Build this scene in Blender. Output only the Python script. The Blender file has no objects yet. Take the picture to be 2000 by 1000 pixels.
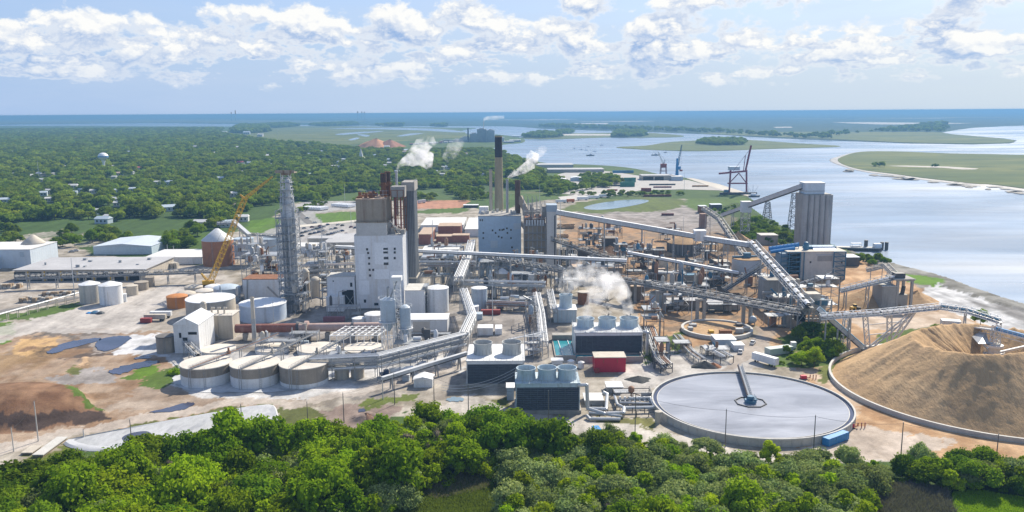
import bpy, math, random
import numpy as np
from mathutils import Vector, Matrix
from mathutils.geometry import tessellate_polygon
R = math.radians
sc = bpy.context.scene
col = sc.collection
# ---------------------------------------------------------------- camera
F, CAMH = 1620.0, 120.0
PITCH = math.atan((500-219.3)/F)
ROLL = math.atan(13/2000.0)
cam = bpy.data.cameras.new('camera')
camo = bpy.data.objects.new('camera', cam); col.objects.link(camo)
cam.sensor_width = 36.0; cam.lens = F/2000*36.0
cam.clip_start = 1.0; cam.clip_end = 150000.0
_c, _s = math.cos(PITCH), math.sin(PITCH)
_fw = Vector((0, _c, -_s)); _u0 = Vector((0, _s, _c)); _r0 = Vector((1, 0, 0))
_rt = _r0*math.cos(ROLL)-_u0*math.sin(ROLL); _up = _u0*math.cos(ROLL)+_r0*math.sin(ROLL)
m = Matrix((_rt, _up, -_fw)).transposed().to_4x4(); m.translation = (0, 0, CAMH)
camo.matrix_world = m
sc.camera = camo
# ---------------------------------------------------------------- light
SUN_EL, SUN_AZ = R(41), R(34)          # azimuth from +Y towards +X
SKY_STRENGTH = 0.13
SUN_STRENGTH = 5.0
sun = bpy.data.lights.new('sun', 'SUN'); sun.energy = SUN_STRENGTH; sun.angle = R(0.5); sun.color = (1, .905, .75)
suno = bpy.data.objects.new('sun', sun); col.objects.link(suno)
sd = Vector((math.sin(SUN_AZ)*math.cos(SUN_EL), math.cos(SUN_AZ)*math.cos(SUN_EL), math.sin(SUN_EL)))
suno.rotation_euler = sd.to_track_quat('Z', 'Y').to_euler(); suno.location = (0, 0, 300)
sc.view_settings.view_transform = 'Standard'; sc.view_settings.look = 'None'
EXPO = 0.66; sc.view_settings.exposure = EXPO; sc.view_settings.gamma = 1.0; sc.view_settings.use_curve_mapping = False
sc.render.engine = 'CYCLES'
cy = sc.cycles
cy.use_denoising = True; cy.max_bounces = 8; cy.diffuse_bounces = 3; cy.glossy_bounces = 2
cy.transmission_bounces = 2; cy.volume_bounces = 6; cy.transparent_max_bounces = 6
cy.sample_clamp_indirect = 4.0; cy.volume_step_rate = 1.0; cy.volume_max_steps = 128
cy.caustics_reflective = False; cy.caustics_refractive = False

class NT:
    """small helper for node trees"""
    def __init__(s, tree): s.t = tree; s.n = tree.nodes; s.l = tree.links
    def new(s, kind, **kw):
        n = s.n.new(kind)
        for k, v in kw.items(): setattr(n, k, v)
        return n
    def put(s, sock, v):
        if isinstance(v, bpy.types.NodeSocket): s.l.new(v, sock)
        elif v is not None:
            if hasattr(sock.default_value, '__len__') and not hasattr(v, '__len__'): v = (v,)*len(sock.default_value)
            if hasattr(v, '__len__') and len(v) == 3 and len(sock.default_value) == 4: v = (*v, 1)
            sock.default_value = v
    def math(s, op, a, b=None, c=None, clamp=False):
        n = s.new('ShaderNodeMath', operation=op, use_clamp=clamp)
        s.put(n.inputs[0], a); s.put(n.inputs[1], b)
        if c is not None: s.put(n.inputs[2], c)
        return n.outputs[0]
    def mix(s, f, a, b, mode='MIX'):
        n = s.new('ShaderNodeMix', data_type='RGBA', blend_type=mode)
        s.put(n.inputs[0], f); s.put(n.inputs[6], a); s.put(n.inputs[7], b)
        return n.outputs[2]
    def noise(s, vec, scale, detail=4, rough=.55, dist=0):
        n = s.new('ShaderNodeTexNoise'); s.put(n.inputs['Vector'], vec)
        n.inputs['Scale'].default_value = scale; n.inputs['Detail'].default_value = detail
        n.inputs['Roughness'].default_value = rough; n.inputs['Distortion'].default_value = dist
        return n.outputs[0]
    def rng(s, v, a, b, c=0., d=1., smooth=False):
        n = s.new('ShaderNodeMapRange'); n.clamp = True
        if smooth: n.interpolation_type = 'SMOOTHSTEP'
        s.put(n.inputs[0], v)
        for i, q in enumerate((a, b, c, d)): s.put(n.inputs[i+1], q)
        return n.outputs[0]
    def xyz(s, x, y, z):
        n = s.new('ShaderNodeCombineXYZ'); s.put(n.inputs[0], x); s.put(n.inputs[1], y); s.put(n.inputs[2], z)
        return n.outputs[0]
    def vmul(s, v, k):
        n = s.new('ShaderNodeVectorMath', operation='MULTIPLY'); s.put(n.inputs[0], v); n.inputs[1].default_value = k
        return n.outputs[0]

# ---------------------------------------------------------------- sky: physical sky with cumulus clouds
world = bpy.data.worlds.new('World'); sc.world = world; world.use_nodes = True
N = NT(world.node_tree); N.n.clear()
sky = N.new('ShaderNodeTexSky', sky_type='NISHITA'); sky.sun_disc = False
sky.sun_elevation = SUN_EL; sky.sun_rotation = SUN_AZ; sky.air_density = 1.0; sky.dust_density = 1.2; sky.ozone_density = 2.0
tc = N.new('ShaderNodeTexCoord'); sx = N.new('ShaderNodeSeparateXYZ'); N.l.new(tc.outputs['Generated'], sx.inputs[0])
dx, dy, dz = sx.outputs
az = N.math('ARCTAN2', dx, dy); el = N.math('ARCSINE', dz)
U = N.math('MULTIPLY', az, 1.62); V = N.math('MULTIPLY_ADD', el, 1.62, -.008)
# cloud masses: centre azimuth, elevation (mrad), half width, half height, weight
MASS = [(-.72,.135,.15,.040,1.0),(-.91,.100,.10,.028,.9),(-.80,.075,.16,.022,.55),(-.55,.110,.10,.040,.85),(-.35,.155,.17,.048,1.0),
 (-.20,.140,.12,.05,.95),(-.44,.085,.25,.022,.5),(-.07,.165,.12,.042,.9),(.06,.135,.15,.045,.9),(.15,.190,.09,.035,.95),(.40,.198,.20,.030,.95),
 (.33,.145,.15,.036,.75),(.49,.203,.09,.022,.9),(.62,.190,.055,.014,.8),(.78,.185,.05,.04,.9),(.86,.175,.10,.022,.95),(.75,.122,.045,.008,.7),
 (.57,.138,.06,.010,.7),(.60,.106,.10,.010,.65),(.50,.100,.06,.009,.6),(.40,.082,.14,.012,.5),(.25,.085,.10,.014,.5),(.83,.108,.06,.010,.55),
 (.79,.070,.09,.008,.5),(.05,.08,.2,.016,.45),(-.62,.205,.06,.012,.45),(-.95,.06,.16,.012,.35),(.93,.06,.1,.008,.4)]
MA = []
def shape(u, v, acc):
    p = N.xyz(u, N.math('MULTIPLY', v, 1.45), 1.7)
    n = N.noise(p, 15.0, 10, .62, .15)
    n2 = N.noise(p, 6.0, 3, .5)
    s = N.math('ADD', acc, N.math('MULTIPLY', N.math('SUBTRACT', n, .5), 2.0))
    return N.math('ADD', s, N.math('MULTIPLY', N.math('SUBTRACT', n2, .5), 1.0))
def cloud(u, v, acc0=None):
    acc = acc0
    for (cx, cy_, rx, ry, w) in ([] if acc0 is not None else MASS):
        a = N.math('POWER', N.math('MULTIPLY', N.math('SUBTRACT', u, cx), 1/rx), 2.0)
        b = N.math('POWER', N.math('MULTIPLY', N.math('SUBTRACT', v, cy_), 1/ry), 2.0)
        e = N.math('MULTIPLY', N.math('EXPONENT', N.math('MULTIPLY', N.math('ADD', a, b), -.9)), w)
        acc = e if acc is None else N.math('MAXIMUM', acc, e)
    if acc0 is not None: return shape(u, v, acc0)
    # a loose field of cumulus over the rest of the sky
    fld = N.rng(N.noise(N.xyz(N.math('MULTIPLY', u, 1.3), N.math('MULTIPLY', v, 2.6), 4.2), 2.2, 3), .52, .68, 0, .75)
    hi = N.rng(v, .215, .30); acc = N.math('MAXIMUM', acc, N.math('MULTIPLY', fld, hi))
    lowf = N.math('MULTIPLY', N.rng(N.noise(N.xyz(u, N.math('MULTIPLY', v, 3.2), 8.1), 8.0, 4, .6), .33, .53, 0, .95), N.math('MULTIPLY', N.rng(v, .030, .06), N.rng(v, .17, .12)))
    acc = N.math('MAXIMUM', acc, lowf)
    brk = N.rng(N.noise(N.xyz(u, N.math('MULTIPLY', v, 2.0), 5.3), 8.5, 2, .5), .30, .62, .50, 1.12)
    acc = N.math('MULTIPLY', acc, brk)
    MA.append(acc)
    return shape(u, v, acc)
KS = 1/(SKY_STRENGTH*2**EXPO)
def sk3(*c): return tuple(x*KS for x in c)
d0 = cloud(U, V)
d1 = cloud(N.math('ADD', U, .006), N.math('ADD', V, .011), MA[0])
d2 = cloud(N.math('ADD', U, .016), N.math('ADD', V, .030))
cover = N.rng(d0, .36, .66, 0, 1, True)
lit = N.math('ADD', N.rng(N.math('SUBTRACT', d0, d1), -.18, .26, 0, .6), N.rng(N.math('SUBTRACT', d0, d2), -.06, .42, 0, .62))
thick = N.rng(d0, .50, .95)
shade = N.math('MAXIMUM', lit, N.math('SUBTRACT', .88, thick), clamp=True)
ccol = N.mix(shade, sk3(.33,.49,.78), sk3(1.0,1.0,.98))
lowfade = N.rng(V, .015, .11)                           # far clouds fade into the pale air over the horizon
cover = N.math('MULTIPLY', cover, N.math('MULTIPLY_ADD', lowfade, .60, .38))
veil = N.rng(N.noise(N.xyz(N.math('MULTIPLY', U, .6), N.math('MULTIPLY', V, 3.0), .3), 5, 4, .6), .42, .75, 0, .35)
hz_ = N.math('MULTIPLY', N.rng(V, 0., .26, .95, .60, True), N.rng(V, .3, 1.2, 1, .38))                  # milky air low in the sky, all the way round
skc = N.mix(hz_, N.mix(1, sky.outputs[0], (.55, .62, .80), 'MULTIPLY'), N.mix(N.rng(U, -1.2, 1.0), sk3(.39,.56,.86), sk3(.64,.75,.85)))
skc = N.mix(veil, skc, sk3(.60,.70,.88))
fin = N.mix(cover, skc, ccol)
below = N.rng(dz, -.02, .0); fin = N.mix(below, sk3(.45,.52,.62), fin)
bg = N.new('ShaderNodeBackground'); N.put(bg.inputs[0], fin); bg.inputs[1].default_value = SKY_STRENGTH
wo = N.new('ShaderNodeOutputWorld'); N.l.new(bg.outputs[0], wo.inputs[0])
world.cycles.sampling_method = 'MANUAL'; world.cycles.sample_map_resolution = 512

# ---------------------------------------------------------------- helpers: positions
def ray(px, py): return _fw+_rt*((px-1000)/F)+_up*((500-py)/F)
def G(px, py, z=0.0):
    """photo pixel -> the point of the level plane z"""
    d = ray(px, py); t = (z-CAMH)/d.z
    return Vector((d.x*t, d.y*t, z))
def DEP(P): return (Vector(P)-Vector((0, 0, CAMH))).dot(_fw)
def MPP(px, py, z=0.0): return DEP(G(px, py, z))/F
def HT(px, yb, yt):
    """height of a vertical edge standing at (px,yb) whose top shows at row yt"""
    P = G(px, yb); d = ray(px, yt)
    return CAMH+d.z*(P.y/d.y)
def PXV(x, y, z):
    """world arrays -> photo pixels"""
    q = (x, y, z-CAMH)
    D = q[0]*_fw.x+q[1]*_fw.y+q[2]*_fw.z
    return 1000+F*(q[0]*_rt.x+q[1]*_rt.y+q[2]*_rt.z)/D, 500-F*(q[0]*_up.x+q[1]*_up.y+q[2]*_up.z)/D

# ---------------------------------------------------------------- helpers: meshes
def link(o, parent=None):
    col.objects.link(o)
    if parent is not None: o.parent = parent
    return o
class MB:
    """collects solids in world coordinates; build() links them as one mesh object"""
    def __init__(s): s.v = []; s.f = []
    def add(s, vs, fs):
        b = len(s.v); s.v += [tuple(p) for p in vs]; s.f += [tuple(i+b for i in q) for q in fs]; return s
    def box(s, c, sx_, sy_, sz, rz=0.0):
        """c = centre of the base"""
        cs, sn = math.cos(rz), math.sin(rz); vs = []
        for z in (0, sz):
            for (a, b) in ((-.5, -.5), (.5, -.5), (.5, .5), (-.5, .5)):
                x, y = a*sx_, b*sy_; vs.append((c[0]+x*cs-y*sn, c[1]+x*sn+y*cs, c[2]+z))
        return s.add(vs, [(3, 2, 1, 0), (4, 5, 6, 7), (0, 1, 5, 4), (1, 2, 6, 5), (2, 3, 7, 6), (3, 0, 4, 7)])
    def lathe(s, c, prof, n=24, cap0=True, cap1=True):
        vs = []; fs = []
        for (r, z) in prof:
            for k in range(n):
                a = 2*math.pi*k/n; vs.append((c[0]+r*math.cos(a), c[1]+r*math.sin(a), c[2]+z))
        for i in range(len(prof)-1):
            for k in range(n):
                k2 = (k+1) % n; fs.append((i*n+k, i*n+k2, (i+1)*n+k2, (i+1)*n+k))
        if cap0: fs.append(tuple(range(n-1, -1, -1)))
        if cap1: fs.append(tuple((len(prof)-1)*n+k for k in range(n)))
        return s.add(vs, fs)
    def cyl(s, c, r, h, n=20, r2=None): return s.lathe(c, [(r, 0), (r if r2 is None else r2, h)], n)
    def tube(s, p, q, r, n=6):
        p, q = Vector(p), Vector(q); d = q-p
        if d.length < 1e-4: return s
        qt = d.to_track_quat('Z', 'Y'); vs = []
        for b in (p, q):
            for k in range(n):
                a = 2*math.pi*k/n; vs.append(b+qt@Vector((r*math.cos(a), r*math.sin(a), 0)))
        fs = [(k, (k+1) % n, n+(k+1) % n, n+k) for k in range(n)]+[tuple(range(n-1, -1, -1)), tuple(range(n, 2*n))]
        return s.add(vs, fs)
    def pipe(s, pts, r, n=8):
        for a, b in zip(pts[:-1], pts[1:]): s.tube(a, b, r, n)
        for a in pts[1:-1]: s.ball(a, r*1.08)
        return s
    def ball(s, c, r):
        return s.lathe((c[0], c[1], c[2]), [(.01, -r), (r*.7, -r*.7), (r, 0), (r*.7, r*.7), (.01, r)], 8, False, False)
    def bar(s, p, q, w, h=None):
        """rectangular member, width w across, depth h upright"""
        p, q = Vector(p), Vector(q); d = (q-p); h = w if h is None else h
        if d.length < 1e-4: return s
        d.normalize(); sd_ = d.cross(Vector((0, 0, 1)))
        sd_ = Vector((1, 0, 0)) if sd_.length < 1e-3 else sd_.normalized(); u = sd_.cross(d)
        vs = []
        for b in (p, q):
            for (a, e) in ((-.5, -.5), (.5, -.5), (.5, .5), (-.5, .5)): vs.append(b+sd_*(a*w)+u*(e*h))
        return s.add(vs, [(3, 2, 1, 0), (4, 5, 6, 7), (0, 1, 5, 4), (1, 2, 6, 5), (2, 3, 7, 6), (3, 0, 4, 7)])
    def prism(s, pts, z0, z1):
        n = len(pts); vs = [(p[0], p[1], z0) for p in pts]+[(p[0], p[1], z1) for p in pts]
        fs = [(k, (k+1) % n, n+(k+1) % n, n+k) for k in range(n)]
        tri = tessellate_polygon([[Vector((p[0], p[1], 0)) for p in pts]])
        return s.add(vs, fs+[tuple(n+i for i in t) for t in tri]+[tuple(reversed(t)) for t in tri])
    def lattice(s, base, top, w0, w1, n, t, diag=True):
        """square lattice mast from base to top"""
        b, e = Vector(base), Vector(top); rings = []
        for i in range(n+1):
            k = i/n; c = b.lerp(e, k); w = (w0+(w1-w0)*k)/2
            rings.append([c+Vector((a*w, d*w, 0)) for (a, d) in ((-1, -1), (1, -1), (1, 1), (-1, 1))])
        for k in range(4): s.bar(rings[0][k], rings[-1][k], t*1.5)
        for i in range(n):
            for k in range(4):
                k2 = (k+1) % 4
                s.bar(rings[i+1][k], rings[i+1][k2], t)
                if diag: s.bar(rings[i][k] if i % 2 else rings[i][k2], rings[i+1][k2] if i % 2 else rings[i+1][k], t)
        return s
    def build(s, name, mat, parent=None, smooth=False, **props):
        me = bpy.data.meshes.new(name)
        off = Vector((0, 0, 0)); q = parent
        while q is not None: off = off+q.location; q = q.parent
        me.from_pydata([(p[0]-off.x, p[1]-off.y, p[2]-off.z) for p in s.v], [], s.f)
        import bmesh
        bm = bmesh.new(); bm.from_mesh(me); bmesh.ops.recalc_face_normals(bm, faces=bm.faces); bm.to_mesh(me); bm.free()
        me.materials.append(mat)
        if smooth:
            me.polygons.foreach_set('use_smooth', [True]*len(me.polygons))
            try: me.set_sharp_from_angle(angle=R(35))
            except Exception: pass
        o = bpy.data.objects.new(name, me)
        for k, v in props.items(): o[k] = v
        return link(o, parent)
def thing(name, label, cat, loc, group=None, kind=None):
    o = bpy.data.objects.new(name, None); col.objects.link(o); o.location = loc
    o.empty_display_size = .5
    return tag(o, label, cat, group, kind)
def tag(o, label, cat, group=None, kind=None):
    o['label'] = label; o['category'] = cat
    if group: o['group'] = group
    if kind: o['kind'] = kind
    return o
_kids = {}
def copy_tree(o, loc=None, rz=None, label=None, scale=None):
    def rec(a, par):
        c = a.copy(); col.objects.link(c)
        if par is not None: c.parent = par
        if a not in _kids: _kids[a] = [x for x in a.children]
        for ch in _kids[a]: rec(ch, c)
        return c
    c = rec(o, None)
    if loc is not None: c.location = loc
    if rz is not None: c.rotation_euler = (0, 0, rz)
    if scale is not None: c.scale = scale if hasattr(scale, '__len__') else (scale,)*3
    if label: c['label'] = label
    return c

# ---------------------------------------------------------------- helpers: materials
_mats = {}
def mat(name, c, rough=.75, var=.22, scale=.25, streak=None, sk=.5, metal=0.0, bump=0.0, fine=.12, spec=.35):
    """painted / weathered solid: patchy tone, optional vertical streaks of another colour"""
    if name in _mats: return _mats[name]
    M = bpy.data.materials.new(name); M.use_nodes = True; n = NT(M.node_tree); b = n.n['Principled BSDF']
    g = n.new('ShaderNodeTexCoord').outputs['Object']
    oi = n.new('ShaderNodeObjectInfo').outputs['Random']
    loc = n.new('ShaderNodeVectorMath', operation='ADD'); n.l.new(g, loc.inputs[0]); n.put(loc.inputs[1], n.vmul(n.xyz(oi, oi, oi), (37., 53., 11.)))
    p = loc.outputs[0]
    a = n.noise(p, scale, 5, .62)
    lo = tuple(x*(1-var) for x in c); hi = tuple(min(x*(1+var*.7), .9) for x in c)
    cc = n.mix(n.rng(a, .3, .7), lo, hi)
    f = n.noise(p, scale*9, 3, .6); cc = n.mix(n.rng(f, .35, .75, 0, fine*2.2), cc, tuple(x*.45 for x in c))
    if streak:
        sv = n.noise(n.vmul(p, (1.0, 1.0, .07)), scale*3.2, 5, .65)
        mk = n.math('MULTIPLY', n.rng(sv, .5, .68), n.rng(n.noise(p, scale*.6, 3), .36, .6, .25, 1))
        cc = n.mix(n.math('MULTIPLY', mk, sk), cc, streak)
    n.put(b.inputs['Base Color'], cc); b.inputs['Roughness'].default_value = rough; b.inputs['Metallic'].default_value = metal
    b.inputs['Specular IOR Level'].default_value = spec
    if bump:
        bn = n.new('ShaderNodeBump'); bn.inputs['Strength'].default_value = bump; bn.inputs['Distance'].default_value = .3
        n.put(bn.inputs['Height'], f); n.l.new(bn.outputs[0], b.inputs['Normal'])
    _mats[name] = M; return M
def leafmat(name, c1, c2, tr=.35):
    M = bpy.data.materials.new(name); M.use_nodes = True; n = NT(M.node_tree); n.n.clear()
    oi = n.new('ShaderNodeObjectInfo').outputs['Random']; ri = n.new('ShaderNodeNewGeometry').outputs['Random Per Island']
    k = n.math('ADD', n.math('MULTIPLY', oi, .62), n.math('MULTIPLY', ri, .38))
    cc = n.mix(k, c1, c2)
    hue = n.new('ShaderNodeHueSaturation'); n.put(hue.inputs['Color'], cc)
    oi2 = n.math('FRACT', n.math('MULTIPLY', oi, 17.3))
    n.put(hue.inputs['Value'], n.rng(oi2, 0, 1, .55, 1.35)); n.put(hue.inputs['Hue'], n.rng(n.math('FRACT', n.math('MULTIPLY', oi, 7.7)), 0, 1, .485, .515))
    d = n.new('ShaderNodeBsdfDiffuse'); t = n.new('ShaderNodeBsdfTranslucent'); x = n.new('ShaderNodeMixShader')
    n.put(d.inputs[0], hue.outputs[0]); n.put(t.inputs[0], n.mix(.5, hue.outputs[0], (.16, .22, .01))); x.inputs[0].default_value = tr
    n.l.new(d.outputs[0], x.inputs[1]); n.l.new(t.outputs[0], x.inputs[2])
    o = n.new('ShaderNodeOutputMaterial'); n.l.new(x.outputs[0], o.inputs[0]); return M
# ---------------------------------------------------------------- terrain: land, river, islands, haze
def vnoise(x, y, seed=0):
    rs = np.random.RandomState(seed); tab = rs.rand(256, 256)
    xi = np.floor(x).astype(int); yi = np.floor(y).astype(int); fx = x-xi; fy = y-yi
    fx = fx*fx*(3-2*fx); fy = fy*fy*(3-2*fy)
    def t(a, b): return tab[a % 256, b % 256]
    return (t(xi, yi)*(1-fx)+t(xi+1, yi)*fx)*(1-fy)+(t(xi, yi+1)*(1-fx)+t(xi+1, yi+1)*fx)*fy
def fbm(x, y, seed=0, o=4):
    r = 0; a = .5; tot = 0
    for i in range(o):
        r = r+a*vnoise(x*2**i, y*2**i, seed+i); tot += a; a *= .55
    return r/tot
def inside(px, py, poly):
    c = np.zeros(px.shape, bool); n = len(poly)
    for i in range(n):
        (x1, y1), (x2, y2) = poly[i], poly[(i+1) % n]
        if y1 == y2: continue
        k = ((y1 > py) != (y2 > py)) & (px < (x2-x1)*(py-y1)/(y2-y1)+x1)
        c ^= k
    return c
def smooth_line(pts, n=6, closed=True):
    out = []; L = len(pts)
    for i in range(L if closed else L-1):
        p0, p1, p2, p3 = (pts[(i-1) % L], pts[i], pts[(i+1) % L], pts[(i+2) % L]) if closed else (pts[max(i-1, 0)], pts[i], pts[i+1], pts[min(i+2, L-1)])
        for k in range(n):
            t = k/n
            out.append(tuple(.5*((2*b)+(-a+c)*t+(2*a-5*b+4*c-d)*t*t+(-a+3*b-3*c+d)*t**3) for a, b, c, d in zip(p0, p1, p2, p3)))
    if not closed: out.append(tuple(pts[-1]))
    return out
def sheet(name, pts, z, mat_, kind='structure', bank=0.0, drop=0.0, label=None, sm=0, parent=None):
    """level polygon given by photo pixels on the ground; optional sloping bank"""
    if sm: pts = smooth_line(pts, sm)
    if name in ('puddle', 'concrete_apron'):
        r_ = random.Random(len(pts)); pts = [(x+r_.uniform(-1, 1)*2.4, y+r_.uniform(-1, 1)*.9) for x, y in smooth_line(pts, 2)]
    P = [G(x, y, 0) for x, y in pts]; n = len(P)
    vs = [(p.x, p.y, z) for p in P]
    tri = tessellate_polygon([[Vector((p.x, p.y, 0)) for p in P]])
    fs = [tuple(t) for t in tri]
    if drop:
        cx = sum(p.x for p in P)/n; cy_ = sum(p.y for p in P)/n
        for p in P:
            d = Vector((p.x-cx, p.y-cy_)); l = max(d.length, 1); vs.append((p.x+d.x/l*bank, p.y+d.y/l*bank, z-drop))
        fs += [(k, (k+1) % n, n+(k+1) % n, n+k) for k in range(n)]
    b = MB(); b.add(vs, fs); o = b.build(name, mat_, parent)
    if parent is None: o['kind'] = kind
    if label: o['label'] = label
    return o

def groundmat(name, c1, c2, c3=None, s1=.02, s2=.3, rough=.95, bump=.0, stretch=(1, 1, 1)):
    M = bpy.data.materials.new(name); M.use_nodes = True; n = NT(M.node_tree); b = n.n['Principled BSDF']
    g = n.vmul(n.new('ShaderNodeTexCoord').outputs['Object'], stretch)
    a = n.noise(g, s1, 6, .62, .4); f = n.noise(g, s2, 5, .65)
    cc = n.mix(n.rng(a, .36, .64), c1, c2)
    if c3: cc = n.mix(n.rng(n.noise(g, s1*3.1, 5, .6), .54, .66), cc, c3)
    cc = n.mix(n.rng(f, .3, .75, 0, .55), cc, tuple(x*.55 for x in c1))
    n.put(b.inputs['Base Color'], cc); b.inputs['Roughness'].default_value = rough; b.inputs['Specular IOR Level'].default_value = .15
    if bump:
        bn = n.new('ShaderNodeBump'); bn.inputs['Strength'].default_value = bump; bn.inputs['Distance'].default_value = .4
        n.put(bn.inputs['Height'], f); n.l.new(bn.outputs[0], b.inputs['Normal'])
    return M
def watermat(name, c, rough, s, strength, spec=.5):
    M = bpy.data.materials.new(name); M.use_nodes = True; n = NT(M.node_tree); b = n.n['Principled BSDF']
    g = n.new('ShaderNodeTexCoord').outputs['Object']
    a = n.noise(n.vmul(g, (.35, 1, 1)), s*.045, 5, .6, .6)
    n.put(b.inputs['Base Color'], n.mix(n.rng(a, .35, .65), tuple(x*.72 for x in c), tuple(x*1.28 for x in c)))
    n.put(b.inputs['Roughness'], n.rng(n.noise(n.vmul(g, (.25, 1, 1)), s*.02, 4, .6, .5), .35, .65, rough*.6, rough*1.5))
    b.inputs['IOR'].default_value = 1.33; b.inputs['Specular IOR Level'].default_value = spec
    bn = n.new('ShaderNodeBump'); bn.inputs['Strength'].default_value = strength; bn.inputs['Distance'].default_value = .25
    n.put(bn.inputs['Height'], n.noise(g, s, 4, .6)); n.l.new(bn.outputs[0], b.inputs['Normal'])
    return M
M_forestfloor = groundmat('forest_floor', (.05, .09, .022), (.085, .135, .03), (.14, .15, .06), .004, .05)
M_farwood = groundmat('far_woodland', (.020, .046, .02), (.032, .066, .028), (.05, .08, .035), .0012, .012, stretch=(.35, 1, 1))
M_marsh = groundmat('marsh_grass', (.085, .115, .028), (.185, .19, .05), (.055, .085, .025), .005, .03, stretch=(.4, 1, 1))
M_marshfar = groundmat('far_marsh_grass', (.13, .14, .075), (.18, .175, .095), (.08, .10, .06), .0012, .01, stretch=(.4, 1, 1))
M_mud = groundmat('mudflat_silt', (.19, .18, .17), (.30, .29, .28), (.12, .11, .10), .03, .25, .55, stretch=(.5, 1, 1))
M_sand = groundmat('pale_sand', (.5, .46, .4), (.62, .58, .5), None, .02, .1)
M_darkmud = groundmat('dark_mud', (.07, .065, .055), (.12, .11, .095), None, .02, .1, .6)
M_river = watermat('river_water', (.20, .255, .335), .26, .22, .45)
M_pond = watermat('pond_water', (.16, .22, .26), .12, .6, .12)
M_puddle = watermat('puddle_water', (.05, .055, .09), .08, 1.2, .06)

b = MB(); n_ = 96
b.v = [(60000*math.cos(2*math.pi*k/n_), 60000*math.sin(2*math.pi*k/n_), -4.0) for k in range(n_)]; b.f = [tuple(range(n_))]
b.build('ground', M_darkmud, kind='structure')
b = MB(); b.v = [(59900*math.cos(2*math.pi*k/n_), 59900*math.sin(2*math.pi*k/n_), -2.0) for k in range(n_)]; b.f = [tuple(range(n_))]
b.build('river_water', M_river, kind='structure')

# far shore and the land on the left, beyond the works
def land(name, pts, m, z=0.0, sm=4, drop=2.6, bank=5.0): return sheet(name, pts, z, m, 'structure', bank, drop, None, sm)
NEAR_Y = 1150.0
hz = lambda x: 229.7-.0065*(x-20)                        # photo row of the ground 50 km out
far_pts = [(-900, 246), (0, 243), (300, 240), (600, 243.5), (800, 246), (930, 246), (1000, 246.5), (1050, 250), (1120, 253), (1250, 257), (1400, 262), (1470, 266.5),
 (1560, 271), (1620, 273), (1700, 276), (1780, 279), (1900, 281), (1972, 279), (1985, 274), (1960, 270), (1860, 262), (1838, 258), (1870, 253),
 (1900, 249), (1960, 246), (2020, 244.5), (2900, 243), (2900, hz(2900)), (2000, hz(2000)), (1000, hz(1000)), (0, hz(0)), (-900, hz(-900))]
sheet('far_shore', far_pts, -.5, M_farwood, 'structure', 3, 2)
Q = [G(x, hz(x)+.02) for x in (-900, 2900)]
b = MB(); ring = [Vector((59500*math.sin(a), 59500*math.cos(a), -.6)) for a in np.linspace(-.8, .8, 40)]
lo = [Vector((p.x*.4, p.y*.4, -.6)) for p in ring]
b.add(ring+lo, [(k, k+1, 41+k, 40+k) for k in range(39)]); b.build('far_woodland', M_farwood, kind='structure')
sheet('marsh', [(1360, 260), (1500, 258), (1700, 257.5), (1830, 258.5), (1858, 262), (1955, 270), (1980, 274.5), (1970, 278.5), (1900, 280.2), (1780, 278.2), (1700, 275), (1620, 271), (1500, 266)], -.1, M_marsh, sm=3)
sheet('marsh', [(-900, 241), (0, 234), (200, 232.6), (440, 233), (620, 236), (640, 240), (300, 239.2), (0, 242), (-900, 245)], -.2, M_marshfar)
sheet('sand_spit', [(1624, 238.8), (1700, 238.5), (1790, 239.5), (1900, 240.5), (1850, 242), (1790, 243.4), (1722, 243), (1660, 241)], 0, M_sand)
sheet('sand_spit', [(1510, 248), (1545, 247.4), (1548, 249.2), (1515, 249.6)], 0, M_sand)
sheet('sand_spit', [(1120, 240.6), (1190, 240.2), (1185, 242.4), (1125, 242.2)], 0, M_sand)
sheet('sand_spit', [(1150, 247.2), (1230, 247), (1225, 249), (1160, 249)], 0, M_sand)
island_pts = [(1205, 287), (1262, 284), (1300, 278), (1340, 275), (1400, 273), (1470, 273.5), (1550, 279), (1600, 282), (1640, 285), (1580, 287.5), (1500, 290), (1400, 293.5), (1340, 294), (1280, 292), (1240, 290)]
land('marsh_island', island_pts, M_marsh, -.4)
land('marsh_island', [(1020, 270), (1036, 264), (1080, 259), (1130, 260), (1200, 259), (1260, 259), (1330, 264), (1322, 267), (1250, 268), (1175, 268), (1090, 271)], M_marsh, -.4)
sheet('sand_spit', [(1078, 262), (1130, 261.3), (1205, 262), (1190, 264.5), (1100, 264.4)], -.2, M_sand)
big = [(1637, 311), (1652, 303), (1675, 297), (1712, 295), (1775, 296), (1850, 299), (2000, 302), (2500, 312), (2500, 440), (2000, 367), (1900, 357), (1800, 346), (1750, 339), (1687, 331), (1650, 321)]
land('mudflat', [(1622, 312), (1641, 303.5), (1673, 296.4), (1712, 294.4), (1775, 295.6), (1850, 298.7), (2000, 301.6), (2500, 311.5), (2500, 447), (2000, 371.5), (1900, 360.5), (1800, 349), (1750, 342), (1690, 334), (1650, 324)], M_mud, -1.2, 4, .8, 3)
land('marsh_island', big, M_marsh, -.4)
sheet('sand_spit', [(1730, 323.8), (1770, 323.2), (1850, 325), (1912, 329), (1905, 330.5), (1880, 331), (1840, 327.5), (1770, 325.5)], -.1, M_sand)
rs = random.Random(8)
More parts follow.
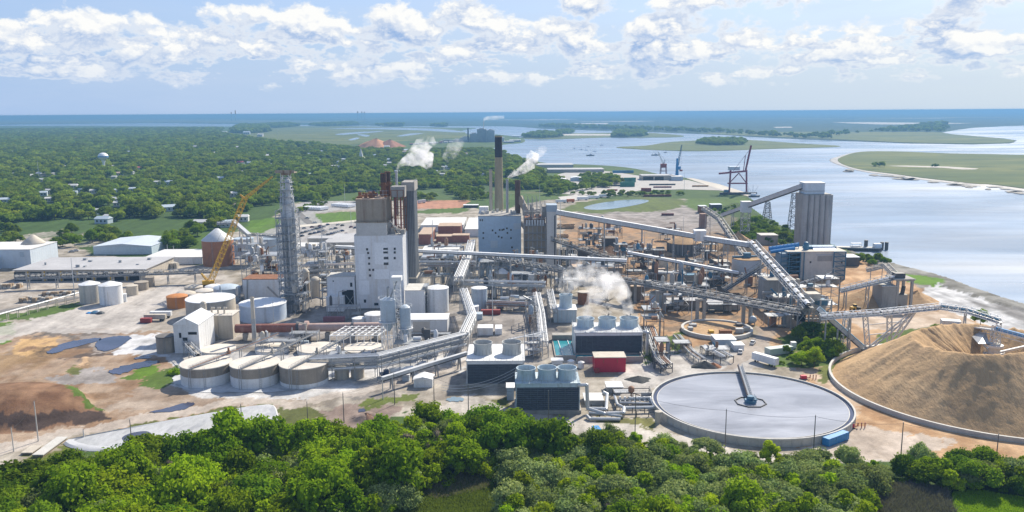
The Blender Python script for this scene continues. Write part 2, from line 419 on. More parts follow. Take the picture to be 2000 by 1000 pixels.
for i in range(16):  # thin far marsh strips; the sand-coloured ones are painted streaks of haze
    x = rs.uniform(-100, 2000) if i > 4 else rs.uniform(1000, 1900); y = hz(x)+rs.uniform(5.5, 12.5)+(3 if x > 1000 else 0); w = rs.uniform(60, 190); h = rs.uniform(.35, .9)
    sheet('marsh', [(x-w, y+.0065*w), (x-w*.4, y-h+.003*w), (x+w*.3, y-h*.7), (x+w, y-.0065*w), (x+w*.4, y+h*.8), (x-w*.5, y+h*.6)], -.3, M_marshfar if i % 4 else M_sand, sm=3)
rs = random.Random(5)
for i in range(26):
    t = rs.random(); x = 1655+t*345; y = 326+t*41+rs.uniform(2, 9.5); w = rs.uniform(6, 20)
    sheet('mud_bank', [(x-w, y+rs.uniform(-.4, .4)), (x-w*.3, y-rs.uniform(.8, 1.6)), (x+w*.5, y-rs.uniform(.2, 1.4)), (x+w, y+.8), (x+w*.3, y+rs.uniform(1, 2)), (x-w*.5, y+rs.uniform(.5, 1.2))], -1.05, M_darkmud, sm=3)
# the land this side of the river, beyond the works
shore_far = [(930, 250), (900, 255), (918, 262), (965, 262), (1000, 266), (1022, 271), (1018, 278), (985, 281), (962, 289), (985, 299), (1030, 311), (1066, 318), (1110, 320), (1180, 323), (1240, 329), (1292, 341), (1340, 347), (1400, 360)]
leftland = [(-1500, 410), (-1500, 262), (-600, 250), (0, 246), (440, 247), (620, 246), (760, 247.5), (860, 249)] + shore_far + [(1440, 372), (1456, 394), (1300, 394), (600, 396), (0, 400)]
LL = sheet('land', leftland, -.25, M_forestfloor, 'structure', 6, 2.2, sm=3)
sheet('marsh', [(430, 262), (470, 254), (520, 247.5), (620, 246.3), (760, 247.8), (860, 250), (902, 256), (912, 262), (930, 263), (920, 268), (800, 275), (700, 282), (600, 284), (520, 277), (455, 268)], .1, M_marsh, sm=4)
for p in ([(655, 262), (690, 258.5), (740, 256), (745, 257.4), (700, 261), (668, 263.6)], [(700, 262), (722, 264), (716, 267), (700, 264)], [(680, 273), (696, 268.6), (702, 270), (690, 274)], [(775, 266), (800, 261), (828, 260), (812, 263), (788, 266)],
          [(640, 251), (760, 249.4), (860, 252), (905, 257.5), (890, 258.5), (800, 254), (700, 252.4)]):
    sheet('creek_water', p, .25, M_river, sm=3)

# the works: a finely divided sheet of ground whose colour is laid out zone by zone
NR, NC = 470, 640
yy = 205*np.exp(np.linspace(0, math.log(NEAR_Y/205), NR)); tt = np.linspace(-.80, .80, NC)
Y, T = np.meshgrid(yy, tt, indexing='ij'); X = Y*T
PXx, PXy = PXV(X, Y, np.zeros_like(X))
wx = (fbm(X/11, Y/11, 3, 6)-.5)+.5*(fbm(X/2.6, Y/2.6, 13, 3)-.5); wy = (fbm(X/11+40, Y/11+7, 9, 6)-.5)+.5*(fbm(X/2.6+5, Y/2.6, 17, 3)-.5)
wq = PXx+wx*52*(350/Y); vq = PXy+wy*24*(350/Y)
n1 = fbm(X/60, Y/60, 21, 5); n2 = fbm(X/9, Y/9, 31, 4); n3 = fbm(X/2.2, Y/2.2, 41, 3); n4 = fbm(X/25+9, Y/120+3, 51, 5)
COL = np.empty(X.shape+(4,)); COL[..., :] = (.06, .105, .025, 0); HGT = (n2-.5)*.25
def zone(poly, c, a=1.0, warp=1.0, c2=None, wet=0., nz=None, lo=.42, hi=.58):
    k = inside(PXx+(wq-PXx)*warp, PXy+(vq-PXy)*warp, poly).astype(float)*a
    if nz is not None: k = k*np.clip((nz-lo)/(hi-lo), 0, 1)
    c = np.array(c); cc = c if c2 is None else c+(np.array(c2)-c)*np.clip((n2-.35)/.3, 0, 1)[..., None]
    COL[..., :3] = COL[..., :3]*(1-k[..., None])+cc*k[..., None]
    COL[..., 3] = COL[..., 3]*(1-k)+wet*k
def mound(poly_c, h, sx_, sy_, pw=1.0):
    P = G(*poly_c); d = ((X-P.x)/sx_)**2+((Y-P.y)/sy_)**2
    return h*np.clip(1-d, 0, 1)**pw
DIRT = (.28, .245, .19); DIRT2 = (.40, .365, .31); CHIP = (.36, .21, .105); CHIP2 = (.47, .305, .17); GRASS = (.085, .15, .022); LUSH = (.105, .20, .018); BROWN = (.155, .085, .05)
yard = [(-500, 520), (0, 500), (40, 470), (130, 462), (180, 500), (300, 505), (400, 520), (440, 455), (520, 440), (560, 400), (700, 372), (830, 385), (960, 415), (1090, 385), (1130, 345), (1230, 330), (1300, 352), (1420, 372), (1452, 395), (1400, 410), (1420, 450), (1480, 470), (1560, 478), (1700, 500), (1850, 570), (2100, 650), (2300, 760), (2300, 930), (1900, 905), (1700, 905), (1560, 900), (1400, 885), (1200, 850), (1000, 825), (900, 812), (760, 812), (640, 850), (540, 850), (130, 880), (0, 915), (-500, 960)]
zone(yard, DIRT, c2=DIRT2)
zone([(-500, 520), (0, 545), (300, 510), (420, 520), (520, 600), (330, 650), (120, 650), (-100, 640), (-500, 640)], (.36, .32, .275), .8, c2=(.44, .40, .355))
zone([(380, 560), (700, 560), (1090, 560), (1110, 690), (1000, 730), (700, 780), (360, 760), (330, 690)], (.20, .185, .17), .85, c2=(.31, .285, .26))  # plant interior: stains plus shade between the structures, painted into the ground colour
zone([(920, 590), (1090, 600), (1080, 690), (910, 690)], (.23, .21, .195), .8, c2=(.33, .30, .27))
# orange-tan wood yard on the right
zone([(1090, 420), (1200, 420), (1380, 440), (1480, 465), (1600, 485), (1700, 505), (1790, 545), (1870, 600), (2000, 650), (2100, 900), (1900, 905), (1560, 895), (1580, 760), (1490, 650), (1300, 690), (1260, 640), (1230, 560), (1120, 520)], CHIP, .9, c2=CHIP2)
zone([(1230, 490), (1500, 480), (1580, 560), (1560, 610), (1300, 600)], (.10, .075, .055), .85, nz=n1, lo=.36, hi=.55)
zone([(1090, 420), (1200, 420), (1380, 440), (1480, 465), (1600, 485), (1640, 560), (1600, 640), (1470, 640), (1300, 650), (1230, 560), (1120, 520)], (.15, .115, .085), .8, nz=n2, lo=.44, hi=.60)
zone([(1110, 400), (1300, 395), (1420, 385), (1450, 400), (1400, 425), (1440, 455), (1300, 450), (1150, 430)], (.22, .20, .185), .9, c2=(.33, .30, .28))
zone([(1510, 690), (1640, 690), (1700, 730), (1640, 900), (1560, 895), (1640, 800), (1590, 750)], (.47, .36, .26), .8, c2=(.52, .42, .32))
zone([(1560, 880), (1700, 830), (1860, 860), (1760, 905), (1560, 900)], (.42, .385, .34), .7, c2=(.5, .46, .42))
zone([(1260, 690), (1480, 680), (1500, 720), (1420, 735), (1300, 745), (1250, 790), (1180, 765), (1200, 735)], (.38, .36, .34), .85, c2=(.5, .48, .45))
zone([(1640, 620), (1800, 590), (1880, 600), (1900, 635), (1800, 650), (1700, 645)], (.44, .34, .25), .9, c2=(.50, .42, .34))
# brown earth, dark mud and ash at the lower left
zone([(-500, 680), (0, 655), (140, 640), (330, 650), (420, 720), (470, 790), (300, 830), (0, 870), (-500, 900)], (.25, .155, .09), .92, c2=(.33, .245, .175))
zone([(-500, 690), (0, 690), (190, 690), (170, 740), (60, 755), (-500, 760)], (.30, .20, .10), .8, nz=n4, lo=.38, hi=.55)
zone([(15, 690), (40, 665), (110, 660), (125, 685), (60, 700)], (.52, .34, .16), .9, nz=n2, lo=.35, hi=.5)
zone([(155, 698), (165, 693), (176, 700), (172, 712), (158, 712)], (.52, .36, .22), 1)
zone([(60, 690), (150, 668), (210, 662), (250, 690), (190, 695), (100, 705)], (.07, .055, .05), .85, nz=n2, lo=.40, hi=.55)
zone([(50, 655), (110, 640), (200, 645), (240, 655), (140, 660)], (.13, .12, .11), .8, nz=n2, lo=.35, hi=.55)
zone([(80, 740), (160, 720), (230, 725), (215, 745), (120, 755)], (.25, .235, .225), .9, c2=(.34, .32, .31))
zone([(-500, 760), (0, 752), (60, 752), (120, 770), (175, 800), (205, 812), (140, 835), (0, 850), (-500, 860)], BROWN, 1, .5, c2=(.225, .135, .082))
zone([(-300, 848), (60, 830), (120, 815), (190, 806), (215, 814), (160, 830), (60, 842), (-300, 862)], (.055, .042, .038), .9, .7)
zone([(280, 745), (440, 735), (640, 775), (560, 800), (330, 800), (200, 800)], (.30, .235, .18), .8, c2=(.36, .30, .245))
zone([(620, 770), (740, 745), (870, 735), (930, 760), (820, 790), (740, 800), (640, 810)], (.20, .175, .16), .75, nz=n4, lo=.40, hi=.6)
zone([(600, 800), (720, 790), (790, 800), (700, 840), (590, 850)], (.24, .175, .15), .8)
# white lime dust
zone([(330, 690), (480, 690), (900, 690), (1020, 665), (1035, 690), (900, 725), (800, 735), (700, 765), (540, 782), (380, 775), (335, 745)], (.40, .395, .385), .9, .6, c2=(.56, .56, .56))
zone([(215, 695), (255, 655), (345, 652), (345, 695)], (.47, .47, .47), 1, .7, c2=(.58, .58, .59))
zone([(150, 655), (190, 652), (260, 655), (246, 672), (205, 690), (190, 688)], (.30, .26, .23), .9, .6)
zone([(330, 610), (480, 600), (760, 600), (920, 610), (910, 700), (340, 700)], (.34, .32, .30), .7, nz=n2, lo=.4, hi=.6)
# grass
for p, g_ in (([(-60, 636), (20, 630), (36, 640), (20, 652), (-60, 660)], LUSH), ([(-60, 668), (14, 660), (20, 668), (-60, 690)], LUSH), ([(0, 612), (60, 608), (150, 590), (160, 600), (80, 622), (0, 626)], GRASS), ([(232, 738), (265, 722), (305, 712), (312, 722), (270, 742)], LUSH), ([(262, 752), (285, 735), (340, 712), (358, 722), (352, 745), (300, 756)], GRASS),
              ([(120, 722), (150, 714), (172, 718), (150, 728)], (.16, .18, .05)), ([(120, 760), (160, 780), (205, 800), (190, 806), (140, 790), (110, 770)], GRASS), ([(120, 872), (250, 832), (420, 800), (540, 784), (545, 792), (400, 812), (240, 845), (140, 878), (60, 905), (20, 905)], (.13, .15, .035)),
              ([(700, 800), (712, 780), (760, 772), (815, 766), (800, 780), (740, 797)], (.13, .17, .03)), ([(935, 795), (945, 778), (1000, 778), (1010, 812), (970, 808)], (.12, .13, .035)), ([(1150, 815), (1220, 815), (1282, 818), (1290, 845), (1240, 838), (1170, 830)], (.17, .17, .05)), ([(540, 800), (610, 796), (620, 812), (580, 830), (545, 845)], (.12, .14, .035)),
              ([(1258, 700), (1262, 682), (1275, 680), (1278, 705), (1262, 712)], GRASS), ([(1286, 662), (1330, 650), (1340, 665), (1325, 680), (1345, 690), (1318, 690), (1300, 672)], GRASS), ([(1455, 668), (1470, 635), (1482, 640), (1478, 660), (1462, 672)], (.15, .17, .04)), ([(1520, 660), (1560, 650), (1640, 655), (1660, 690), (1640, 712), (1580, 722), (1510, 716), (1500, 705), (1545, 690)], GRASS),
              ([(1588, 745), (1600, 722), (1640, 705), (1660, 690), (1668, 700), (1640, 722), (1604, 748)], (.14, .17, .035)), ([(1752, 545), (1752, 530), (1790, 535), (1845, 548), (1830, 556), (1790, 556)], LUSH), ([(1740, 680), (1700, 660), (1780, 640), (1860, 630), (1900, 642), (1840, 650), (1780, 660)], GRASS), ([(1955, 640), (2000, 648), (2100, 680), (2100, 700), (1990, 665)], LUSH),
              ([(583, 438), (590, 420), (660, 415), (760, 412), (760, 425), (700, 436)], LUSH), ([(470, 455), (490, 430), (545, 424), (555, 445), (530, 465)], LUSH), ([(560, 480), (575, 474), (600, 478), (600, 490)], LUSH), ([(800, 412), (880, 405), (920, 408), (900, 416), (810, 418)], GRASS), ([(270, 470), (300, 452), (380, 455), (460, 470), (390, 490), (330, 485)], GRASS), ([(150, 468), (210, 452), (240, 468), (190, 480)], GRASS),
              ([(1090, 412), (1130, 394), (1210, 386), (1330, 388), (1345, 400), (1300, 412), (1150, 416)], (.12, .16, .035)), ([(1085, 362), (1130, 352), (1300, 372), (1330, 368), (1350, 378), (1300, 388), (1150, 380), (1000, 380), (900, 390), (850, 375), (960, 365)], (.10, .13, .035)), ([(1335, 400), (1350, 372), (1440, 378), (1462, 392), (1440, 412), (1392, 402), (1360, 412)], (.10, .17, .03)), ([(1395, 425), (1400, 405), (1440, 395), (1500, 428), (1600, 470), (1560, 478), (1480, 470), (1420, 450)], (.06, .10, .025))):
    zone(p, g_, .95, .8, c2=tuple(x*.72 for x in g_))
zone([(10, 474), (60, 458), (130, 449), (240, 455), (330, 474), (250, 482), (130, 480)], (.34, .31, .27), .9, 1, nz=n4, lo=.40, hi=.52)
# tracks worn across the dirt
zone([(-500, 900), (0, 868), (130, 842), (300, 805), (480, 775), (560, 785), (760, 740), (900, 705), (1030, 680), (1040, 690), (900, 720), (760, 758), (560, 800), (480, 787), (300, 822), (130, 858), (0, 890), (-500, 930)], (.45, .40, .35), .8, .6)
zone([(790, 815), (930, 768), (1010, 800), (1100, 815), (1250, 832), (1420, 878), (1600, 892), (1600, 902), (1400, 890), (1200, 856), (1000, 832)], (.50, .465, .42), .85, .6)
zone([(1000, 600), (1040, 590), (1030, 640), (1000, 690), (960, 690), (1005, 640)], (.36, .33, .30), .7, .6)
zone([(-100, 660), (60, 625), (200, 590), (320, 560), (420, 560), (330, 610), (250, 650), (60, 652), (-100, 690)], (.50, .47, .44), .7, .6)
zone([(480, 470), (545, 440), (565, 408), (600, 402), (640, 445), (690, 500), (600, 500)], (.36, .35, .34), .9, .4)
zone([(570, 440), (600, 442), (760, 425), (820, 440), (700, 500), (600, 500)], (.38, .365, .35), .9, .3)
zone([(565, 412), (590, 395), (700, 382), (720, 405), (600, 418)], (.36, .355, .35), .9, .4)
zone([(800, 408), (800, 392), (920, 390), (900, 406)], (.40, .20, .125), .95, .6)
zone([(1360, 470), (1420, 420), (1450, 430), (1500, 470), (1440, 480)], (.25, .2, .15), .5)
zone([(1460, 640), (1520, 640), (1500, 680), (1440, 720), (1400, 735), (1440, 690)], (.33, .28, .235), .8, .6)
zone([(1640, 478), (1720, 498), (1800, 520), (1905, 553), (2300, 655), (2300, 720), (2000, 655), (1850, 578), (1790, 560), (1700, 515)], (.16, .15, .13), .95, .6, c2=(.27, .26, .24))
zone([(1752, 545), (1752, 532), (1790, 535), (1845, 548), (1830, 556), (1790, 556)], LUSH, 1, .8)
mud = [(1790, 570), (1830, 552), (1900, 575), (1985, 600), (2300, 690), (2300, 720), (2000, 655), (1900, 625), (1830, 595)]
zone(mud, (.42, .42, .42), 1, .6, c2=(.56, .56, .56))
zone(mud, (.12, .11, .1), .8, .6, nz=n4, lo=.56, hi=.64)
trk = fbm(X/3.1+Y/40, Y/90+X/70, 61, 4); k3 = 1+.45*(n3-.5)+.42*(n1-.5)+.40*(n2-.5)+.5*(trk-.5); COL[..., :3] *= k3[..., None]
HGT += mound((70, 800), 3.4, 34, 26, .8)*inside(wq, PXy, [(-500, 752), (0, 745), (60, 745), (130, 765), (185, 798), (215, 812), (140, 835), (0, 850), (-500, 860)])+mound((-60, 800), 6.5, 50, 30, .7)
HGT += mound((66, 682), 1.6, 12, 14)*n3+mound((165, 703), 1.5, 3.5, 4)+mound((605, 835), 2.2, 7, 6)+mound((715, 818), 2.4, 7, 6)*n3*1.6
# river bank: everything past the shoreline drops below the water
shore_near = [(1320, 340), (1400, 360), (1440, 372), (1468, 384), (1470, 394), (1462, 402), (1492, 421), (1530, 441), (1575, 455), (1640, 483), (1700, 500), (1760, 517), (1800, 528), (1850, 541), (1905, 562), (1985, 588), (2300, 668), (3000, 850), (3000, 300), (1320, 300)]
sub = inside(PXx+wx*6, PXy+wy*3, shore_near)
Z = np.where(sub, -3.6, HGT)
Z = np.where(inside(PXx, PXy, mud) & ~sub, -1.0+HGT*1.5, Z)
vs = np.stack([X, Y, Z], -1).reshape(-1, 3)
idx = np.arange(NR*NC).reshape(NR, NC)
q = np.stack([idx[:-1, :-1], idx[:-1, 1:], idx[1:, 1:], idx[1:, :-1]], -1)
keep = ~(sub[:-1, :-1] & sub[:-1, 1:] & sub[1:, 1:] & sub[1:, :-1])
q = q[keep]
me = bpy.data.meshes.new('yard_ground'); me.vertices.add(len(vs)); me.vertices.foreach_set('co', vs.ravel())
me.loops.add(q.size); me.loops.foreach_set('vertex_index', q.ravel().astype(np.int32)); me.polygons.add(len(q))
me.polygons.foreach_set('loop_start', (np.arange(len(q))*4).astype(np.int32)); me.polygons.foreach_set('loop_total', np.full(len(q), 4, np.int32))
me.update(calc_edges=True)
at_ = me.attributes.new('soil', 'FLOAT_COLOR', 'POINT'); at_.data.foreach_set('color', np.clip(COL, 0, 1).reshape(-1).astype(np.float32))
me.polygons.foreach_set('use_smooth', np.ones(len(q), bool))
M = bpy.data.materials.new('bare_soil'); M.use_nodes = True; n = NT(M.node_tree); bs = n.n['Principled BSDF']
a = n.new('ShaderNodeAttribute'); a.attribute_name = 'soil'; g = n.new('ShaderNodeTexCoord').outputs['Object']
f = n.noise(g, .9, 6, .7); f2 = n.noise(n.vmul(g, (1, .25, 1)), .22, 5, .65, .8)
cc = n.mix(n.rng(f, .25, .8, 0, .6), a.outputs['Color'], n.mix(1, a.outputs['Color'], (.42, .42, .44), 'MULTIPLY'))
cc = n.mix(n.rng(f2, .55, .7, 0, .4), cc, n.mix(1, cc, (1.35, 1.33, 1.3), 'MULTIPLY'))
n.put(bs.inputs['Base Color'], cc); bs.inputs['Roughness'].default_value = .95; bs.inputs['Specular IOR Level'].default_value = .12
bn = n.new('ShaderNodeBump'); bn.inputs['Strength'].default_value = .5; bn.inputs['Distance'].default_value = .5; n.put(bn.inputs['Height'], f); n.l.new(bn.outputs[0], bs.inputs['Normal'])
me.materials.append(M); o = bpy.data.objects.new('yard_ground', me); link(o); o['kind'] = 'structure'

# the air: pale haze that turns far things blue
b = MB(); b.box((0, 0, -5), 122000, 122000, CAMH+1.6+5)
M = bpy.data.materials.new('haze_air'); M.use_nodes = True; n = NT(M.node_tree); n.n.clear()
pv = n.new('ShaderNodeVolumePrincipled'); n.put(pv.inputs['Color'], (.165, .34, .57)); pv.inputs['Density'].default_value = 1.2e-4; pv.inputs['Anisotropy'].default_value = .2
o = n.new('ShaderNodeOutputMaterial'); n.l.new(pv.outputs[0], o.inputs['Volume'])
b.build('haze', M, kind='stuff')
# ---------------------------------------------------------------- trees
M_trunk = mat('bark', (.11, .085, .06), .9, .3, 1.0)
M_leafA = leafmat('broadleaf_leaves', (.11, .215, .008), (.31, .45, .012), .50)
M_leafB = leafmat('oak_leaves', (.075, .155, .010), (.21, .33, .016), .48)
M_leafO = leafmat('live_oak_leaves', (.095, .17, .020), (.32, .40, .040), .44)
M_leafC = leafmat('willow_leaves', (.17, .235, .085), (.32, .39, .14), .40)
M_leafD = leafmat('young_leaves', (.23, .37, .010), (.40, .52, .014), .48)
M_leafE = leafmat('dry_twigs', (.13, .11, .085), (.20, .165, .12), .1)
ICO = None
def ico():
    global ICO
    if ICO is None:
        import bmesh
        bm = bmesh.new(); bmesh.ops.create_icosphere(bm, subdivisions=1, radius=1)
        ICO = (np.array([v.co[:] for v in bm.verts]), np.array([[v.index for v in f.verts] for f in bm.faces])); bm.free()
    return ICO
def crown_mesh(name, seed, r, h, base, lobes, leaves, ls, m, flat=1.0):
    """crown of leaf clumps: leaf-sized quads spread over many uneven lobes round a darker inside"""
    rg = np.random.RandomState(seed); V = []; FQ = []; FT = []; nv = 0
    L = []
    for i in range(lobes):
        a = rg.rand()*6.283; u = rg.rand()**.5; zz = rg.rand()
        rad = r*(.15+.75*u)*(1-.55*max(0, zz-.45)/.55); c = np.array([math.cos(a)*rad, math.sin(a)*rad, base+h*(.18+.66*zz)])
        s = r*(.17+.28*rg.rand()); L.append((c, s))
    iv, it = ico()
    for c, s in L:
        v = iv*(1+.3*(rg.rand(len(iv), 1)-.5))*np.array([s, s, s*.8*flat])*.80+c
        V.append(v); FT.append(it+nv); nv += len(v)
        k = leaves//lobes
        d = rg.normal(size=(k, 3)); d /= np.linalg.norm(d, axis=1)[:, None]; d[:, 2] = np.where(d[:, 2] < -.35, -d[:, 2], d[:, 2])
        p = c+d*np.array([s, s, s*.82*flat])*(.72+.60*rg.rand(k, 1))
        nrm = d+rg.normal(size=(k, 3))*.55; nrm /= np.linalg.norm(nrm, axis=1)[:, None]
        t = np.cross(nrm, rg.normal(size=(k, 3))); t /= np.linalg.norm(t, axis=1)[:, None]; bt = np.cross(nrm, t)
        sz = ls*(.6+.8*rg.rand(k, 1))
        q = np.stack([p-t*sz-bt*sz*.6, p+t*sz-bt*sz*.5, p+t*sz*.8+bt*sz*.6, p-t*sz*.7+bt*sz*.6], 1).reshape(-1, 3)
        V.append(q); FQ.append(np.arange(4*k).reshape(k, 4)+nv); nv += 4*k
    V = np.concatenate(V); FT = np.concatenate(FT); FQ = np.concatenate(FQ)
    me = bpy.data.meshes.new(name); me.vertices.add(len(V)); me.vertices.foreach_set('co', V.astype(np.float32).ravel())
    lp = np.concatenate([FT.ravel(), FQ.ravel()]).astype(np.int32); me.loops.add(len(lp)); me.loops.foreach_set('vertex_index', lp)
    tot = np.concatenate([np.full(len(FT), 3), np.full(len(FQ), 4)]).astype(np.int32); st = np.concatenate([[0], np.cumsum(tot)[:-1]]).astype(np.int32)
    me.polygons.add(len(tot)); me.polygons.foreach_set('loop_start', st); me.polygons.foreach_set('loop_total', tot); me.update(calc_edges=True)
    me.materials.append(m); return me
def trunk_mesh(r, h):
    b = MB(); b.lathe((0, 0, -.3), [(r, 0), (r*.7, h*.4), (r*.45, h)], 7)
    for k in range(4):
        a = k*1.6+.4; b.tube((0, 0, h*.45+k*.3), (math.cos(a)*h*.45, math.sin(a)*h*.45, h*.85), r*.3, 5)
    me = bpy.data.meshes.new('trunk'); me.from_pydata(b.v, [], b.f); me.materials.append(M_trunk); return me
TREES = {}
def tree_kind(key, seeds, r, h, base, lobes, leaves, ls, m, tr):
    TREES[key] = ([crown_mesh('crown', s, r, h, base, lobes, leaves, ls, m) for s in seeds], trunk_mesh(*tr))
tree_kind('broad', (1, 2, 3, 4, 5), 6.2, 8.2, 2.4, 27, 3400, .36, M_leafA, (.32, 7))
tree_kind('dark', (11, 12, 13, 14), 6.8, 8.0, 2.2, 29, 3400, .36, M_leafB, (.38, 7))
tree_kind('willow', (21, 22, 23), 5.6, 6.4, 1.2, 20, 3000, .27, M_leafC, (.28, 5))
tree_kind('young', (31, 32, 33), 4.2, 6.0, 1.4, 14, 1900, .32, M_leafD, (.2, 5))
tree_kind('shrub', (41, 42, 43), 2.6, 2.6, .0, 9, 900, .26, M_leafA, (.1, 1.6))
tree_kind('bare', (61, 62), 3.6, 6.5, 2.0, 7, 420, .16, M_leafE, (.22, 7.5))
tree_kind('oak', (51, 52, 53, 54, 55, 56), 7.0, 7.8, 1.6, 12, 760, .72, M_leafO, (.45, 6))
rt_ = random.Random(77)
def tree(kind, x, y, s, label, cat, name, group, z=0.0, trunk=True):
    cr, tk = TREES[kind]
    e = thing(name, label, cat, (x, y, z), group); e.rotation_euler = (0, 0, rt_.uniform(0, 6.28)); e.scale = (s*rt_.uniform(.85, 1.15), s*rt_.uniform(.85, 1.15), s*rt_.uniform(.8, 1.25))
    o = bpy.data.objects.new('crown', rt_.choice(cr)); link(o, e)
    if trunk: o = bpy.data.objects.new('trunk', tk); link(o, e)
    return e
def scatter(poly_px, spacing, seed, jitter=.42, near=0, far=1e9):
    """jittered grid of ground points inside a polygon of photo pixels"""
    P = [G(*p) for p in poly_px]; xs = [p.x for p in P]; ys = [p.y for p in P]; rg = np.random.RandomState(seed)
    gx, gy = np.meshgrid(np.arange(min(xs), max(xs), spacing), np.arange(max(min(ys), near), min(max(ys), far), spacing))
    gx = gx+(np.arange(gx.shape[0])[:, None] % 2)*spacing*.5
    gx = (gx+(rg.rand(*gx.shape)-.5)*2*jitter*spacing).ravel(); gy = (gy+(rg.rand(*gy.shape)-.5)*2*jitter*spacing).ravel()
    a, b_ = PXV(gx, gy, np.zeros_like(gx)); k = inside(a, b_, poly_px)
    return gx[k], gy[k]
# foreground woods
fore = [(-120, 970), (10, 966), (110, 936), (180, 936), (300, 916), (420, 907), (470, 900), (560, 893), (650, 872), (720, 862), (790, 846), (830, 836), (900, 836), (980, 850), (1050, 862), (1120, 880), (1200, 900), (1300, 915), (1400, 928), (1560, 938), (1640, 938), (1700, 940), (1760, 930), (1850, 918), (1930, 912), (2100, 912), (2100, 985), (1900, 962), (1740, 955), (1690, 985), (1720, 1150), (1150, 1150), (1000, 1060), (930, 1010), (1000, 960), (1010, 925), (960, 905), (890, 935), (820, 985), (740, 1010), (640, 1040), (500, 1150), (-120, 1150)]
gx, gy = scatter(fore, 8.8, 5)
fx, fy = PXV(gx, gy, np.zeros_like(gx))
for x, y, px_, py_ in zip(gx, gy, fx, fy):
    v = rt_.random(); nn = float(fbm(np.array([x/38.]), np.array([y/38.]), 71, 3)[0])
    if px_ > 960 and py_ > 930 and px_ < 1760:
        k = 'willow' if nn+.2*v > .56 else ('young' if v < .45 else 'broad')
    elif px_ > 1720: k = 'dark' if v < .8 else 'broad'
    else: k = 'dark' if nn+.25*(v-.5) > .56 else ('young' if v < .17 else 'broad')
    if v > .975: k = 'bare'
    s = {'bare': rt_.uniform(.8, 1.2), 'broad': rt_.uniform(.72, 1.45), 'dark': rt_.uniform(.75, 1.4), 'willow': rt_.uniform(.7, 1.3), 'young': rt_.uniform(.7, 1.4)}[k]
    if px_ > 1100 and py_ < 985: s *= .68
    lab = {'bare': ('grey bare-limbed tree standing among the foreground crowns', 'bare tree', 'bare_tree', 'bare trees of the foreground wood'), 'broad': ('rich green broadleaf tree in the dense foreground wood', 'broadleaf tree', 'broadleaf_tree', 'broadleaf trees of the foreground wood'),
           'dark': ('deep green round-crowned oak in the foreground wood', 'oak tree', 'oak_tree', 'dark oaks of the foreground wood'),
           'willow': ('soft grey-green willow in the foreground thicket', 'willow tree', 'willow_tree', 'grey-green willows of the foreground thicket'),
           'young': ('small yellow-green tree with fresh leaves in the foreground wood', 'young tree', 'young_tree', 'yellow-green young trees of the foreground wood')}[k]
    wh = next(w_ for lim, w_ in ((260, 'below the pale concrete poles'), (560, 'before the lined basin'), (760, 'before the muddy yard'), (1010, 'around the reed clearing'), (1200, 'before the nearest cooling tower'), (1660, 'before the big clarifier'), (9999, 'before the chip pile')) if px_ < lim)
    row = 'at the upper edge' if py_ < 925 else ('in the middle' if py_ < 1010 else 'at the near edge')
    tree(k, x, y, s, ('small ' if s < .8 else ('tall ' if s > 1.12 else 'mid-sized '))+lab[0].split(' in the ')[0].split(' standing ')[0].replace('small ', '')+' '+row+' '+wh, *lab[1:])

# the big wood behind the works: the nearest oaks one by one, the rest as one mass
HOUSES = [(70,281,0,16),(107,279,0,12),(145,276,1,22),(131,284,0,10),(175,317,0,8),(232,319,0,9),(271,332,2,14),(80,344,0,16),(102,344,0,10),(330,361,3,13),(322,286,0,12),(382,290,0,11),(420,302,0,10),
 (470,321,2,14),(330,412,3,15),(203,436,3,14),(125,329,0,9),(525,307,0,13),(527,317,0,12),(587,306,0,10),(730,307,3,12),(660,320,3,10),(650,329,0,11),(672,315,0,9),(627,316,3,8),(862,331,0,12),(850,339,0,8),
 (875,330,3,11),(864,345,0,8),(912,304,4,11),(760,322,0,8),(555,330,0,8),(500,300,3,9),(700,335,0,8),(45,312,3,9),(28,300,0,9),(250,300,3,9),(290,312,0,8),(360,330,0,8),(180,345,3,9),(605,345,3,8),(790,300,4,10),(470,340,0,8),(945,345,0,8)]
_r = random.Random(40)
for _ in range(75):
    y_ = 262+190*_r.random()**1.6; x_ = _r.uniform(5, 520 if y_ < 285 else (900 if y_ < 345 else 480)); HOUSES.append((x_, y_, _r.choice((0, 0, 0, 3, 3, 4)), _r.uniform(8, 13)))
wood = [(-260, 462), (0, 452), (70, 446), (120, 424), (200, 440), (255, 425), (320, 432), (395, 448), (425, 452), (465, 432), (500, 405), (560, 396), (620, 392), (700, 374), (790, 374), (850, 368), (960, 362), (1010, 372), (1055, 378), (1092, 374), (1075, 352), (1045, 340), (1040, 322), (1000, 312), (985, 304), (950, 296), (880, 297), (800, 297), (770, 296), (700, 295), (640, 289), (540, 282), (470, 270), (425, 262), (440, 249), (0, 248), (-200, 252)]
HP = [(G(x, y), w) for x, y, c_, w in HOUSES]
def thin(gx, gy):
    k = np.ones(len(gx), bool)
    for p, w in HP:
        dxx = gx-p.x*(gy/p.y); dyy = p.y-gy
        k &= ~((np.abs(dxx) < w*.5+4) & (dyy > -8) & (dyy < 25+p.y*.075))
    k &= fbm(gx/90, gy/150, 91, 3) < .69
    return k
gx, gy = scatter(wood, 12.5, 3, far=1500); k = thin(gx, gy); gx, gy = gx[k], gy[k]
hx, hy = scatter(wood, 17.0, 4, near=1500, far=3000); k = thin(hx, hy); hx, hy = hx[k], hy[k]
jx, jy = scatter(wood, 24.0, 6, near=3000, far=6800)
fx, fy = PXV(gx, gy, np.zeros_like(gx)); inv = (fx > -30) & (fx < 2030)
order = np.argsort(np.where(inv, gy, 1e9))[:296]
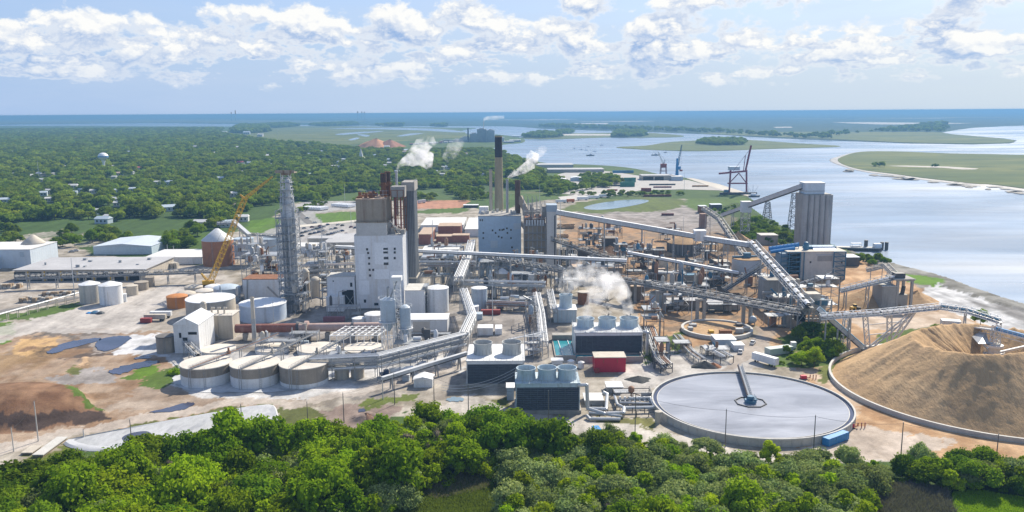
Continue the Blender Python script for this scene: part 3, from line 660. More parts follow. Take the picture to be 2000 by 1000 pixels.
for i in order:
    tree('oak', gx[i], gy[i], rt_.uniform(.8, 1.5), 'dark green live oak edging the big wood '+next(w_ for lim, w_ in ((230, 'behind the mill at the left'), (460, 'behind the blue warehouse'), (580, 'beyond the yellow crane'), (720, 'behind the trailer park'), (900, 'behind the main boiler house'), (9999, 'behind the tall chimney')) if fx[i] < lim), 'live oak', 'live_oak', 'live oaks along the near edge of the big wood')
rest = np.setdiff1d(np.arange(len(gx)), order)
def tree_mass(name, x, y, s, protos, label, z=0.0):
    """points carrying scale and turn, on which a node group sets copies of the crowns"""
    me = bpy.data.meshes.new(name); nn = len(x); me.vertices.add(nn)
    me.vertices.foreach_set('co', np.stack([x, y, np.full(nn, z)], 1).astype(np.float32).ravel())
    rg = np.random.RandomState(9)
    for an, v in (('size', s), ('turn', rg.rand(nn)*6.28)):
        a = me.attributes.new(an, 'FLOAT', 'POINT'); a.data.foreach_set('value', np.asarray(v, np.float32))
    o = bpy.data.objects.new(name, me); link(o); o['kind'] = 'stuff'; o['label'] = label
    ng = bpy.data.node_groups.new('tree_mass', 'GeometryNodeTree'); t = NT(ng)
    ng.interface.new_socket('Geometry', in_out='INPUT', socket_type='NodeSocketGeometry'); ng.interface.new_socket('Geometry', in_out='OUTPUT', socket_type='NodeSocketGeometry')
    gi = t.new('NodeGroupInput'); go = t.new('NodeGroupOutput'); iop = t.new('GeometryNodeInstanceOnPoints'); jn = t.new('GeometryNodeJoinGeometry')
    for c in protos:
        oi = t.new('GeometryNodeObjectInfo'); oi.transform_space = 'ORIGINAL'; oi.inputs['Object'].default_value = c; oi.inputs['As Instance'].default_value = True
        t.l.new(oi.outputs['Geometry'], jn.inputs[0])
    t.l.new(gi.outputs[0], iop.inputs['Points']); t.l.new(jn.outputs[0], iop.inputs['Instance']); iop.inputs['Pick Instance'].default_value = True
    ri = t.new('FunctionNodeRandomValue'); ri.data_type = 'INT'; ri.inputs[4].default_value = 0; ri.inputs[5].default_value = len(protos)-1
    t.l.new(ri.outputs[2], iop.inputs['Instance Index'])
    na = t.new('GeometryNodeInputNamedAttribute'); na.data_type = 'FLOAT'; na.inputs[0].default_value = 'size'
    nb = t.new('GeometryNodeInputNamedAttribute'); nb.data_type = 'FLOAT'; nb.inputs[0].default_value = 'turn'
    t.l.new(na.outputs[0], iop.inputs['Scale']); t.l.new(t.xyz(0, 0, nb.outputs[0]), iop.inputs['Rotation']); t.l.new(iop.outputs[0], go.inputs[0])
    md = o.modifiers.new('trees', 'NODES'); md.node_group = ng
    return o
PROT = {}
for o in list(col.objects):
    if o.name.startswith('crown') and o.parent and o.parent.name.startswith('live_oak') and o.data.name not in PROT: PROT[o.data.name] = o
PROT = list(PROT.values())
rg = np.random.RandomState(12)
ax_ = np.concatenate([gx[rest], hx, jx]); ay_ = np.concatenate([gy[rest], hy, jy])
asz = np.concatenate([rg.uniform(.7, 1.5, len(rest)), rg.uniform(.85, 1.9, len(hx)), rg.uniform(1.2, 2.4, len(jx))])
tree_mass('far_wood', ax_, ay_, asz, PROT, 'wide dark green wood stretching from the works to the marsh and horizon', -.3)
# woods on the islands and along the far marsh
bx_, by_ = [], []
for p, spc in (([(1362, 281), (1380, 275), (1425, 274), (1458, 277), (1450, 283), (1400, 284)], 14), ([(1195, 268), (1205, 259), (1258, 259), (1262, 267), (1215, 268)], 22), ([(1020, 269), (1040, 263), (1075, 262), (1100, 268), (1060, 270)], 22),
               ([(1085, 260), (1115, 258), (1120, 261), (1090, 262)], 22), ([(450, 259), (470, 246.5), (520, 248), (525, 258), (480, 261)], 24), ([(505, 246.5), (560, 242.8), (585, 247), (540, 250)], 30), ([(735, 247), (780, 244), (790, 246.5)], 30), ([(840, 247.6), (870, 244.6), (876, 247.4)], 30), ([(600, 246), (690, 241), (700, 244.6), (640, 247)], 34),
               ([(1560, 271), (1620, 266), (1840, 243), (1858, 252), (1838, 258), (1700, 258), (1600, 262)], 60), ([(1050, 249.4), (1130, 252), (1260, 256), (1400, 260.6), (1560, 269.6), (1620, 272), (1620, 268), (1400, 256.5), (1250, 252.5), (1100, 247.5)], 62), ([(1700, 325), (1722, 323), (1725, 326)], 16), ([(1790, 327.6), (1840, 327), (1838, 328.4)], 16)):
    x, y = scatter(p, spc, 8); bx_.append(x); by_.append(y)
bx_ = np.concatenate(bx_); by_ = np.concatenate(by_)
tree_mass('island_wood', bx_, by_, rg.uniform(.8, 1.5, len(bx_))*np.clip(by_/2600, .8, 2.4), PROT, 'dark tree clumps on the low marsh islands', -.4)
# ---------------------------------------------------------------- materials and builders of the works
M_white = mat('white_cladding', (.71, .73, .76), .55, .07, .08, (.46, .37, .27), .55)
M_white2 = mat('fresh_white_panel', (.80, .82, .85), .5, .05, .1)
M_rusty = mat('rust_streaked_cladding', (.33, .28, .215), .7, .16, .14, (.14, .06, .026), .9)
M_rust = mat('rust', (.24, .105, .05), .85, .3, .3, (.10, .05, .03), .6)
M_cream = mat('cream_concrete', (.50, .455, .385), .8, .12, .15, (.28, .24, .19), .5)
M_conc = mat('stained_concrete', (.36, .345, .32), .85, .16, .12, (.16, .145, .13), .6)
M_conc2 = mat('pale_concrete', (.52, .51, .48), .85, .14, .2, (.30, .28, .25), .4)
M_steel = mat('dark_steel', (.085, .088, .095), .6, .25, .4, (.14, .08, .05), .4)
M_galv = mat('galvanised_steel', (.36, .38, .40), .45, .15, .3, (.22, .16, .11), .4, metal=.25)
M_galvl = mat('pale_steel', (.55, .57, .59), .5, .12, .3, (.34, .27, .2), .35)
M_pipe = mat('silver_pipe', (.50, .52, .54), .38, .15, .3, (.25, .17, .11), .4, metal=.4)
M_rpipe = mat('rusty_pipe', (.30, .16, .095), .75, .3, .4, (.46, .40, .34), .4)
M_limew = mat('lime_white_paint', (.73, .74, .75), .7, .10, .2, (.42, .38, .32), .4)
M_limetop = mat('lime_crusted_roof', (.60, .56, .50), .85, .16, .15)
M_tankbr = mat('weathered_tank_brown', (.33, .29, .24), .8, .16, .2, (.17, .14, .115), .5)
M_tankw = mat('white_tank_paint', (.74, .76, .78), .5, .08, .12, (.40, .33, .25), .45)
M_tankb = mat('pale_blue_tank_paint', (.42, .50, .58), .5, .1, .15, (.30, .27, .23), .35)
M_brick = mat('red_brick', (.30, .13, .095), .85, .2, .5)
M_tanroof = mat('tan_flat_roof', (.44, .33, .245), .9, .15, .2)
M_whiteroof = mat('white_flat_roof', (.60, .60, .59), .8, .1, .08, None)
M_greyroof = mat('grey_flat_roof', (.40, .40, .41), .85, .14, .06)
M_dark = mat('dark_opening', (.016, .018, .022), .5, .2, .5)
M_glass = mat('dark_window', (.02, .03, .045), .15, .2, .5, spec=.6)
M_ctdark = mat('cooling_fill', (.030, .034, .042), .7, .3, .5)
M_ctslat = mat('cooling_slat', (.15, .165, .19), .7, .2, .5)
M_fan = mat('pale_blue_fan_stack', (.50, .60, .66), .6, .1, .25, (.22, .25, .26), .55)
M_fanold = mat('weathered_fan_stack', (.46, .47, .46), .7, .12, .25, (.20, .21, .20), .75)
M_teal = watermat('teal_basin_water', (.03, .22, .26), .15, 1.0, .1)
M_red = mat('bright_red_paint', (.46, .02, .055), .45, .1, .3)
M_dred = mat('faded_red_paint', (.30, .055, .05), .6, .2, .4)
M_blue = mat('blue_paint', (.03, .22, .50), .45, .12, .3)
M_bsteel = mat('blue_steelwork', (.06, .17, .27), .5, .2, .4)
M_yellow = mat('crane_yellow', (.60, .36, .02), .45, .1, .3)
M_orange = mat('orange_tank_paint', (.50, .20, .055), .7, .2, .25, (.30, .2, .12), .5)
M_kiln = mat('rust_red_kiln_steel', (.24, .095, .07), .7, .2, .15, (.40, .30, .27), .5)
M_kilnp = mat('pink_kiln_steel', (.46, .34, .30), .7, .15, .15, (.25, .12, .08), .4)
M_chip = groundmat('wood_chips', (.42, .275, .15), (.50, .35, .205), (.34, .21, .11), .06, .8, bump=.9)
M_chipg = groundmat('weathered_wood_chips', (.47, .31, .165), (.56, .385, .215), (.37, .255, .15), .05, 1.1, bump=1.0, stretch=(1, .4, .4))
M_bark_ = groundmat('dark_bark_pile', (.12, .07, .045), (.2, .12, .07), None, .08, .6, bump=.8)
M_coal = groundmat('dark_grey_heap', (.06, .065, .065), (.1, .1, .1), None, .1, .8, bump=.8)
M_liner = groundmat('white_basin_liner', (.40, .41, .42), (.50, .51, .53), (.30, .31, .33), .05, .5, .7, stretch=(1, .5, 1))
M_road = groundmat('worn_asphalt', (.16, .155, .15), (.21, .2, .19), None, .05, .6)
M_wood = mat('weathered_timber', (.30, .23, .16), .9, .2, .5)
M_log = mat('cut_timber', (.46, .30, .17), .9, .25, 1.0)
M_tyre = mat('tyre_rubber', (.02, .02, .022), .9, .2, 1)
M_wire = mat('overhead_wire', (.10, .10, .10), .7, .1, 1)
M_pole = mat('grey_timber_pole', (.16, .15, .14), .85, .2, .5)
M_polew = mat('concrete_pole', (.55, .53, .50), .8, .1, .5)

def FP(px, py, Y0):
    d = ray(px, py); t = Y0/d.y; return Vector((d.x*t, Y0, CAMH+d.z*t))
class Bld: pass
def bld(name, label, cat, x0, x1, yb, yt, depth, mw, mr=None, group=None, pitch=0.0, over=.35, parapet=0, z0=0.0):
    """building seen square-on: photo columns x0..x1 of its front, rows of its foot and eaves"""
    B = Bld(); p = G((x0+x1)/2, yb); Y0 = p.y; B.Y = Y0
    a, c = FP(x0, yb, Y0), FP(x1, yb, Y0); B.x0, B.x1 = a.x, c.x; B.w = c.x-a.x; B.d = depth
    B.h = HT((x0+x1)/2, yb, yt); cx = (a.x+c.x)/2; B.cx = cx
    B.root = thing(name, label, cat, (cx, Y0+depth/2, z0), group)
    MB().box((cx, Y0+depth/2, z0), B.w, depth, B.h-z0).build('wall', mw, B.root)
    if B.h > 5 and depth < 70:
        b = MB(); n = max(2, int(B.w/3.2))
        for i in range(1, n): b.box((B.x0+B.w*i/n, Y0-.02, z0), .13, .1, B.h-z0)
        for i in range(1, max(1, int(B.h/9))+1): b.box((cx, Y0-.02, z0+(B.h-z0)*i/(int(B.h/9)+1.)), B.w, .08, .13)
        for i in range(1, int(depth/3.2)):
            for x in (B.x0, B.x1): b.box((x, Y0+3.2*i, z0), .1, .13, B.h-z0)
        b.build('cladding_seam', mw, B.root, kind='stuff')
    if mr is not None:
        r = MB(); w = B.w/2+over; d0, d1 = Y0-over, Y0+depth+over
        if pitch:
            r.add([(cx-w, d0, B.h), (cx+w, d0, B.h), (cx+w, d1, B.h), (cx-w, d1, B.h), (cx, d0, B.h+pitch), (cx, d1, B.h+pitch)], [(0, 3, 5, 4), (1, 4, 5, 2), (0, 4, 1), (3, 2, 5), (0, 1, 2, 3)])
        else: r.box((cx, (d0+d1)/2, B.h), w*2, d1-d0, .35)
        B.roof = r.build('roof', mr, B.root)
    return B
def wins(B, L, w=1.15, h=1.3, m=None, name='window'):
    """window openings of the front wall at photo pixels (px,py[,wpx,hpx])"""
    for q in L:
        P = FP(q[0], q[1], B.Y); k = P.y/F
        ww, hh = (q[2]*k, q[3]*k) if len(q) > 2 else (w, h)
        fr = MB(); fr.box((P.x, P.y-.03, P.z-hh/2-.12), ww+.24, .14, hh+.24); fo = fr.build(name, M_galv, B.root)
        MB().box((P.x, P.y-.08, P.z-hh/2), ww, .14, hh).build('pane', m or M_glass, fo)
def panels(B, L, m):
    for (xa, ya, xb, yb_) in L:
        a, c = FP(xa, ya, B.Y), FP(xb, yb_, B.Y)
        MB().box(((a.x+c.x)/2, B.Y-.06, c.z), c.x-a.x, .15, a.z-c.z).build('panel', m, B.root)
def tank(name, label, cat, x0, x1, yb, yt, mb_, mr, roof='flat', group=None, rh=.18, band=None, ladder=True, n=36, rim=True):
    T_ = Bld(); p = G((x0+x1)/2, yb); k = (x1-x0)/2/F; D = DEP(p); r = k*D/(1-k); s_ = (p.y+r)/p.y
    c = Vector((p.x*s_, p.y+r, 0)); h = HT((x0+x1)/2, yb, yt); T_.c, T_.r, T_.h = c, r, h
    T_.root = thing(name, label, cat, c, group)
    if band:
        zb = HT((x0+x1)/2, yb, band[0]); MB().cyl((c.x, c.y, -.2), r+.02, zb+.2, n).build('lower_shell', band[1], T_.root, True)
        MB().cyl((c.x, c.y, zb), r, h-zb, n).build('upper_shell', mb_, T_.root, True)
    else: MB().cyl((c.x, c.y, -.2), r, h+.2, n).build('shell', mb_, T_.root, True)
    b = MB()
    if roof == 'flat': b.lathe((c.x, c.y, h), [(r+.12, 0), (r+.12, .14), (r*.5, .3), (.3, .42)], n)
    elif roof == 'cone': b.lathe((c.x, c.y, h), [(r+.15, 0), (r+.12, .1), (r*.12, r*rh*2), (.2, r*rh*2+.1)], n)
    elif roof == 'dome': b.lathe((c.x, c.y, h), [(r+.1, 0), (r*.92, r*rh*.55), (r*.6, r*rh*1.4), (r*.25, r*rh*1.9), (.1, r*rh*2)], n)
    b.build('roof', mr, T_.root, True)
    if roof != 'open' and rim: MB().lathe((c.x, c.y, h-.3), [(r+.06, 0), (r+.2, .05), (r+.2, .28), (r+.06, .33)], n, False, False).build('rim', mr, T_.root)
    if ladder:
        b = MB(); a = -1.9+((x0*7) % 10)*.1
        for da in (-.35, .35):
            q = (c.x+math.cos(a)*(r+.25)+da*-math.sin(a), c.y+math.sin(a)*(r+.25)+da*math.cos(a)); b.bar((*q, 0), (*q, h+1.0), .09)
        for i in range(int(h/1.0)):
            q0 = (c.x+math.cos(a)*(r+.25)+.35*math.sin(a), c.y+math.sin(a)*(r+.25)-.35*math.cos(a), 1.0*i); q1 = (c.x+math.cos(a)*(r+.25)-.35*math.sin(a), c.y+math.sin(a)*(r+.25)+.35*math.cos(a), 1.0*i); b.bar(q0, q1, .06)
        b.build('ladder', M_galv, T_.root)
    return T_
def rail(b, pts, h=1.1, t=.07, step=2.5):
    for p, q in zip(pts[:-1], pts[1:]):
        p, q = Vector(p), Vector(q); u = Vector((0, 0, h))
        b.bar(p+u, q+u, t); b.bar(p+u*.5, q+u*.5, t*.8); n = max(1, int((q-p).length/step))
        for i in range(n+1): c = p.lerp(q, i/n); b.bar(c, c+u, t)
    return b
def conveyor(name, label, P, Q, w, h, style='gallery', legs=(), m=None, mroof=None, group=None, legw=3.0, mleg=None, foot=0.0):
    """inclined belt conveyor between two points: a closed gallery or an open truss with hooped cover"""
    P, Q = Vector(P), Vector(Q); root = thing(name, label, 'conveyor', ((P+Q)/2)*1.0, group)
    d = (Q-P).normalized(); sd_ = d.cross(Vector((0, 0, 1))).normalized(); u = sd_.cross(d); L = (Q-P).length
    m = m or M_galv; mroof = mroof or M_galvl
    if style == 'gallery':
        b = MB(); b.bar(P, Q, w, h); b.build('gallery', m, root)
        b = MB(); o = u*(h/2+.12); b.bar(P+o, Q+o, w+.5, .2); b.build('roof', mroof, root)
        b = MB(); n = max(2, int(L/7))
        for i in range(n+1):
            c = P.lerp(Q, i/n)
            for s_ in (-1, 1): b.bar(c+sd_*s_*(w/2+.05)-u*h/2, c+sd_*s_*(w/2+.05)+u*h/2, .16)
        b.build('wall_rib', mroof, root)
        b = MB(); b.bar(P-u*(h/2+.35), Q-u*(h/2+.35), w*.7, .5); b.build('floor_girder', M_steel, root)
    else:
        b = MB(); b.bar(P-u*(h/2-.1), Q-u*(h/2-.1), w, .22); b.build('deck', M_steel if style == 'truss' else M_galv, root)
        b = MB(); n = max(3, int(L/(h*1.15))); t = .22
        for s_ in (-1, 1):
            o = sd_*s_*w/2; b.bar(P+o+u*h/2, Q+o+u*h/2, t); b.bar(P+o-u*h/2, Q+o-u*h/2, t*1.5)
            for i in range(n):
                a, c = P.lerp(Q, i/n)+o, P.lerp(Q, (i+1)/n)+o
                b.bar(a-u*h/2, a+u*h/2, t*.7); b.bar(*((a-u*h/2, c+u*h/2) if i % 2 else (a+u*h/2, c-u*h/2)), t*.6)
        for i in range(n+1): c = P.lerp(Q, i/n)+u*h/2; b.bar(c-sd_*w/2, c+sd_*w/2, t*.6)
        b.build('side_truss', m, root)
        b = MB(); o = -u*h*.12
        b.bar(P+o, Q+o, w*.42, .12); b.build('belt', M_dark, root)
        b = MB(); k = int(L/3.4)
        for i in range(k):
            if style == 'truss' and i % 3 == 2: continue
            a, c = P.lerp(Q, i/k), P.lerp(Q, (i+.86)/k); R_ = w*.27; vs = []
            for e in (a, c):
                for j in range(6): an = math.pi*j/5; vs.append(e+sd_*math.cos(an)*R_+u*(math.sin(an)*R_*.9))
            b.add(vs, [(j, j+1, 7+j, 6+j) for j in range(5)])
        b.build('belt_cover', mroof, root)
        b = MB(); b.tube(P+sd_*w*.36-u*h*.2, Q+sd_*w*.36-u*h*.2, .18, 6); b.build('service_pipe', M_pipe, root)
    for t in legs:
        b = MB(); c = P.lerp(Q, t)-u*h/2; f = Vector((c.x, c.y, foot))
        if c.z < 2: continue
        a = math.atan2(d.y, d.x); tw = Vector((-math.sin(a), math.cos(a), 0)); lw = legw*.5+c.z*.05
        for s_ in (-1, 1): b.bar(f+tw*s_*lw, c+tw*s_*w*.42, .45)
        n = max(1, int(c.z/6))
        for i in range(n):
            k0, k1 = i/n, (i+1)/n
            A0, B0 = (f+tw*lw).lerp(c+tw*w*.42, k0), (f-tw*lw).lerp(c-tw*w*.42, k0); A1, B1 = (f+tw*lw).lerp(c+tw*w*.42, k1), (f-tw*lw).lerp(c-tw*w*.42, k1)
            b.bar(A0, B1, .2); b.bar(B0, A1, .2); b.bar(A1, B1, .25)
        b.build('trestle', mleg or M_galv, root)
    return root
def piperack(name, label, pts, w, h, n=6, levels=2, step=9.0, m=None, mp=None, r=.32, group=None, seed=1, mix=()):
    """steel bents along a line carrying bundles of pipes"""
    rg_ = random.Random(seed); pts = [Vector(p) for p in pts]; root = thing(name, label, 'pipe rack', pts[0].copy()*1.0, group)
    fr = MB(); m = m or M_galv
    for a, c in zip(pts[:-1], pts[1:]):
        d = (c-a); L = d.length; d.normalize(); sd_ = Vector((d.y, -d.x, 0)).normalized(); k = max(1, int(L/step))
        for i in range(k+1):
            p = a.lerp(c, i/k)
            for s_ in (-1, 1): fr.bar((p.x+sd_.x*s_*w/2, p.y+sd_.y*s_*w/2, 0), p+sd_*s_*w/2+Vector((0, 0, .5)), .32)
            for lv in range(levels): z = Vector((0, 0, -lv*h)); fr.bar(p-sd_*w/2+z, p+sd_*w/2+z, .3)
            if i < k and i % 2 == 0:
                q = a.lerp(c, (i+1)/k); fr.bar(p+sd_*w/2-Vector((0, 0, h*levels)), q+sd_*w/2, .18); fr.bar(p-sd_*w/2-Vector((0, 0, h*levels)), q-sd_*w/2, .18)
        for s_ in (-1, 1):
            for lv in range(levels): z = Vector((0, 0, -lv*h)); fr.bar(a+sd_*s_*w/2+z, c+sd_*s_*w/2+z, .28)
    fr.build('steel_frame', m, root)
    for lv in range(levels):
        for j in range(n):
            t = (j+.5)/n-.5+rg_.uniform(-.02, .02); rr = r*rg_.choice((.5, .7, 1, 1.25)); ln = []
            for i, p in enumerate(pts):
                dd = (pts[min(i+1, len(pts)-1)]-pts[max(i-1, 0)]).normalized(); sd_ = Vector((dd.y, -dd.x, 0)).normalized(); ln.append(p+sd_*t*w+Vector((0, 0, .2+rr-lv*h)))
            MB().pipe(ln, rr, 7).build('pipe', rg_.choice((mp or M_pipe, M_pipe, M_galvl, M_limew)+mix), root)
    return root
def procunit(label, x0, x1, yb, yt, depth, seed, name='process_unit', cat='plant frame', pal=None, fill=1.0, m=None, deck=None, tall=False):
    """open steel structure of decks crowded with vessels, ducts and pipes"""
    rg_ = random.Random(seed); p = G((x0+x1)/2, yb); Y0 = p.y; a, c = FP(x0, yb, Y0), FP(x1, yb, Y0); w = c.x-a.x; h = HT((x0+x1)/2, yb, yt); X0 = a.x
    root = thing(name, label, cat, ((a.x+c.x)/2, Y0+depth/2, 0)); pal = pal or (M_galv, M_pipe, M_rpipe, M_limew, M_cream); m = m or M_galv
    nx = max(1, int(w/6)); ny = max(1, int(depth/7)); nz = max(1, int(h/4.8)); fr = MB(); dk = MB()
    for i in range(nx+1):
        for j in range(ny+1): fr.bar((X0+w*i/nx, Y0+depth*j/ny, 0), (X0+w*i/nx, Y0+depth*j/ny, h*rg_.choice((1, 1, .8)) if 0 < i < nx else h), .34)
    for k in range(1, nz+1):
        z = h*k/nz
        for i in range(nx+1): fr.bar((X0+w*i/nx, Y0, z), (X0+w*i/nx, Y0+depth, z), .28)
        for j in range(ny+1): fr.bar((X0, Y0+depth*j/ny, z), (X0+w, Y0+depth*j/ny, z), .28)
        for i in range(nx):
            if rg_.random() < .55: fr.bar((X0+w*i/nx, Y0, z-h/nz), (X0+w*(i+1)/nx, Y0, z), .18)
            if rg_.random() < .7: dk.box((X0+w*(i+.5)/nx, Y0+depth*rg_.uniform(.4, .6), z), w/nx*.96, depth*rg_.uniform(.5, .95), .15)
        if k == nz: rail(fr, [(X0, Y0, z), (X0+w, Y0, z), (X0+w, Y0+depth, z)], 1.1, .08)
    fr.build('steel_frame', m, root); dk.build('deck', deck or M_galv, root, kind='stuff')
    for i in range(int(max(3, w*depth*nz/34*fill))):
        k = rg_.randrange(nz+(0 if tall else 1)); z = h*k/nz+.2; x = X0+w*rg_.uniform(.06, .94); y = Y0+depth*rg_.uniform(.03, .7); t = rg_.random(); mm = rg_.choice(pal); H_ = h/nz
        if t < .38:
            r = rg_.uniform(.6, 1.7); MB().lathe((x, y, z), [(.2, 0), (r, .5), (r, H_*.7), (r*.6, H_*.86), (.2, H_*.92)], 12).build('vessel', mm, root, True)
        elif t < .6:
            r = rg_.uniform(.5, 1.3); L = min(w*.5, rg_.uniform(2.5, 7)); MB().tube((x-L/2, y, z+r+.2), (x+L/2, y, z+r+.2), r, 10).build('drum', mm, root, True)
        elif t < .78:
            MB().box((x, y, z), rg_.uniform(1.5, 4), rg_.uniform(1.5, 3.5), rg_.uniform(1.2, H_*.85)).build('cabinet', mm, root)
        else:
            r = rg_.uniform(.2, .55); q = [(x, y, z), (x, y, z+H_*rg_.uniform(.6, 1.5)), (min(X0+w, x+rg_.uniform(-6, 6)), y+rg_.uniform(-1, 2), z+H_*rg_.uniform(.7, 1.6))]; MB().pipe(q, r, 7).build('duct', mm, root)
    return root
def stack(name, label, cat, px, yb, yt, w0, w1, m, bands=(), group=None, z0=None, n=18, Y0=None, cap=None):
    """chimney: photo column, rows of foot and top, widths in photo pixels; bands = (row, material) from that row up"""
    p = G(px, yb) if Y0 is None else FP(px, yb, Y0); k = DEP(p)/F; root = thing(name, label, cat, p, group); z0 = p.z; h = FP(px, yt, p.y).z
    lv = [(z0, m)]+[(FP(px, r_, p.y).z, mm) for r_, mm in bands]; lv2 = lv+[(h, None)]
    for (za, mm), (zb, _) in zip(lv2[:-1], lv2[1:]):
        ra = (w0+(w1-w0)*(za-z0)/(h-z0))*k/2; rb = (w0+(w1-w0)*(zb-z0)/(h-z0))*k/2
        top = zb >= h-1e-6
        MB().lathe((p.x, p.y, za), [(ra, 0), (rb, zb-za)]+([(rb*.8, zb-za), (rb*.8, zb-za-2)] if top else []), n, True, True).build('shaft', mm, root, True)
    MB().lathe((p.x, p.y, h-1.2), [(w1*k/2+.02, 0), (w1*k/2+.25, .1), (w1*k/2+.25, .9), (w1*k/2+.02, 1.0)], n, False, False).build('crown_ring', cap or m, root)
    return root
def coolingtower(label, x0, x1, yb, yt, depth, stacks, mfan, rows=13, yf=.5, basin=None, group='cooling towers of the works', side=None, deckmat=None, fan_h=(0, 0)):
    p = G((x0+x1)/2, yb); Y0 = p.y; a, c = FP(x0, yb, Y0), FP(x1, yb, Y0); w = c.x-a.x; cx = (a.x+c.x)/2; h = HT((x0+x1)/2, yb, yt)
    root = thing('cooling_tower', label, 'cooling tower', (cx, Y0+depth/2, 0), group)
    bz = h*.12
    MB().box((cx, Y0+depth/2, 0), w+1.2, depth+1.2, bz).build('basin', M_conc, root)
    MB().box((cx, Y0+depth/2, bz), w-1.0, depth-1.0, h-bz-.4).build('fill', M_ctdark, root)
    top = h*.86
    for sx_ in (-1, 1): MB().box((cx+sx_*(w/2-.1), Y0+depth/2, bz), .35, depth-.2, h-bz-.5).build('end_wall', side or M_galvl, root)
    MB().box((cx, Y0+.1, top), w-.7, .4, h-top-.5).build('fascia', side or M_galvl, root)
    for i in range(rows):
        z = bz+(top-bz)*(i+.35)/rows; y0 = Y0+.05
        v = [(cx-w/2+.3, y0-.25, z), (cx+w/2-.3, y0-.25, z), (cx+w/2-.3, y0+.45, z+(top-bz)/rows*.38), (cx-w/2+.3, y0+.45, z+(top-bz)/rows*.38)]
        vs = v+[(q[0], q[1], q[2]+.14) for q in v]
        MB().add(vs, [(3, 2, 1, 0), (4, 5, 6, 7), (0, 1, 5, 4), (1, 2, 6, 5), (2, 3, 7, 6), (3, 0, 4, 7)]).build('louvre_blade', M_ctslat, root)
    n = max(4, int(w/2.6)); b = MB()
    for i in range(n+1): x = cx-w/2+.4+(w-.8)*i/n; b.bar((x, Y0-.3, bz), (x, Y0-.3, top), .13)
    b.build('mullion', M_ctslat, root)
    b = MB(); b.box((cx, Y0+depth/2, h-.45), w+.6, depth+.6, .45); b.build('fan_deck', deckmat or M_limew, root)
    b = MB(); rail(b, [(cx-w/2, Y0, h), (cx+w/2, Y0, h), (cx+w/2, Y0+depth, h), (cx-w/2, Y0+depth, h), (cx-w/2, Y0, h)], 1.1, .09, 2.4); b.build('handrail', M_galv, root)
    out = []
    for (sx0, sx1, sy) in stacks:
        yc = Y0+depth*yf; k = yc/F; px = (sx0+sx1)/2; r = (sx1-sx0)/2*k*1.0; P = FP(px, sy, yc); hh = P.z-h
        s_ = MB().lathe((P.x, P.y, h), [(r*1.0, 0), (r*.93, hh*.35), (r*.93, hh*.6), (r*1.03, hh), (r*.97, hh), (r*.87, hh*.6), (r*.87, .1)], 30, False, False).build('fan_stack', mfan, root, True)
        f = MB(); f.cyl((P.x, P.y, h+hh*.45), r*.12, .5, 10)
        for q in range(6):
            an = q*math.pi/3+px; f.bar((P.x, P.y, h+hh*.5), (P.x+math.cos(an)*r*.84, P.y+math.sin(an)*r*.84, h+hh*.5+.2), .7, .12)
        f.build('fan', M_galv, s_); MB().lathe((P.x, P.y, h+.06), [(.05, 0), (r*.86, .01)], 24, False, False).build('throat', M_dark, s_)
        b = MB()
        for q in range(16):
            an = q*math.pi/8; b.bar((P.x+math.cos(an)*r*1.0, P.y+math.sin(an)*r*1.0, h), (P.x+math.cos(an)*r*.955, P.y+math.sin(an)*r*.955, h+hh*.5), .12)
        b.build('stave', M_galvl if mfan is M_fan else M_galv, s_); out.append(Vector((P.x, P.y, h+hh)))
    return root, out, (cx, Y0, w, h)
def heap(name, label, cat, px, py, rx, ry, h, m, seed=1, group=None, n=26, z=0.0, ridge=0.0, kind=None, rz=0.0):
    """loose pile with an uneven slope; rx, ry in metres"""
    p = G(px, py); rg_ = random.Random(seed); b = MB(); rings = 7; vs = []; fs = []
    for i in range(rings+1):
        t = i/rings
        for k in range(n):
            an = 2*math.pi*k/n; q = 1+.16*math.sin(an*3+seed)+.10*math.sin(an*7+seed*2)+rg_.uniform(-.05, .05)
            rr = (1-t*(1-ridge*.15))*q; x, y = rx*rr*math.cos(an), ry*rr*math.sin(an)
            if ridge: x += 0
            vs.append((p.x+x*math.cos(rz)-y*math.sin(rz), p.y+x*math.sin(rz)+y*math.cos(rz), z-.1+h*(t**.92)*(1+rg_.uniform(-.05, .05)*(t > 0))))
    for i in range(rings):
        for k in range(n): fs.append((i*n+k, i*n+(k+1) % n, (i+1)*n+(k+1) % n, (i+1)*n+k))
    fs.append(tuple(rings*n+k for k in range(n)))
    o = b.add(vs, fs).build(name, m, None, True); o['label'] = label; o['category'] = cat
    if group: o['group'] = group
    if kind: o['kind'] = kind
    me_ = o.data; me_.transform(Matrix.Translation((-p.x, -p.y, 0))); o.location = (p.x, p.y, 0)
    return o
# ---------------------------------------------------------------- main boiler house
B = bld('boiler_house', 'tall white boiler house with rust-streaked upper storey and two brown stacks on top', 'boiler house', 697, 790, 602, 460, 27, M_white, M_conc2, over=0)
panels(B, [(700, 496, 715, 545), (731, 474, 757, 516), (731, 526, 760, 545), (762, 530, 788, 562), (700, 548, 722, 575)], M_white2)
wins(B, [(717, 487), (719, 494), (721, 504), (721, 515), (722, 527), (729, 527), (723, 538), (771, 486), (771, 493), (771, 504), (753, 486, 9, 4), (753, 493, 9, 4), (754, 504, 9, 5), (754, 515, 9, 5), (713, 588, 4, 6), (735, 594, 8, 5)])
Yb = B.Y
a, c, e = FP(696, 458, Yb), FP(755, 434, Yb), FP(755, 390, Yb)
MB().box(((a.x+c.x)/2, Yb+13, B.h), c.x-a.x, 26.4, c.z-B.h).build('white_band', mat('grimy_white_band', (.52, .51, .49), .6, .1, .1, (.28, .2, .13), .6), B.root)
MB().box(((a.x+c.x)/2, Yb+13, c.z), c.x-a.x-.6, 25.6, e.z-c.z).build('upper_storey', M_rusty, B.root)
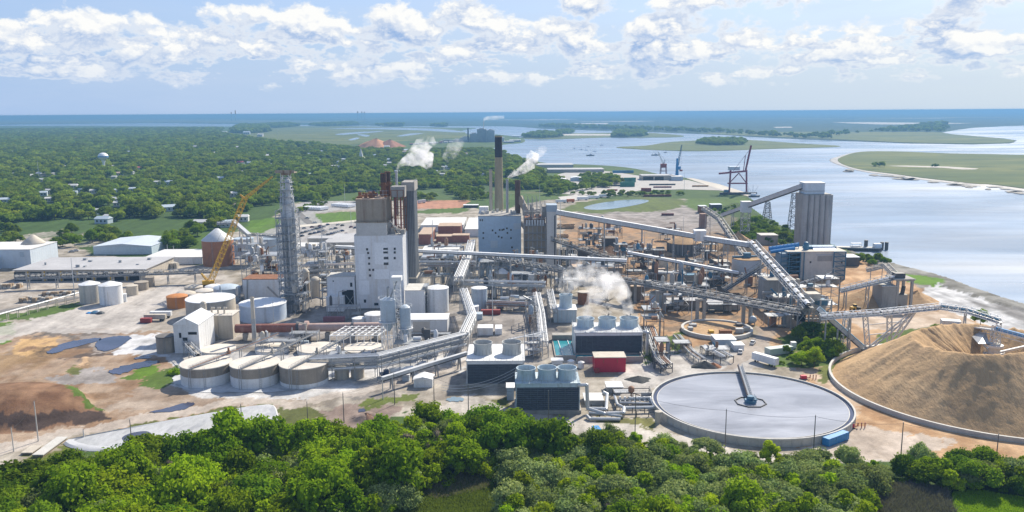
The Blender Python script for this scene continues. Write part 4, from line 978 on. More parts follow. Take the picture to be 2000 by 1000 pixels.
b = MB(); b.box(((a.x+c.x)/2, Yb+13, c.z-.2), c.x-a.x+1.6, 27.6, .4); rail(b, [(a.x-.7, Yb-.7, c.z+.2), (c.x+.7, Yb-.7, c.z+.2), (c.x+.7, Yb+26, c.z+.2)], 1.1, .09, 2); b.build('gallery_walkway', M_rusty, B.root)
MB().box(((a.x+c.x)/2, Yb+13, e.z), c.x-a.x-.2, 26, .5).build('upper_roof', M_tanroof, B.root)
b = MB(); rgb = random.Random(4)
for i in range(26):
    x = rgb.uniform(a.x+1, c.x-1); y = Yb+rgb.uniform(4, 24); hh = rgb.uniform(.8, 3.4); b.box((x, y, e.z+.5), rgb.uniform(.5, 2.2), rgb.uniform(.5, 2.2), hh)
rail(b, [(a.x, Yb+1, e.z+.5), (c.x, Yb+1, e.z+.5), (c.x, Yb+25, e.z+.5)], 1.2, .1, 2)
b.build('roof_machinery', M_rust, B.root, kind='stuff')
b = MB()
for i in range(5): x = a.x+2+i*3.4; b.bar((x, Yb+10, e.z), (x, Yb+10, e.z+5), .25); b.bar((x, Yb+10, e.z+4.5), (x+3.4, Yb+10, e.z+4.5), .2); b.bar((x, Yb+10, e.z+2.2), (x+3.4, Yb+10, e.z+2.2), .2)
b.build('roof_frame', M_galv, B.root)
for px, yt in ((750, 338), (758, 335)):
    q = FP(px, 384, Yb+(15 if px == 750 else 21)); zt = FP(px, yt, q.y).z
    s_ = MB().lathe((q.x, q.y, e.z), [(1.75, 0), (1.7, zt-e.z-1), (1.85, zt-e.z), (1.4, zt-e.z), (1.4, zt-e.z-2)], 16, True, True).build('roof_stack', M_rust, B.root, True)
    MB().cyl((q.x, q.y, e.z+(zt-e.z)*.62), 1.95, (zt-e.z)*.36, 16).build('soot_band', mat('sooty_brown', (.085, .05, .04), .8, .25, .4), s_, True)
    b = MB(); zc = e.z+(zt-e.z)*.5
    for k in range(12):
        an = k*math.pi/6; b.bar((q.x+1.6*math.cos(an), q.y+1.6*math.sin(an), zc), (q.x+2.7*math.cos(an), q.y+2.7*math.sin(an), zc), .2); b.bar((q.x+2.7*math.cos(an), q.y+2.7*math.sin(an), zc), (q.x+2.7*math.cos(an), q.y+2.7*math.sin(an), zc+1.2), .12)
        an2 = an+math.pi/6; b.bar((q.x+2.7*math.cos(an), q.y+2.7*math.sin(an), zc+1.2), (q.x+2.7*math.cos(an2), q.y+2.7*math.sin(an2), zc+1.2), .12); b.bar((q.x+2.7*math.cos(an), q.y+2.7*math.sin(an), zc), (q.x+2.7*math.cos(an2), q.y+2.7*math.sin(an2), zc), .3)
    b.build('stack_platform', M_rust, s_)
# steel frame between the boiler house and its duct tower
x0f, x1f = FP(766, 450, Yb+8).x, FP(790, 450, Yb+8).x; zt = FP(780, 371, Yb+10).z; b = MB()
for x in (x0f, (x0f+x1f)/2, x1f):
    for y in (Yb+8, Yb+20): b.bar((x, y, B.h), (x, y, zt), .45)
for z in np.linspace(B.h+4, zt, 5):
    for y in (Yb+8, Yb+20): b.bar((x0f, y, z), (x1f, y, z), .3)
for i in range(3): b.bar((x0f, Yb+8, B.h+i*8), (x1f, Yb+8, B.h+i*8+8), .2)
b.build('roof_gantry', M_rust, B.root)
b = MB(); b.pipe([(x0f+2, Yb+11, B.h), (x0f+2, Yb+11, zt)], .7); b.pipe([(x0f+5, Yb+14, B.h), (x0f+5, Yb+14, zt)], .5); b.build('riser_duct', mat('red_riser', (.28, .10, .08), .7, .2, .4), B.root, True)
MB().box(((x0f+x1f)/2, Yb+14, zt-4.5), x1f-x0f+1, 9, 6.5).build('flue_duct', M_conc, B.root)
b = MB()
for i in range(8): b.box((x0f+rgb.uniform(0, x1f-x0f), Yb+rgb.uniform(2, 16), B.h+.3), rgb.uniform(1, 2.4), rgb.uniform(1, 2.4), rgb.uniform(1, 4))
for i in range(4): b.tube((c.x+1+i*.5, Yb+4+i, B.h+9-i), (c.x+7+i, Yb+2+i, B.h+1), .35, 6)
b.build('roof_duct', M_conc, B.root)
steamA = FP(776.5, 331, Yb+24)
stack('vent_stack', 'slim pale steel vent stack steaming beside the grey duct tower', 'stack', 776.5, 420, 333, 5, 5, M_galvl, Y0=Yb+24)
# duct tower
D = bld('duct_tower', 'tall square dark grey ribbed duct tower right of the white boiler house', 'duct tower', 792, 814, 585, 356, 17, mat('ribbed_grey_cladding', (.13, .145, .165), .5, .12, .1, (.07, .07, .07), .6, metal=.2), None)
b = MB()
for i in range(7):
    x = D.x0+D.w*(i+.5)/7; b.box((x, D.Y-.15, 14), .5, .5, D.h-18)
b.build('rib', mat('grey_rib', (.22, .23, .25), .5, .15, .3), D.root, kind='stuff'); MB().box((D.cx, D.Y+8.5, D.h-5.5), D.w+.9, 17.9, 5.6).build('hood', M_conc, D.root)
MB().box((D.cx, D.Y+8.5, 14), D.w+1.2, 18.2, .8).build('collar', M_cream, D.root)
b = MB(); rail(b, [(D.x0, D.Y, D.h), (D.x1, D.Y, D.h), (D.x1, D.Y+17, D.h)], 1.2, .1, 2); b.build('handrail', M_galv, D.root)
E1 = bld('annex_building', 'cream annex with sloping top at the foot of the duct tower', 'annex', 792, 830, 614, 568, 20, M_limew, M_conc2, over=.2)
E2 = bld('annex_building', 'stepped white cladding block left of the boiler house above a dull red container', 'annex', 641, 694, 604, 541, 14, M_white, M_conc2, over=.2)
MB().box((E2.cx-E2.w*.17, E2.Y-3, 0), E2.w*.62, 6, E2.h*.45).build('lower_block', M_limew, E2.root)
MB().box((E2.cx+E2.w*.25, E2.Y-.2, 2), E2.w*.42, .5, E2.h*.5).build('opening', M_dark, E2.root)
b = MB(); rail(b, [(E2.x0, E2.Y-.2, E2.h+.4), (E2.x1, E2.Y-.2, E2.h+.4)], 1.1, .1, 2); b.bar((E2.cx+3, E2.Y-.4, 2), (E2.cx+8, E2.Y-.4, 9), .3); b.bar((E2.cx+8, E2.Y-.4, 2), (E2.cx+3, E2.Y-.4, 9), .3); b.build('bracing', M_galv, E2.root)
wins(E2, [(686, 556, 4, 8), (651, 549, 2, 2)])
# second boiler house
B2 = bld('boiler_house', 'blue-white boiler house with scattered dark windows under the tall two-tone chimney', 'boiler house', 935, 1018, 512, 422, 30, mat('blue_white_cladding', (.46, .59, .72), .5, .10, .06, (.34, .33, .3), .35), M_conc, over=.4)
wins(B2, [(944, 455), (944, 465), (962, 450), (968, 455), (976, 449), (981, 449), (984, 448), (990, 446), (991, 455), (998, 449), (998, 465), (1000, 483), (978, 495, 6, 5), (945, 498, 3, 6), (980, 464), (974, 462), (938, 430, 2, 4), (942, 430, 2, 4)], 1.2, 1.3)
panels(B2, [(958, 470, 972, 484), (1003, 436, 1016, 448)], mat('pale_blue_panel', (.55, .63, .70), .5, .05, .1))
b = MB()
for i in range(22): b.box((rgb.uniform(B2.x0+1, B2.x1-1), B2.Y+rgb.uniform(8, 28), B2.h+.35), rgb.uniform(.6, 2.5), rgb.uniform(.6, 2.5), rgb.uniform(.6, 3))
rail(b, [(B2.x0, B2.Y, B2.h+.3), (B2.x1, B2.Y, B2.h+.3)], 1.1, .1, 2.2); b.build('roof_machinery', M_conc2, B2.root, kind='stuff')
MB().box((B2.x0+4, B2.Y+22, B2.h+.35), 7.5, 8, 5).build('penthouse', M_white, B2.root)
Yc = B2.Y+34
stack('chimney', 'tallest chimney, tan concrete with a black upper third', 'chimney', 975.5, 490, 265, 19, 13.5, mat('tan_chimney_concrete', (.33, .285, .19), .85, .1, .05, (.2, .17, .12), .4), [(307, mat('black_chimney_paint', (.035, .042, .055), .7, .15, .05))], n=28)
stack('chimney', 'slender cream chimney close on the left of the tallest one', 'chimney', 960, 492, 331, 7, 6, mat('cream_chimney', (.42, .37, .29), .85, .1, .1, (.25, .2, .15), .4))
stack('vent_stack', 'slim grey steel stack trailing white steam right of the tallest chimney', 'stack', 991, 425, 350, 5.2, 4.8, M_galv, Y0=B2.Y+20); steamB = FP(991, 348, B2.Y+20)
stack('vent_stack', 'short rust-brown stack with a slanting duct beside it', 'stack', 1011.5, 470, 352, 11, 10.5, mat('brown_stack', (.12, .075, .055), .8, .2, .3), Y0=B2.Y+16)
# rusty boiler next to it, with its pale slab
R2 = bld('boiler_casing', 'rust-brown boiler casing with open steel floors between the blue-white house and the pale slab', 'boiler frame', 1024, 1066, 522, 438, 22, M_rusty, None)
MB().box((R2.cx, R2.Y+11, R2.h), R2.w-1, 20, 5).build('upper_casing', M_rust, R2.root)
b = MB(); dk = MB()
zT = R2.h+20
for i in range(6):
    for y in (R2.Y-.6, R2.Y+22): b.bar((R2.x0+R2.w*i/5, y, 0), (R2.x0+R2.w*i/5, y, zT-(4 if i > 3 else 0)), .4)
for k in range(9):
    z = 4+k*(zT-8)/8; b.bar((R2.x0, R2.Y-.6, z), (R2.x1, R2.Y-.6, z), .35); dk.box((R2.cx, R2.Y-1.2, z), R2.w, 1.6, .15); rail(b, [(R2.x0, R2.Y-2, z), (R2.x1, R2.Y-2, z)], 1.1, .08, 2.5)
    if k % 2: b.bar((R2.x0, R2.Y-.6, z), (R2.x0+R2.w/2, R2.Y-.6, z+(zT-8)/8), .2); b.bar((R2.x1, R2.Y-.6, z), (R2.x0+R2.w/2, R2.Y-.6, z+(zT-8)/8), .2)
b.build('steel_frame', M_galv, R2.root); dk.build('walkway', M_conc, R2.root)
b = MB(); q0 = FP(1014, 384, B2.Y+16); q1 = FP(1034, 425, B2.Y+14); b.bar(q0, q1, 4.0, 4.5); b.build('slanting_duct', M_rusty, R2.root)
b = MB(); b.bar(FP(1012, 428, B2.Y+4), FP(1030, 452, B2.Y+2), 2.5, 2.5); b.bar(FP(1030, 415, B2.Y+12), FP(1055, 412, B2.Y+12), 3, 4); b.build('flue_duct', M_conc, R2.root)
b = MB()
for i in range(14): b.box((rgb.uniform(R2.x0, R2.x1), R2.Y+rgb.uniform(2, 18), R2.h+5), rgb.uniform(1, 3), rgb.uniform(1, 3), rgb.uniform(1, 11))
b.build('roof_machinery', M_conc, R2.root, kind='stuff')
b = MB()
for i in range(7): b.cyl((R2.x0+2+i*(R2.w-4)/6, R2.Y-.8, R2.h-1), .8, 4.6, 8)
b.build('fan_housing', M_galvl, R2.root)
SL = bld('duct_tower', 'plain pale grey slab tower with a blue-grey cap beside the rusty boiler casing', 'duct tower', 1068, 1087, 524, 401, 13, mat('pale_grey_slab', (.56, .55, .53), .6, .06, .1, (.4, .38, .35), .3), None)
MB().box((SL.cx, SL.Y+6.5, SL.h-5), SL.w+.7, 13.6, 5.2).build('cap', mat('blue_grey_cap', (.34, .41, .48), .5, .08, .2), SL.root)
b = MB(); b.box((SL.x1-1.4, SL.Y-.12, 3), 1.0, .3, SL.h*.78); b.build('cable_slot', M_steel, SL.root)
# ---------------------------------------------------------------- stripping tower, cranes
p = G(571, 606); root = thing('lattice_tower', 'tall latticed distillation tower with white columns and a flat rusty top deck', 'tower', p); zt = HT(571, 606, 331)
b = MB(); b.lattice((p.x, p.y, 0), (p.x, p.y, zt*.72), 11.5, 11.0, 14, .26); b.build('steel_frame', M_galv, root)
b = MB(); b.lattice((p.x+.3, p.y, zt*.72), (p.x+.3, p.y, zt-2), 7.0, 4.6, 8, .22); b.build('upper_frame', M_galvl, root)
for ox, r, z1, mm in ((-1.9, 1.5, .84, M_pipe), (.9, 2.1, .93, M_limew), (3.4, 1.2, .80, M_galvl), (-3.6, .7, .7, M_pipe)):
    MB().lathe((p.x+ox, p.y+1, 0), [(r, 0), (r, zt*z1*.82), (r*.72, zt*z1*.88), (r*.72, zt*z1), (.1, zt*z1+r*.6)], 16).build('column', mm, root, True)
b = MB(); rs = random.Random(3)
for k in range(1, 13):
    z = zt*.72*k/13; b.box((p.x, p.y, z), 12.6, 12.6, .18); rail(b, [(p.x-6.3, p.y-6.3, z), (p.x+6.3, p.y-6.3, z), (p.x+6.3, p.y+6.3, z)], 1.1, .08, 3)
for k in range(4):
    z = zt*(.76+.05*k); b.box((p.x+.3, p.y, z), 7.5, 7.5, .16); rail(b, [(p.x-3.4, p.y-3.7, z), (p.x+4, p.y-3.7, z)], 1.1, .08, 2)
b.build('platform', M_galv, root)
b = MB()
for i in range(16): x, y = p.x+rs.uniform(-5, 5), p.y-rs.uniform(3, 6); b.tube((x, y, rs.uniform(0, 30)), (x, y, rs.uniform(35, zt*.7)), rs.uniform(.12, .35), 6)
b.build('riser_pipe', M_pipe, root)
b = MB(); b.box((p.x+.6, p.y, zt-2), 11.5, 7, .5); b.box((p.x+.6, p.y-3.3, zt-1.5), 11.5, .3, 1.3); b.box((p.x+.6, p.y, zt-3.2), 5, 5, 1.2); b.build('top_deck', M_rusty, root)
# yellow crawler crane
Yk = G(412, 560).y; f0 = G(412, 560); root = thing('crawler_crane', 'yellow lattice-boom crawler crane with luffing jib working by the tank yard', 'crane', f0)
e1 = FP(412, 548, Yk); e2 = FP(478, 388, Yk+6); e3 = FP(532, 345, Yk+10); b = MB()
def boom(b, P, Q, w0, w1, n, t):
    d = (Q-P).normalized(); s1 = d.cross(Vector((0, 1, 0))).normalized(); s2 = s1.cross(d); pr = []
    for i in range(n+1):
        k = i/n; w = (w0+(w1-w0)*k)/2; c = P.lerp(Q, k); pr.append([c+s1*a_*w+s2*b_*w for a_, b_ in ((-1, -1), (1, -1), (1, 1), (-1, 1))])
    for j in range(4): b.bar(pr[0][j], pr[-1][j], t*1.5)
    for i in range(n):
        for j in range(4): b.bar(pr[i][j], pr[i+1][(j+1) % 4], t); b.bar(pr[i+1][j], pr[i+1][(j+1) % 4], t)
boom(b, e1, e2, 3.4, 3.0, 18, .22); b.build('main_boom', M_yellow, root)
b = MB(); boom(b, e2, e3, 2.2, .8, 14, .16); b.build('luffing_jib', M_yellow, root)
b = MB(); g_ = FP(469, 380, Yk+6); boom(b, e2, g_, 1.4, .6, 4, .16); boom(b, FP(409, 552, Yk), FP(393, 534, Yk), 1.6, .7, 5, .18); b.build('jib_strut', M_yellow, root)
b = MB(); b.tube(g_, e3, .07, 4); b.tube(g_, FP(393, 534, Yk), .06, 4); b.tube(e3, e3-Vector((0, 0, 22)), .07, 4); b.build('cable', M_wire, root)
b = MB(); b.box((f0.x-2, f0.y+1, 1.6), 8, 3.6, 2.6, .3); b.build('cab', M_yellow, root); b = MB(); b.box((f0.x-1, f0.y-1.8, 0), 8.5, 1.3, 1.5, .3); b.box((f0.x-2, f0.y+3.6, 0), 8.5, 1.3, 1.5, .3); b.build('track', M_tyre, root)
# ---------------------------------------------------------------- tanks
CT = 'tank'
T1 = [tank('settling_tank', l, CT, x0, x1, yb, yt, M_tankbr, M_limetop, 'flat', 'three big brown and white tanks', band=(bd, M_limew), rim=True) for l, x0, x1, yb, yt, bd in (
    ('left one of three big brown and white tanks at the edge of the works', 358, 454, 759, 722, 739), ('middle one of three big brown and white tanks at the edge of the works', 454, 548, 761, 722, 741), ('right one of three big brown and white tanks, its white band low and sloping', 549, 642, 760, 722, 752))]
for i, t in enumerate(T1):       # walkways running back across the roofs
    c = t.c; h = t.h+.5; dx_ = (.62, .5, .42)[i]; A_ = Vector((c.x-3.2, c.y-t.r-.5, h)); B_ = A_+Vector((dx_*44, 44, 3.5)); d = (B_-A_).normalized(); s_ = Vector((d.y, -d.x, 0)); b = MB()
    b.bar(A_, B_, 1.1, .2)
    for q in (-.55, .55):
        rail(b, [A_+s_*q, B_+s_*q], 1.2, .1, 2.2)
        b.bar((A_.x+s_.x*q, A_.y-.4, 0), A_+s_*q, .25)
    for k in (.3, .55, .8): m_ = A_.lerp(B_, k); b.bar(m_-s_*.7, (m_-s_*.7).xy.to_3d()+Vector((0, 0, h-2 if k < .4 else 0)), .3); b.bar(m_+s_*.7, (m_+s_*.7).xy.to_3d()+Vector((0, 0, h-2 if k < .4 else 0)), .3)
    o = b.build('access_bridge', M_galv, t.root)
    b = MB(); m_ = A_.lerp(B_, .42); b.box((m_.x, m_.y, m_.z), 1.6, 1.6, 1.3); b.cyl((m_.x, m_.y, m_.z+1.3), .5, 1.6, 8); b.tube(A_+s_*.5+Vector((0, 0, .6)), B_+s_*.5+Vector((0, 0, .6)), .2, 6); b.build('drive_unit', M_rpipe if i == 0 else M_conc, t.root)
for l, x0, x1, yb, yt in (('low round white-topped tank behind the left big brown tank', 395, 460, 697, 690), ('low round tan-topped tank behind the middle big brown tank', 500, 566, 695, 688), ('low round white-topped tank behind the right big brown tank', 582, 662, 698, 690), ('low round blue-shadowed tank under the long pipe rack', 674, 752, 702, 690)):
    tank('clarifier_tank', l, CT, x0, x1, yb, yt, M_limew, M_limetop, 'flat', ladder=False)
tank('small_tank', 'left one of two small cream tanks right of the three big tanks', CT, 655, 682, 743, 717, M_cream, M_limetop, 'flat', 'two small cream tanks')
tank('small_tank', 'right one of two small cream tanks, with weeds growing on its top', CT, 686, 712, 741, 715, M_cream, M_limetop, 'flat', 'two small cream tanks')
tree('shrub', *G(699, 738).xy, .6, 'weeds growing on top of the right small cream tank', 'weeds', 'weed_clump', None, HT(699, 741, 715)-.3, False)
tank('storage_tank', 'broad tank with lit white flat roof left of the lime kiln stack', CT, 368, 460, 628, 592, M_cream, M_tankw, 'flat')
tank('storage_tank', 'broad pale blue-white tank with sloped roof behind the lime kiln', CT, 471, 560, 632, 601, mat('blue_white_tank', (.52, .60, .70), .5, .06, .1), M_tankw, 'flat')
tank('small_tank', 'short tank with a rusty orange top half near the red container', CT, 328, 367, 604, 582, M_orange, M_orange, 'dome', rh=.1)
for i, (x0, x1, yb, yt, mm) in enumerate(((346, 382, 588, 576, M_cream), (362, 396, 574, 563, M_cream), (383, 418, 582, 571, M_limetop), (402, 434, 572, 562, M_limew), (372, 402, 592, 580, M_limetop), (420, 470, 592, 566, M_tankb))):
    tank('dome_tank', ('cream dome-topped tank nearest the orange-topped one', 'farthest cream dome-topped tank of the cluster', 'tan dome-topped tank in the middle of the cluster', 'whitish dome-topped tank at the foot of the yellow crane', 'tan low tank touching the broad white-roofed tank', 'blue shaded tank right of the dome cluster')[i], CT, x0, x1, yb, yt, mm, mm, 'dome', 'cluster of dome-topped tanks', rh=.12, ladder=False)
tank('steel_silo', 'stained cream silo with cone roof, left of a white twin', 'silo', 159, 197, 594, 558, mat('stained_cream_silo', (.56, .53, .47), .5, .1, .1, (.3, .24, .17), .6), M_tankw, 'cone', 'pair of white silos', rh=.16)
tank('steel_silo', 'clean blue-white silo with cone roof, right of a stained twin', 'silo', 197.5, 240, 597, 560, M_tankw, M_tankw, 'cone', 'pair of white silos', rh=.16)
for l, x0, x1, yb, yt, mm in (('small cream tank just right of the white silos', 248, 270, 578, 560, M_cream), ('dark-topped open tank behind the small cream tank', 264, 290, 568, 553, M_tankbr), ('brown tank at the right end of the small row by the silos', 285, 302, 561, 543, M_tankbr), ('tiny white tank against the right-hand silo', 240, 248, 590, 575, M_tankw)):
    tank('small_tank', l, CT, x0, x1, yb, yt, mm, mm, 'flat', ladder=False)
tank('brick_silo', 'big orange brick silo with grey cone roof behind the yellow crane', 'silo', 399, 458, 522, 472, mat('orange_brick', (.36, .165, .085), .85, .15, .3, (.24, .15, .10), .5), M_galvl, 'cone', rh=.36)
tank('storage_tank', 'pale blue tank right of the orange brick silo', CT, 459, 497, 503, 468, M_tankb, M_tankb, 'flat'); tank('storage_tank', 'pale blue tank left of the lattice tower', CT, 509, 552, 500, 468, M_tankb, M_tankb, 'flat')
tank('concrete_silo', 'grey concrete silo with conical cap behind the white mill at the left edge', 'silo', 49, 90, 514, 477, M_conc, M_cream, 'cone', rh=.38)
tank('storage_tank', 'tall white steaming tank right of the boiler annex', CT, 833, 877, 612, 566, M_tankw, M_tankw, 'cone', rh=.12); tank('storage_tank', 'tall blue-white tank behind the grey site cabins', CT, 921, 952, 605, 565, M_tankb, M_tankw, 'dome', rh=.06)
tank('small_tank', 'short white tank in front of the tall blue-white one', CT, 911, 935, 613, 600, M_tankw, M_tankw, 'flat', ladder=False); tank('small_tank', 'white open-topped tank behind the lime kiln, left of a wider one', CT, 688, 714, 634, 624, M_limew, M_limew, 'flat', ladder=False); tank('storage_tank', 'wide low white tank behind the lime silos', CT, 713, 752, 634, 617, M_limew, M_limew, 'dome', rh=.08)
tank('small_tank', 'brown steel tank beside the white lime pad at the left', CT, 308, 343, 692, 660, M_tankbr, mat('dark_tank_top', (.14, .13, .12), .7, .2, .4), 'flat')
tank('small_tank', 'cream upright tank between the pipe manifold and the clarifier', CT, 1279, 1291, 828, 806, M_cream, M_cream, 'flat', ladder=False)
# ---------------------------------------------------------------- lime kiln
Yk = G(600, 662).y; zk = 6.0; xA, xB = FP(461, 650, Yk).x, FP(762, 650, Yk).x; root = thing('lime_kiln', 'long rust-red rotary lime kiln lying across the works', 'kiln', ((xA+xB)/2, Yk, 0))
xm = FP(583, 640, Yk).x; b = MB(); b.tube((xA, Yk, zk), (xm, Yk, zk+.3), 2.4, 24); b.build('hot_shell', M_kiln, root, True); b = MB(); b.tube((xm, Yk, zk+.3), (xB, Yk, zk+.8), 2.3, 24); b.build('cool_shell', M_kilnp, root, True)
for px in (582, 689): x = FP(px, 640, Yk).x; MB().tube((x-.7, Yk, zk+.3), (x+.7, Yk, zk+.3), 2.75, 24).build('riding_ring', M_steel, root, True); MB().box((x, Yk, 0), 3, 6, zk-2.3).build('pier', M_conc, root)
x = FP(599, 640, Yk).x; MB().tube((x-.9, Yk, zk+.3), (x+.9, Yk, zk+.3), 3.7, 28).build('girth_gear', M_kilnp, root, True); MB().box((x, Yk-3, 0), 5, 4, 3).build('drive_unit', M_steel, root)
for px in (480, 520, 640, 735): MB().box((FP(px, 640, Yk).x, Yk, 0), 2.4, 5, zk-2.2).build('pier', M_conc, root)
stack('chimney', 'tan kiln chimney with ringed platforms standing in front of the kiln', 'chimney', 497.5, 671, 580, 9, 6.5, M_cream, [(660, M_galv), (622, M_cream)])
K = bld('kiln_house', 'white gabled kiln house with dark doors at the firing end of the lime kiln', 'kiln house', 342, 391, 690, 634, 22, M_limew, M_tankw, pitch=3.5)
wins(K, [(362, 667, 9, 16), (380, 677, 4, 8), (352, 655, 4, 10), (376, 651, 17, 5)], m=M_dark)
K2 = bld('dust_collector', 'slope-sided tan dust collector with pipework on top between kiln house and kiln', 'dust collector', 394, 456, 662, 617, 12, M_cream, M_limetop)
MB().add([(K2.x0-1.5, K2.Y-1.2, 0), (K2.x0+K2.w*.55, K2.Y-1.2, 0), (K2.x0+K2.w*.55, K2.Y-.1, K2.h), (K2.x0+.5, K2.Y-.1, K2.h), (K2.x0-1.5, K2.Y, 0), (K2.x0+K2.w*.55, K2.Y, 0), (K2.x0+K2.w*.55, K2.Y, K2.h), (K2.x0+.5, K2.Y, K2.h)], [(0, 1, 2, 3), (5, 4, 7, 6), (0, 4, 5, 1), (1, 5, 6, 2), (3, 2, 6, 7), (0, 3, 7, 4)]).build('hopper_front', mat('tan_hopper', (.44, .38, .30), .8, .1, .2), K2.root)
b = MB(); b.pipe([(K2.x0+1, K2.Y+3, 0), (K2.x0+1, K2.Y+3, K2.h+6), (K2.x0-3, K2.Y+6, K2.h-8)], 1.6, 12)
for i in range(3): b.pipe([(K2.x0+5+i*3.4, K2.Y+4, K2.h), (K2.x0+5+i*3.4, K2.Y+4, K2.h+3.5), (K2.x0+6.5+i*3.4, K2.Y+4, K2.h+3.5)], .5, 8)
b.build('exhaust_duct', M_cream, K2.root, True)
b = MB(); b.bar((K2.x0+3, K2.Y-1.6, K2.h*.55), (K2.x0+10, K2.Y-2, K2.h*.1), 1.0, .3); rail(b, [(K2.x0+3, K2.Y-2, K2.h*.55), (K2.x0+10, K2.Y-2.4, K2.h*.1)], 1.1, .1, 1.5); rail(b, [(K2.x0, K2.Y, K2.h+.4), (K2.x1, K2.Y, K2.h+.4)], 1.1, .1, 2); b.build('stair', M_galv, K2.root)
conveyor('lime_conveyor', 'yellow-topped sloping conveyor gantry in front of the kiln house', G(362, 668, 6), G(388, 694, 6), 3.2, 2.2, 'truss', (.1, .5, .95), M_galvl, M_cream)
# lime silos
P0 = G(772, 690); root = thing('lime_silo', 'blue-white twin lime silos on legs with a head tower and ladders', 'silo', P0); k = P0.y/F
def at(px, py, y=P0.y): return FP(px, py, y)
for xa, xb, yt, yb in ((743, 774, 585, 627), (781, 803, 600, 640)):
    c = at((xa+xb)/2, yb); r = (xb-xa)/2*k; t_ = at((xa+xb)/2, yt); h = t_.z-c.z
    MB().lathe((c.x, P0.y, c.z), [(.9, -r*1.3), (r, 0), (r, h), (r*.4, h+1.2), (.2, h+1.3)], 24).build('silo_shell', M_tankb, root, True)
    b = MB()
    for i in range(8): an = i*math.pi/4; b.bar((c.x+math.cos(an)*r*.95, P0.y+math.sin(an)*r*.95, 0), (c.x+math.cos(an)*r*.95, P0.y+math.sin(an)*r*.95, c.z), .35); an2 = an+math.pi/4; b.bar((c.x+math.cos(an)*r*.95, P0.y+math.sin(an)*r*.95, c.z*.5), (c.x+math.cos(an2)*r*.95, P0.y+math.sin(an2)*r*.95, c.z*.5), .25); b.bar((c.x+math.cos(an)*r*.95, P0.y+math.sin(an)*r*.95, 0), (c.x+math.cos(an2)*r*.95, P0.y+math.sin(an2)*r*.95, c.z*.5), .16)
    b.build('leg_frame', M_limew, root)
    b = MB(); pts = [(c.x+math.cos(q*.5236)*(r+.9), P0.y+math.sin(q*.5236)*(r+.9), c.z) for q in range(13)]; rail(b, pts, 1.2, .1, 1.4); b.cyl((c.x, P0.y, c.z-.2), r+1.1, .2, 20); pts = [(q[0], q[1], c.z+h) for q in pts]; rail(b, pts, 1.2, .1, 1.4); b.build('gallery', M_limew, root)
c0, c1 = at(779, 690), at(779, 548); b = MB(); b.lattice((c0.x, P0.y+1, 0), (c0.x, P0.y+1, c1.z), 3.4, 3.2, 14, .2); b.box((c0.x, P0.y+1, c1.z), 5, 5, 2); b.build('head_tower', M_limew, root)
b = MB(); b.bar(at(762, 582), at(775, 549), 1, .8); b.pipe([at(757, 585), at(757, 562), at(760, 560)], .5, 8); b.pipe([at(778, 690), at(774, 620), at(788, 606)], .3, 6); b.build('feed_pipe', M_galv, root)
W = bld('lime_building', 'long low white lime-stained building behind the pipe rack', 'building', 797, 874, 652, 625, 14, M_limew, M_tankw, pitch=0)
panels(W, [(806, 628, 840, 648)], mat('dusty_tan_panel', (.54, .50, .45), .8, .1, .2))
# steel racking stripped of its roof, behind the low tanks
b = MB(); root = thing('frame_shed', 'skeletal white roof frame standing behind the low round tanks', 'frame', G(690, 676)); a_ = G(645, 684); w_ = G(738, 684).x-a_.x
for i in range(8): x = a_.x+w_*i/7; b.bar((x, a_.y, 0), (x, a_.y, 7.5), .35); b.bar((x+5, a_.y+22, 0), (x+5, a_.y+22, 7.5), .35); b.bar((x, a_.y, 7.5), (x+5, a_.y+22, 7.5), .5)
for j in range(6): y = a_.y+22*j/5; b.bar((a_.x+j, y, 7.7), (a_.x+w_+j, y, 7.7), .4)
b.build('roof_frame', M_limew, root)
# ---------------------------------------------------------------- pipe racks and conveyors of the centre
piperack('pipe_rack', 'long silver pipe rack climbing from the round tanks to the grey site cabins', [G(606, 700, 10), G(738, 694, 11), G(905, 652, 13)], 6.5, 2.6, 7, 3, 9, seed=2, mix=(M_galv,))
piperack('pipe_rack', 'pipe rack running back between the white tank and the blue-white tank', [G(905, 652, 13), G(922, 615, 13), G(905, 565, 14)], 5, 2.4, 5, 2, 9, seed=3)
piperack('pipe_rack', 'pale pipe bridge running away to the blue-white boiler house', [G(895, 542, 18), G(916, 492, 20), G(921, 470, 20)], 6, 2.4, 6, 2, 9, seed=8, mp=M_limew)
piperack('pipe_rack', 'long level pipe rack crossing in front of the blue-white boiler house', [G(820, 512, 17), G(928, 512, 17)], 6, 2.6, 6, 2, 9, seed=5, mix=(M_rpipe,))
piperack('pipe_rack', 'level pipe rack behind the blue-white tank', [G(905, 548, 12), G(1065, 552, 12)], 6, 2.6, 6, 2, 9, seed=6)
piperack('pipe_rack', 'bright silver pipes running towards the cooling towers from the back of the works', [G(1048, 572, 10), G(1056, 610, 9), G(1062, 668, 8)], 4.6, 2.2, 6, 2, 8, seed=7, mp=M_galvl)
piperack('pipe_rack', 'second silver pipe run beside the square cooling tower', [G(1074, 566, 9), G(1082, 604, 8)], 4, 2.2, 4, 2, 8, seed=9)
piperack('pipe_rack', 'low row of pipes along the yard behind the site cabins', [G(952, 590, 5), G(1040, 594, 5)], 5, 1.8, 7, 2, 7, seed=10, mix=(M_rpipe, M_rpipe))
piperack('pipe_rack', 'tangled pipe rack between lattice tower and white boiler house', [G(585, 520, 16), G(692, 516, 16)], 7, 3.5, 6, 3, 9, seed=12, mix=(M_rpipe, M_cream))
conveyor('pipe_conveyor', 'long slim white conveyor passing in front of the blue-white boiler house', G(655, 482, 25), G(1224, 509, 22), 1.9, 1.6, 'gallery', (.12, .3, .47, .62, .78, .93), M_tankw, M_white2, legw=2.5)
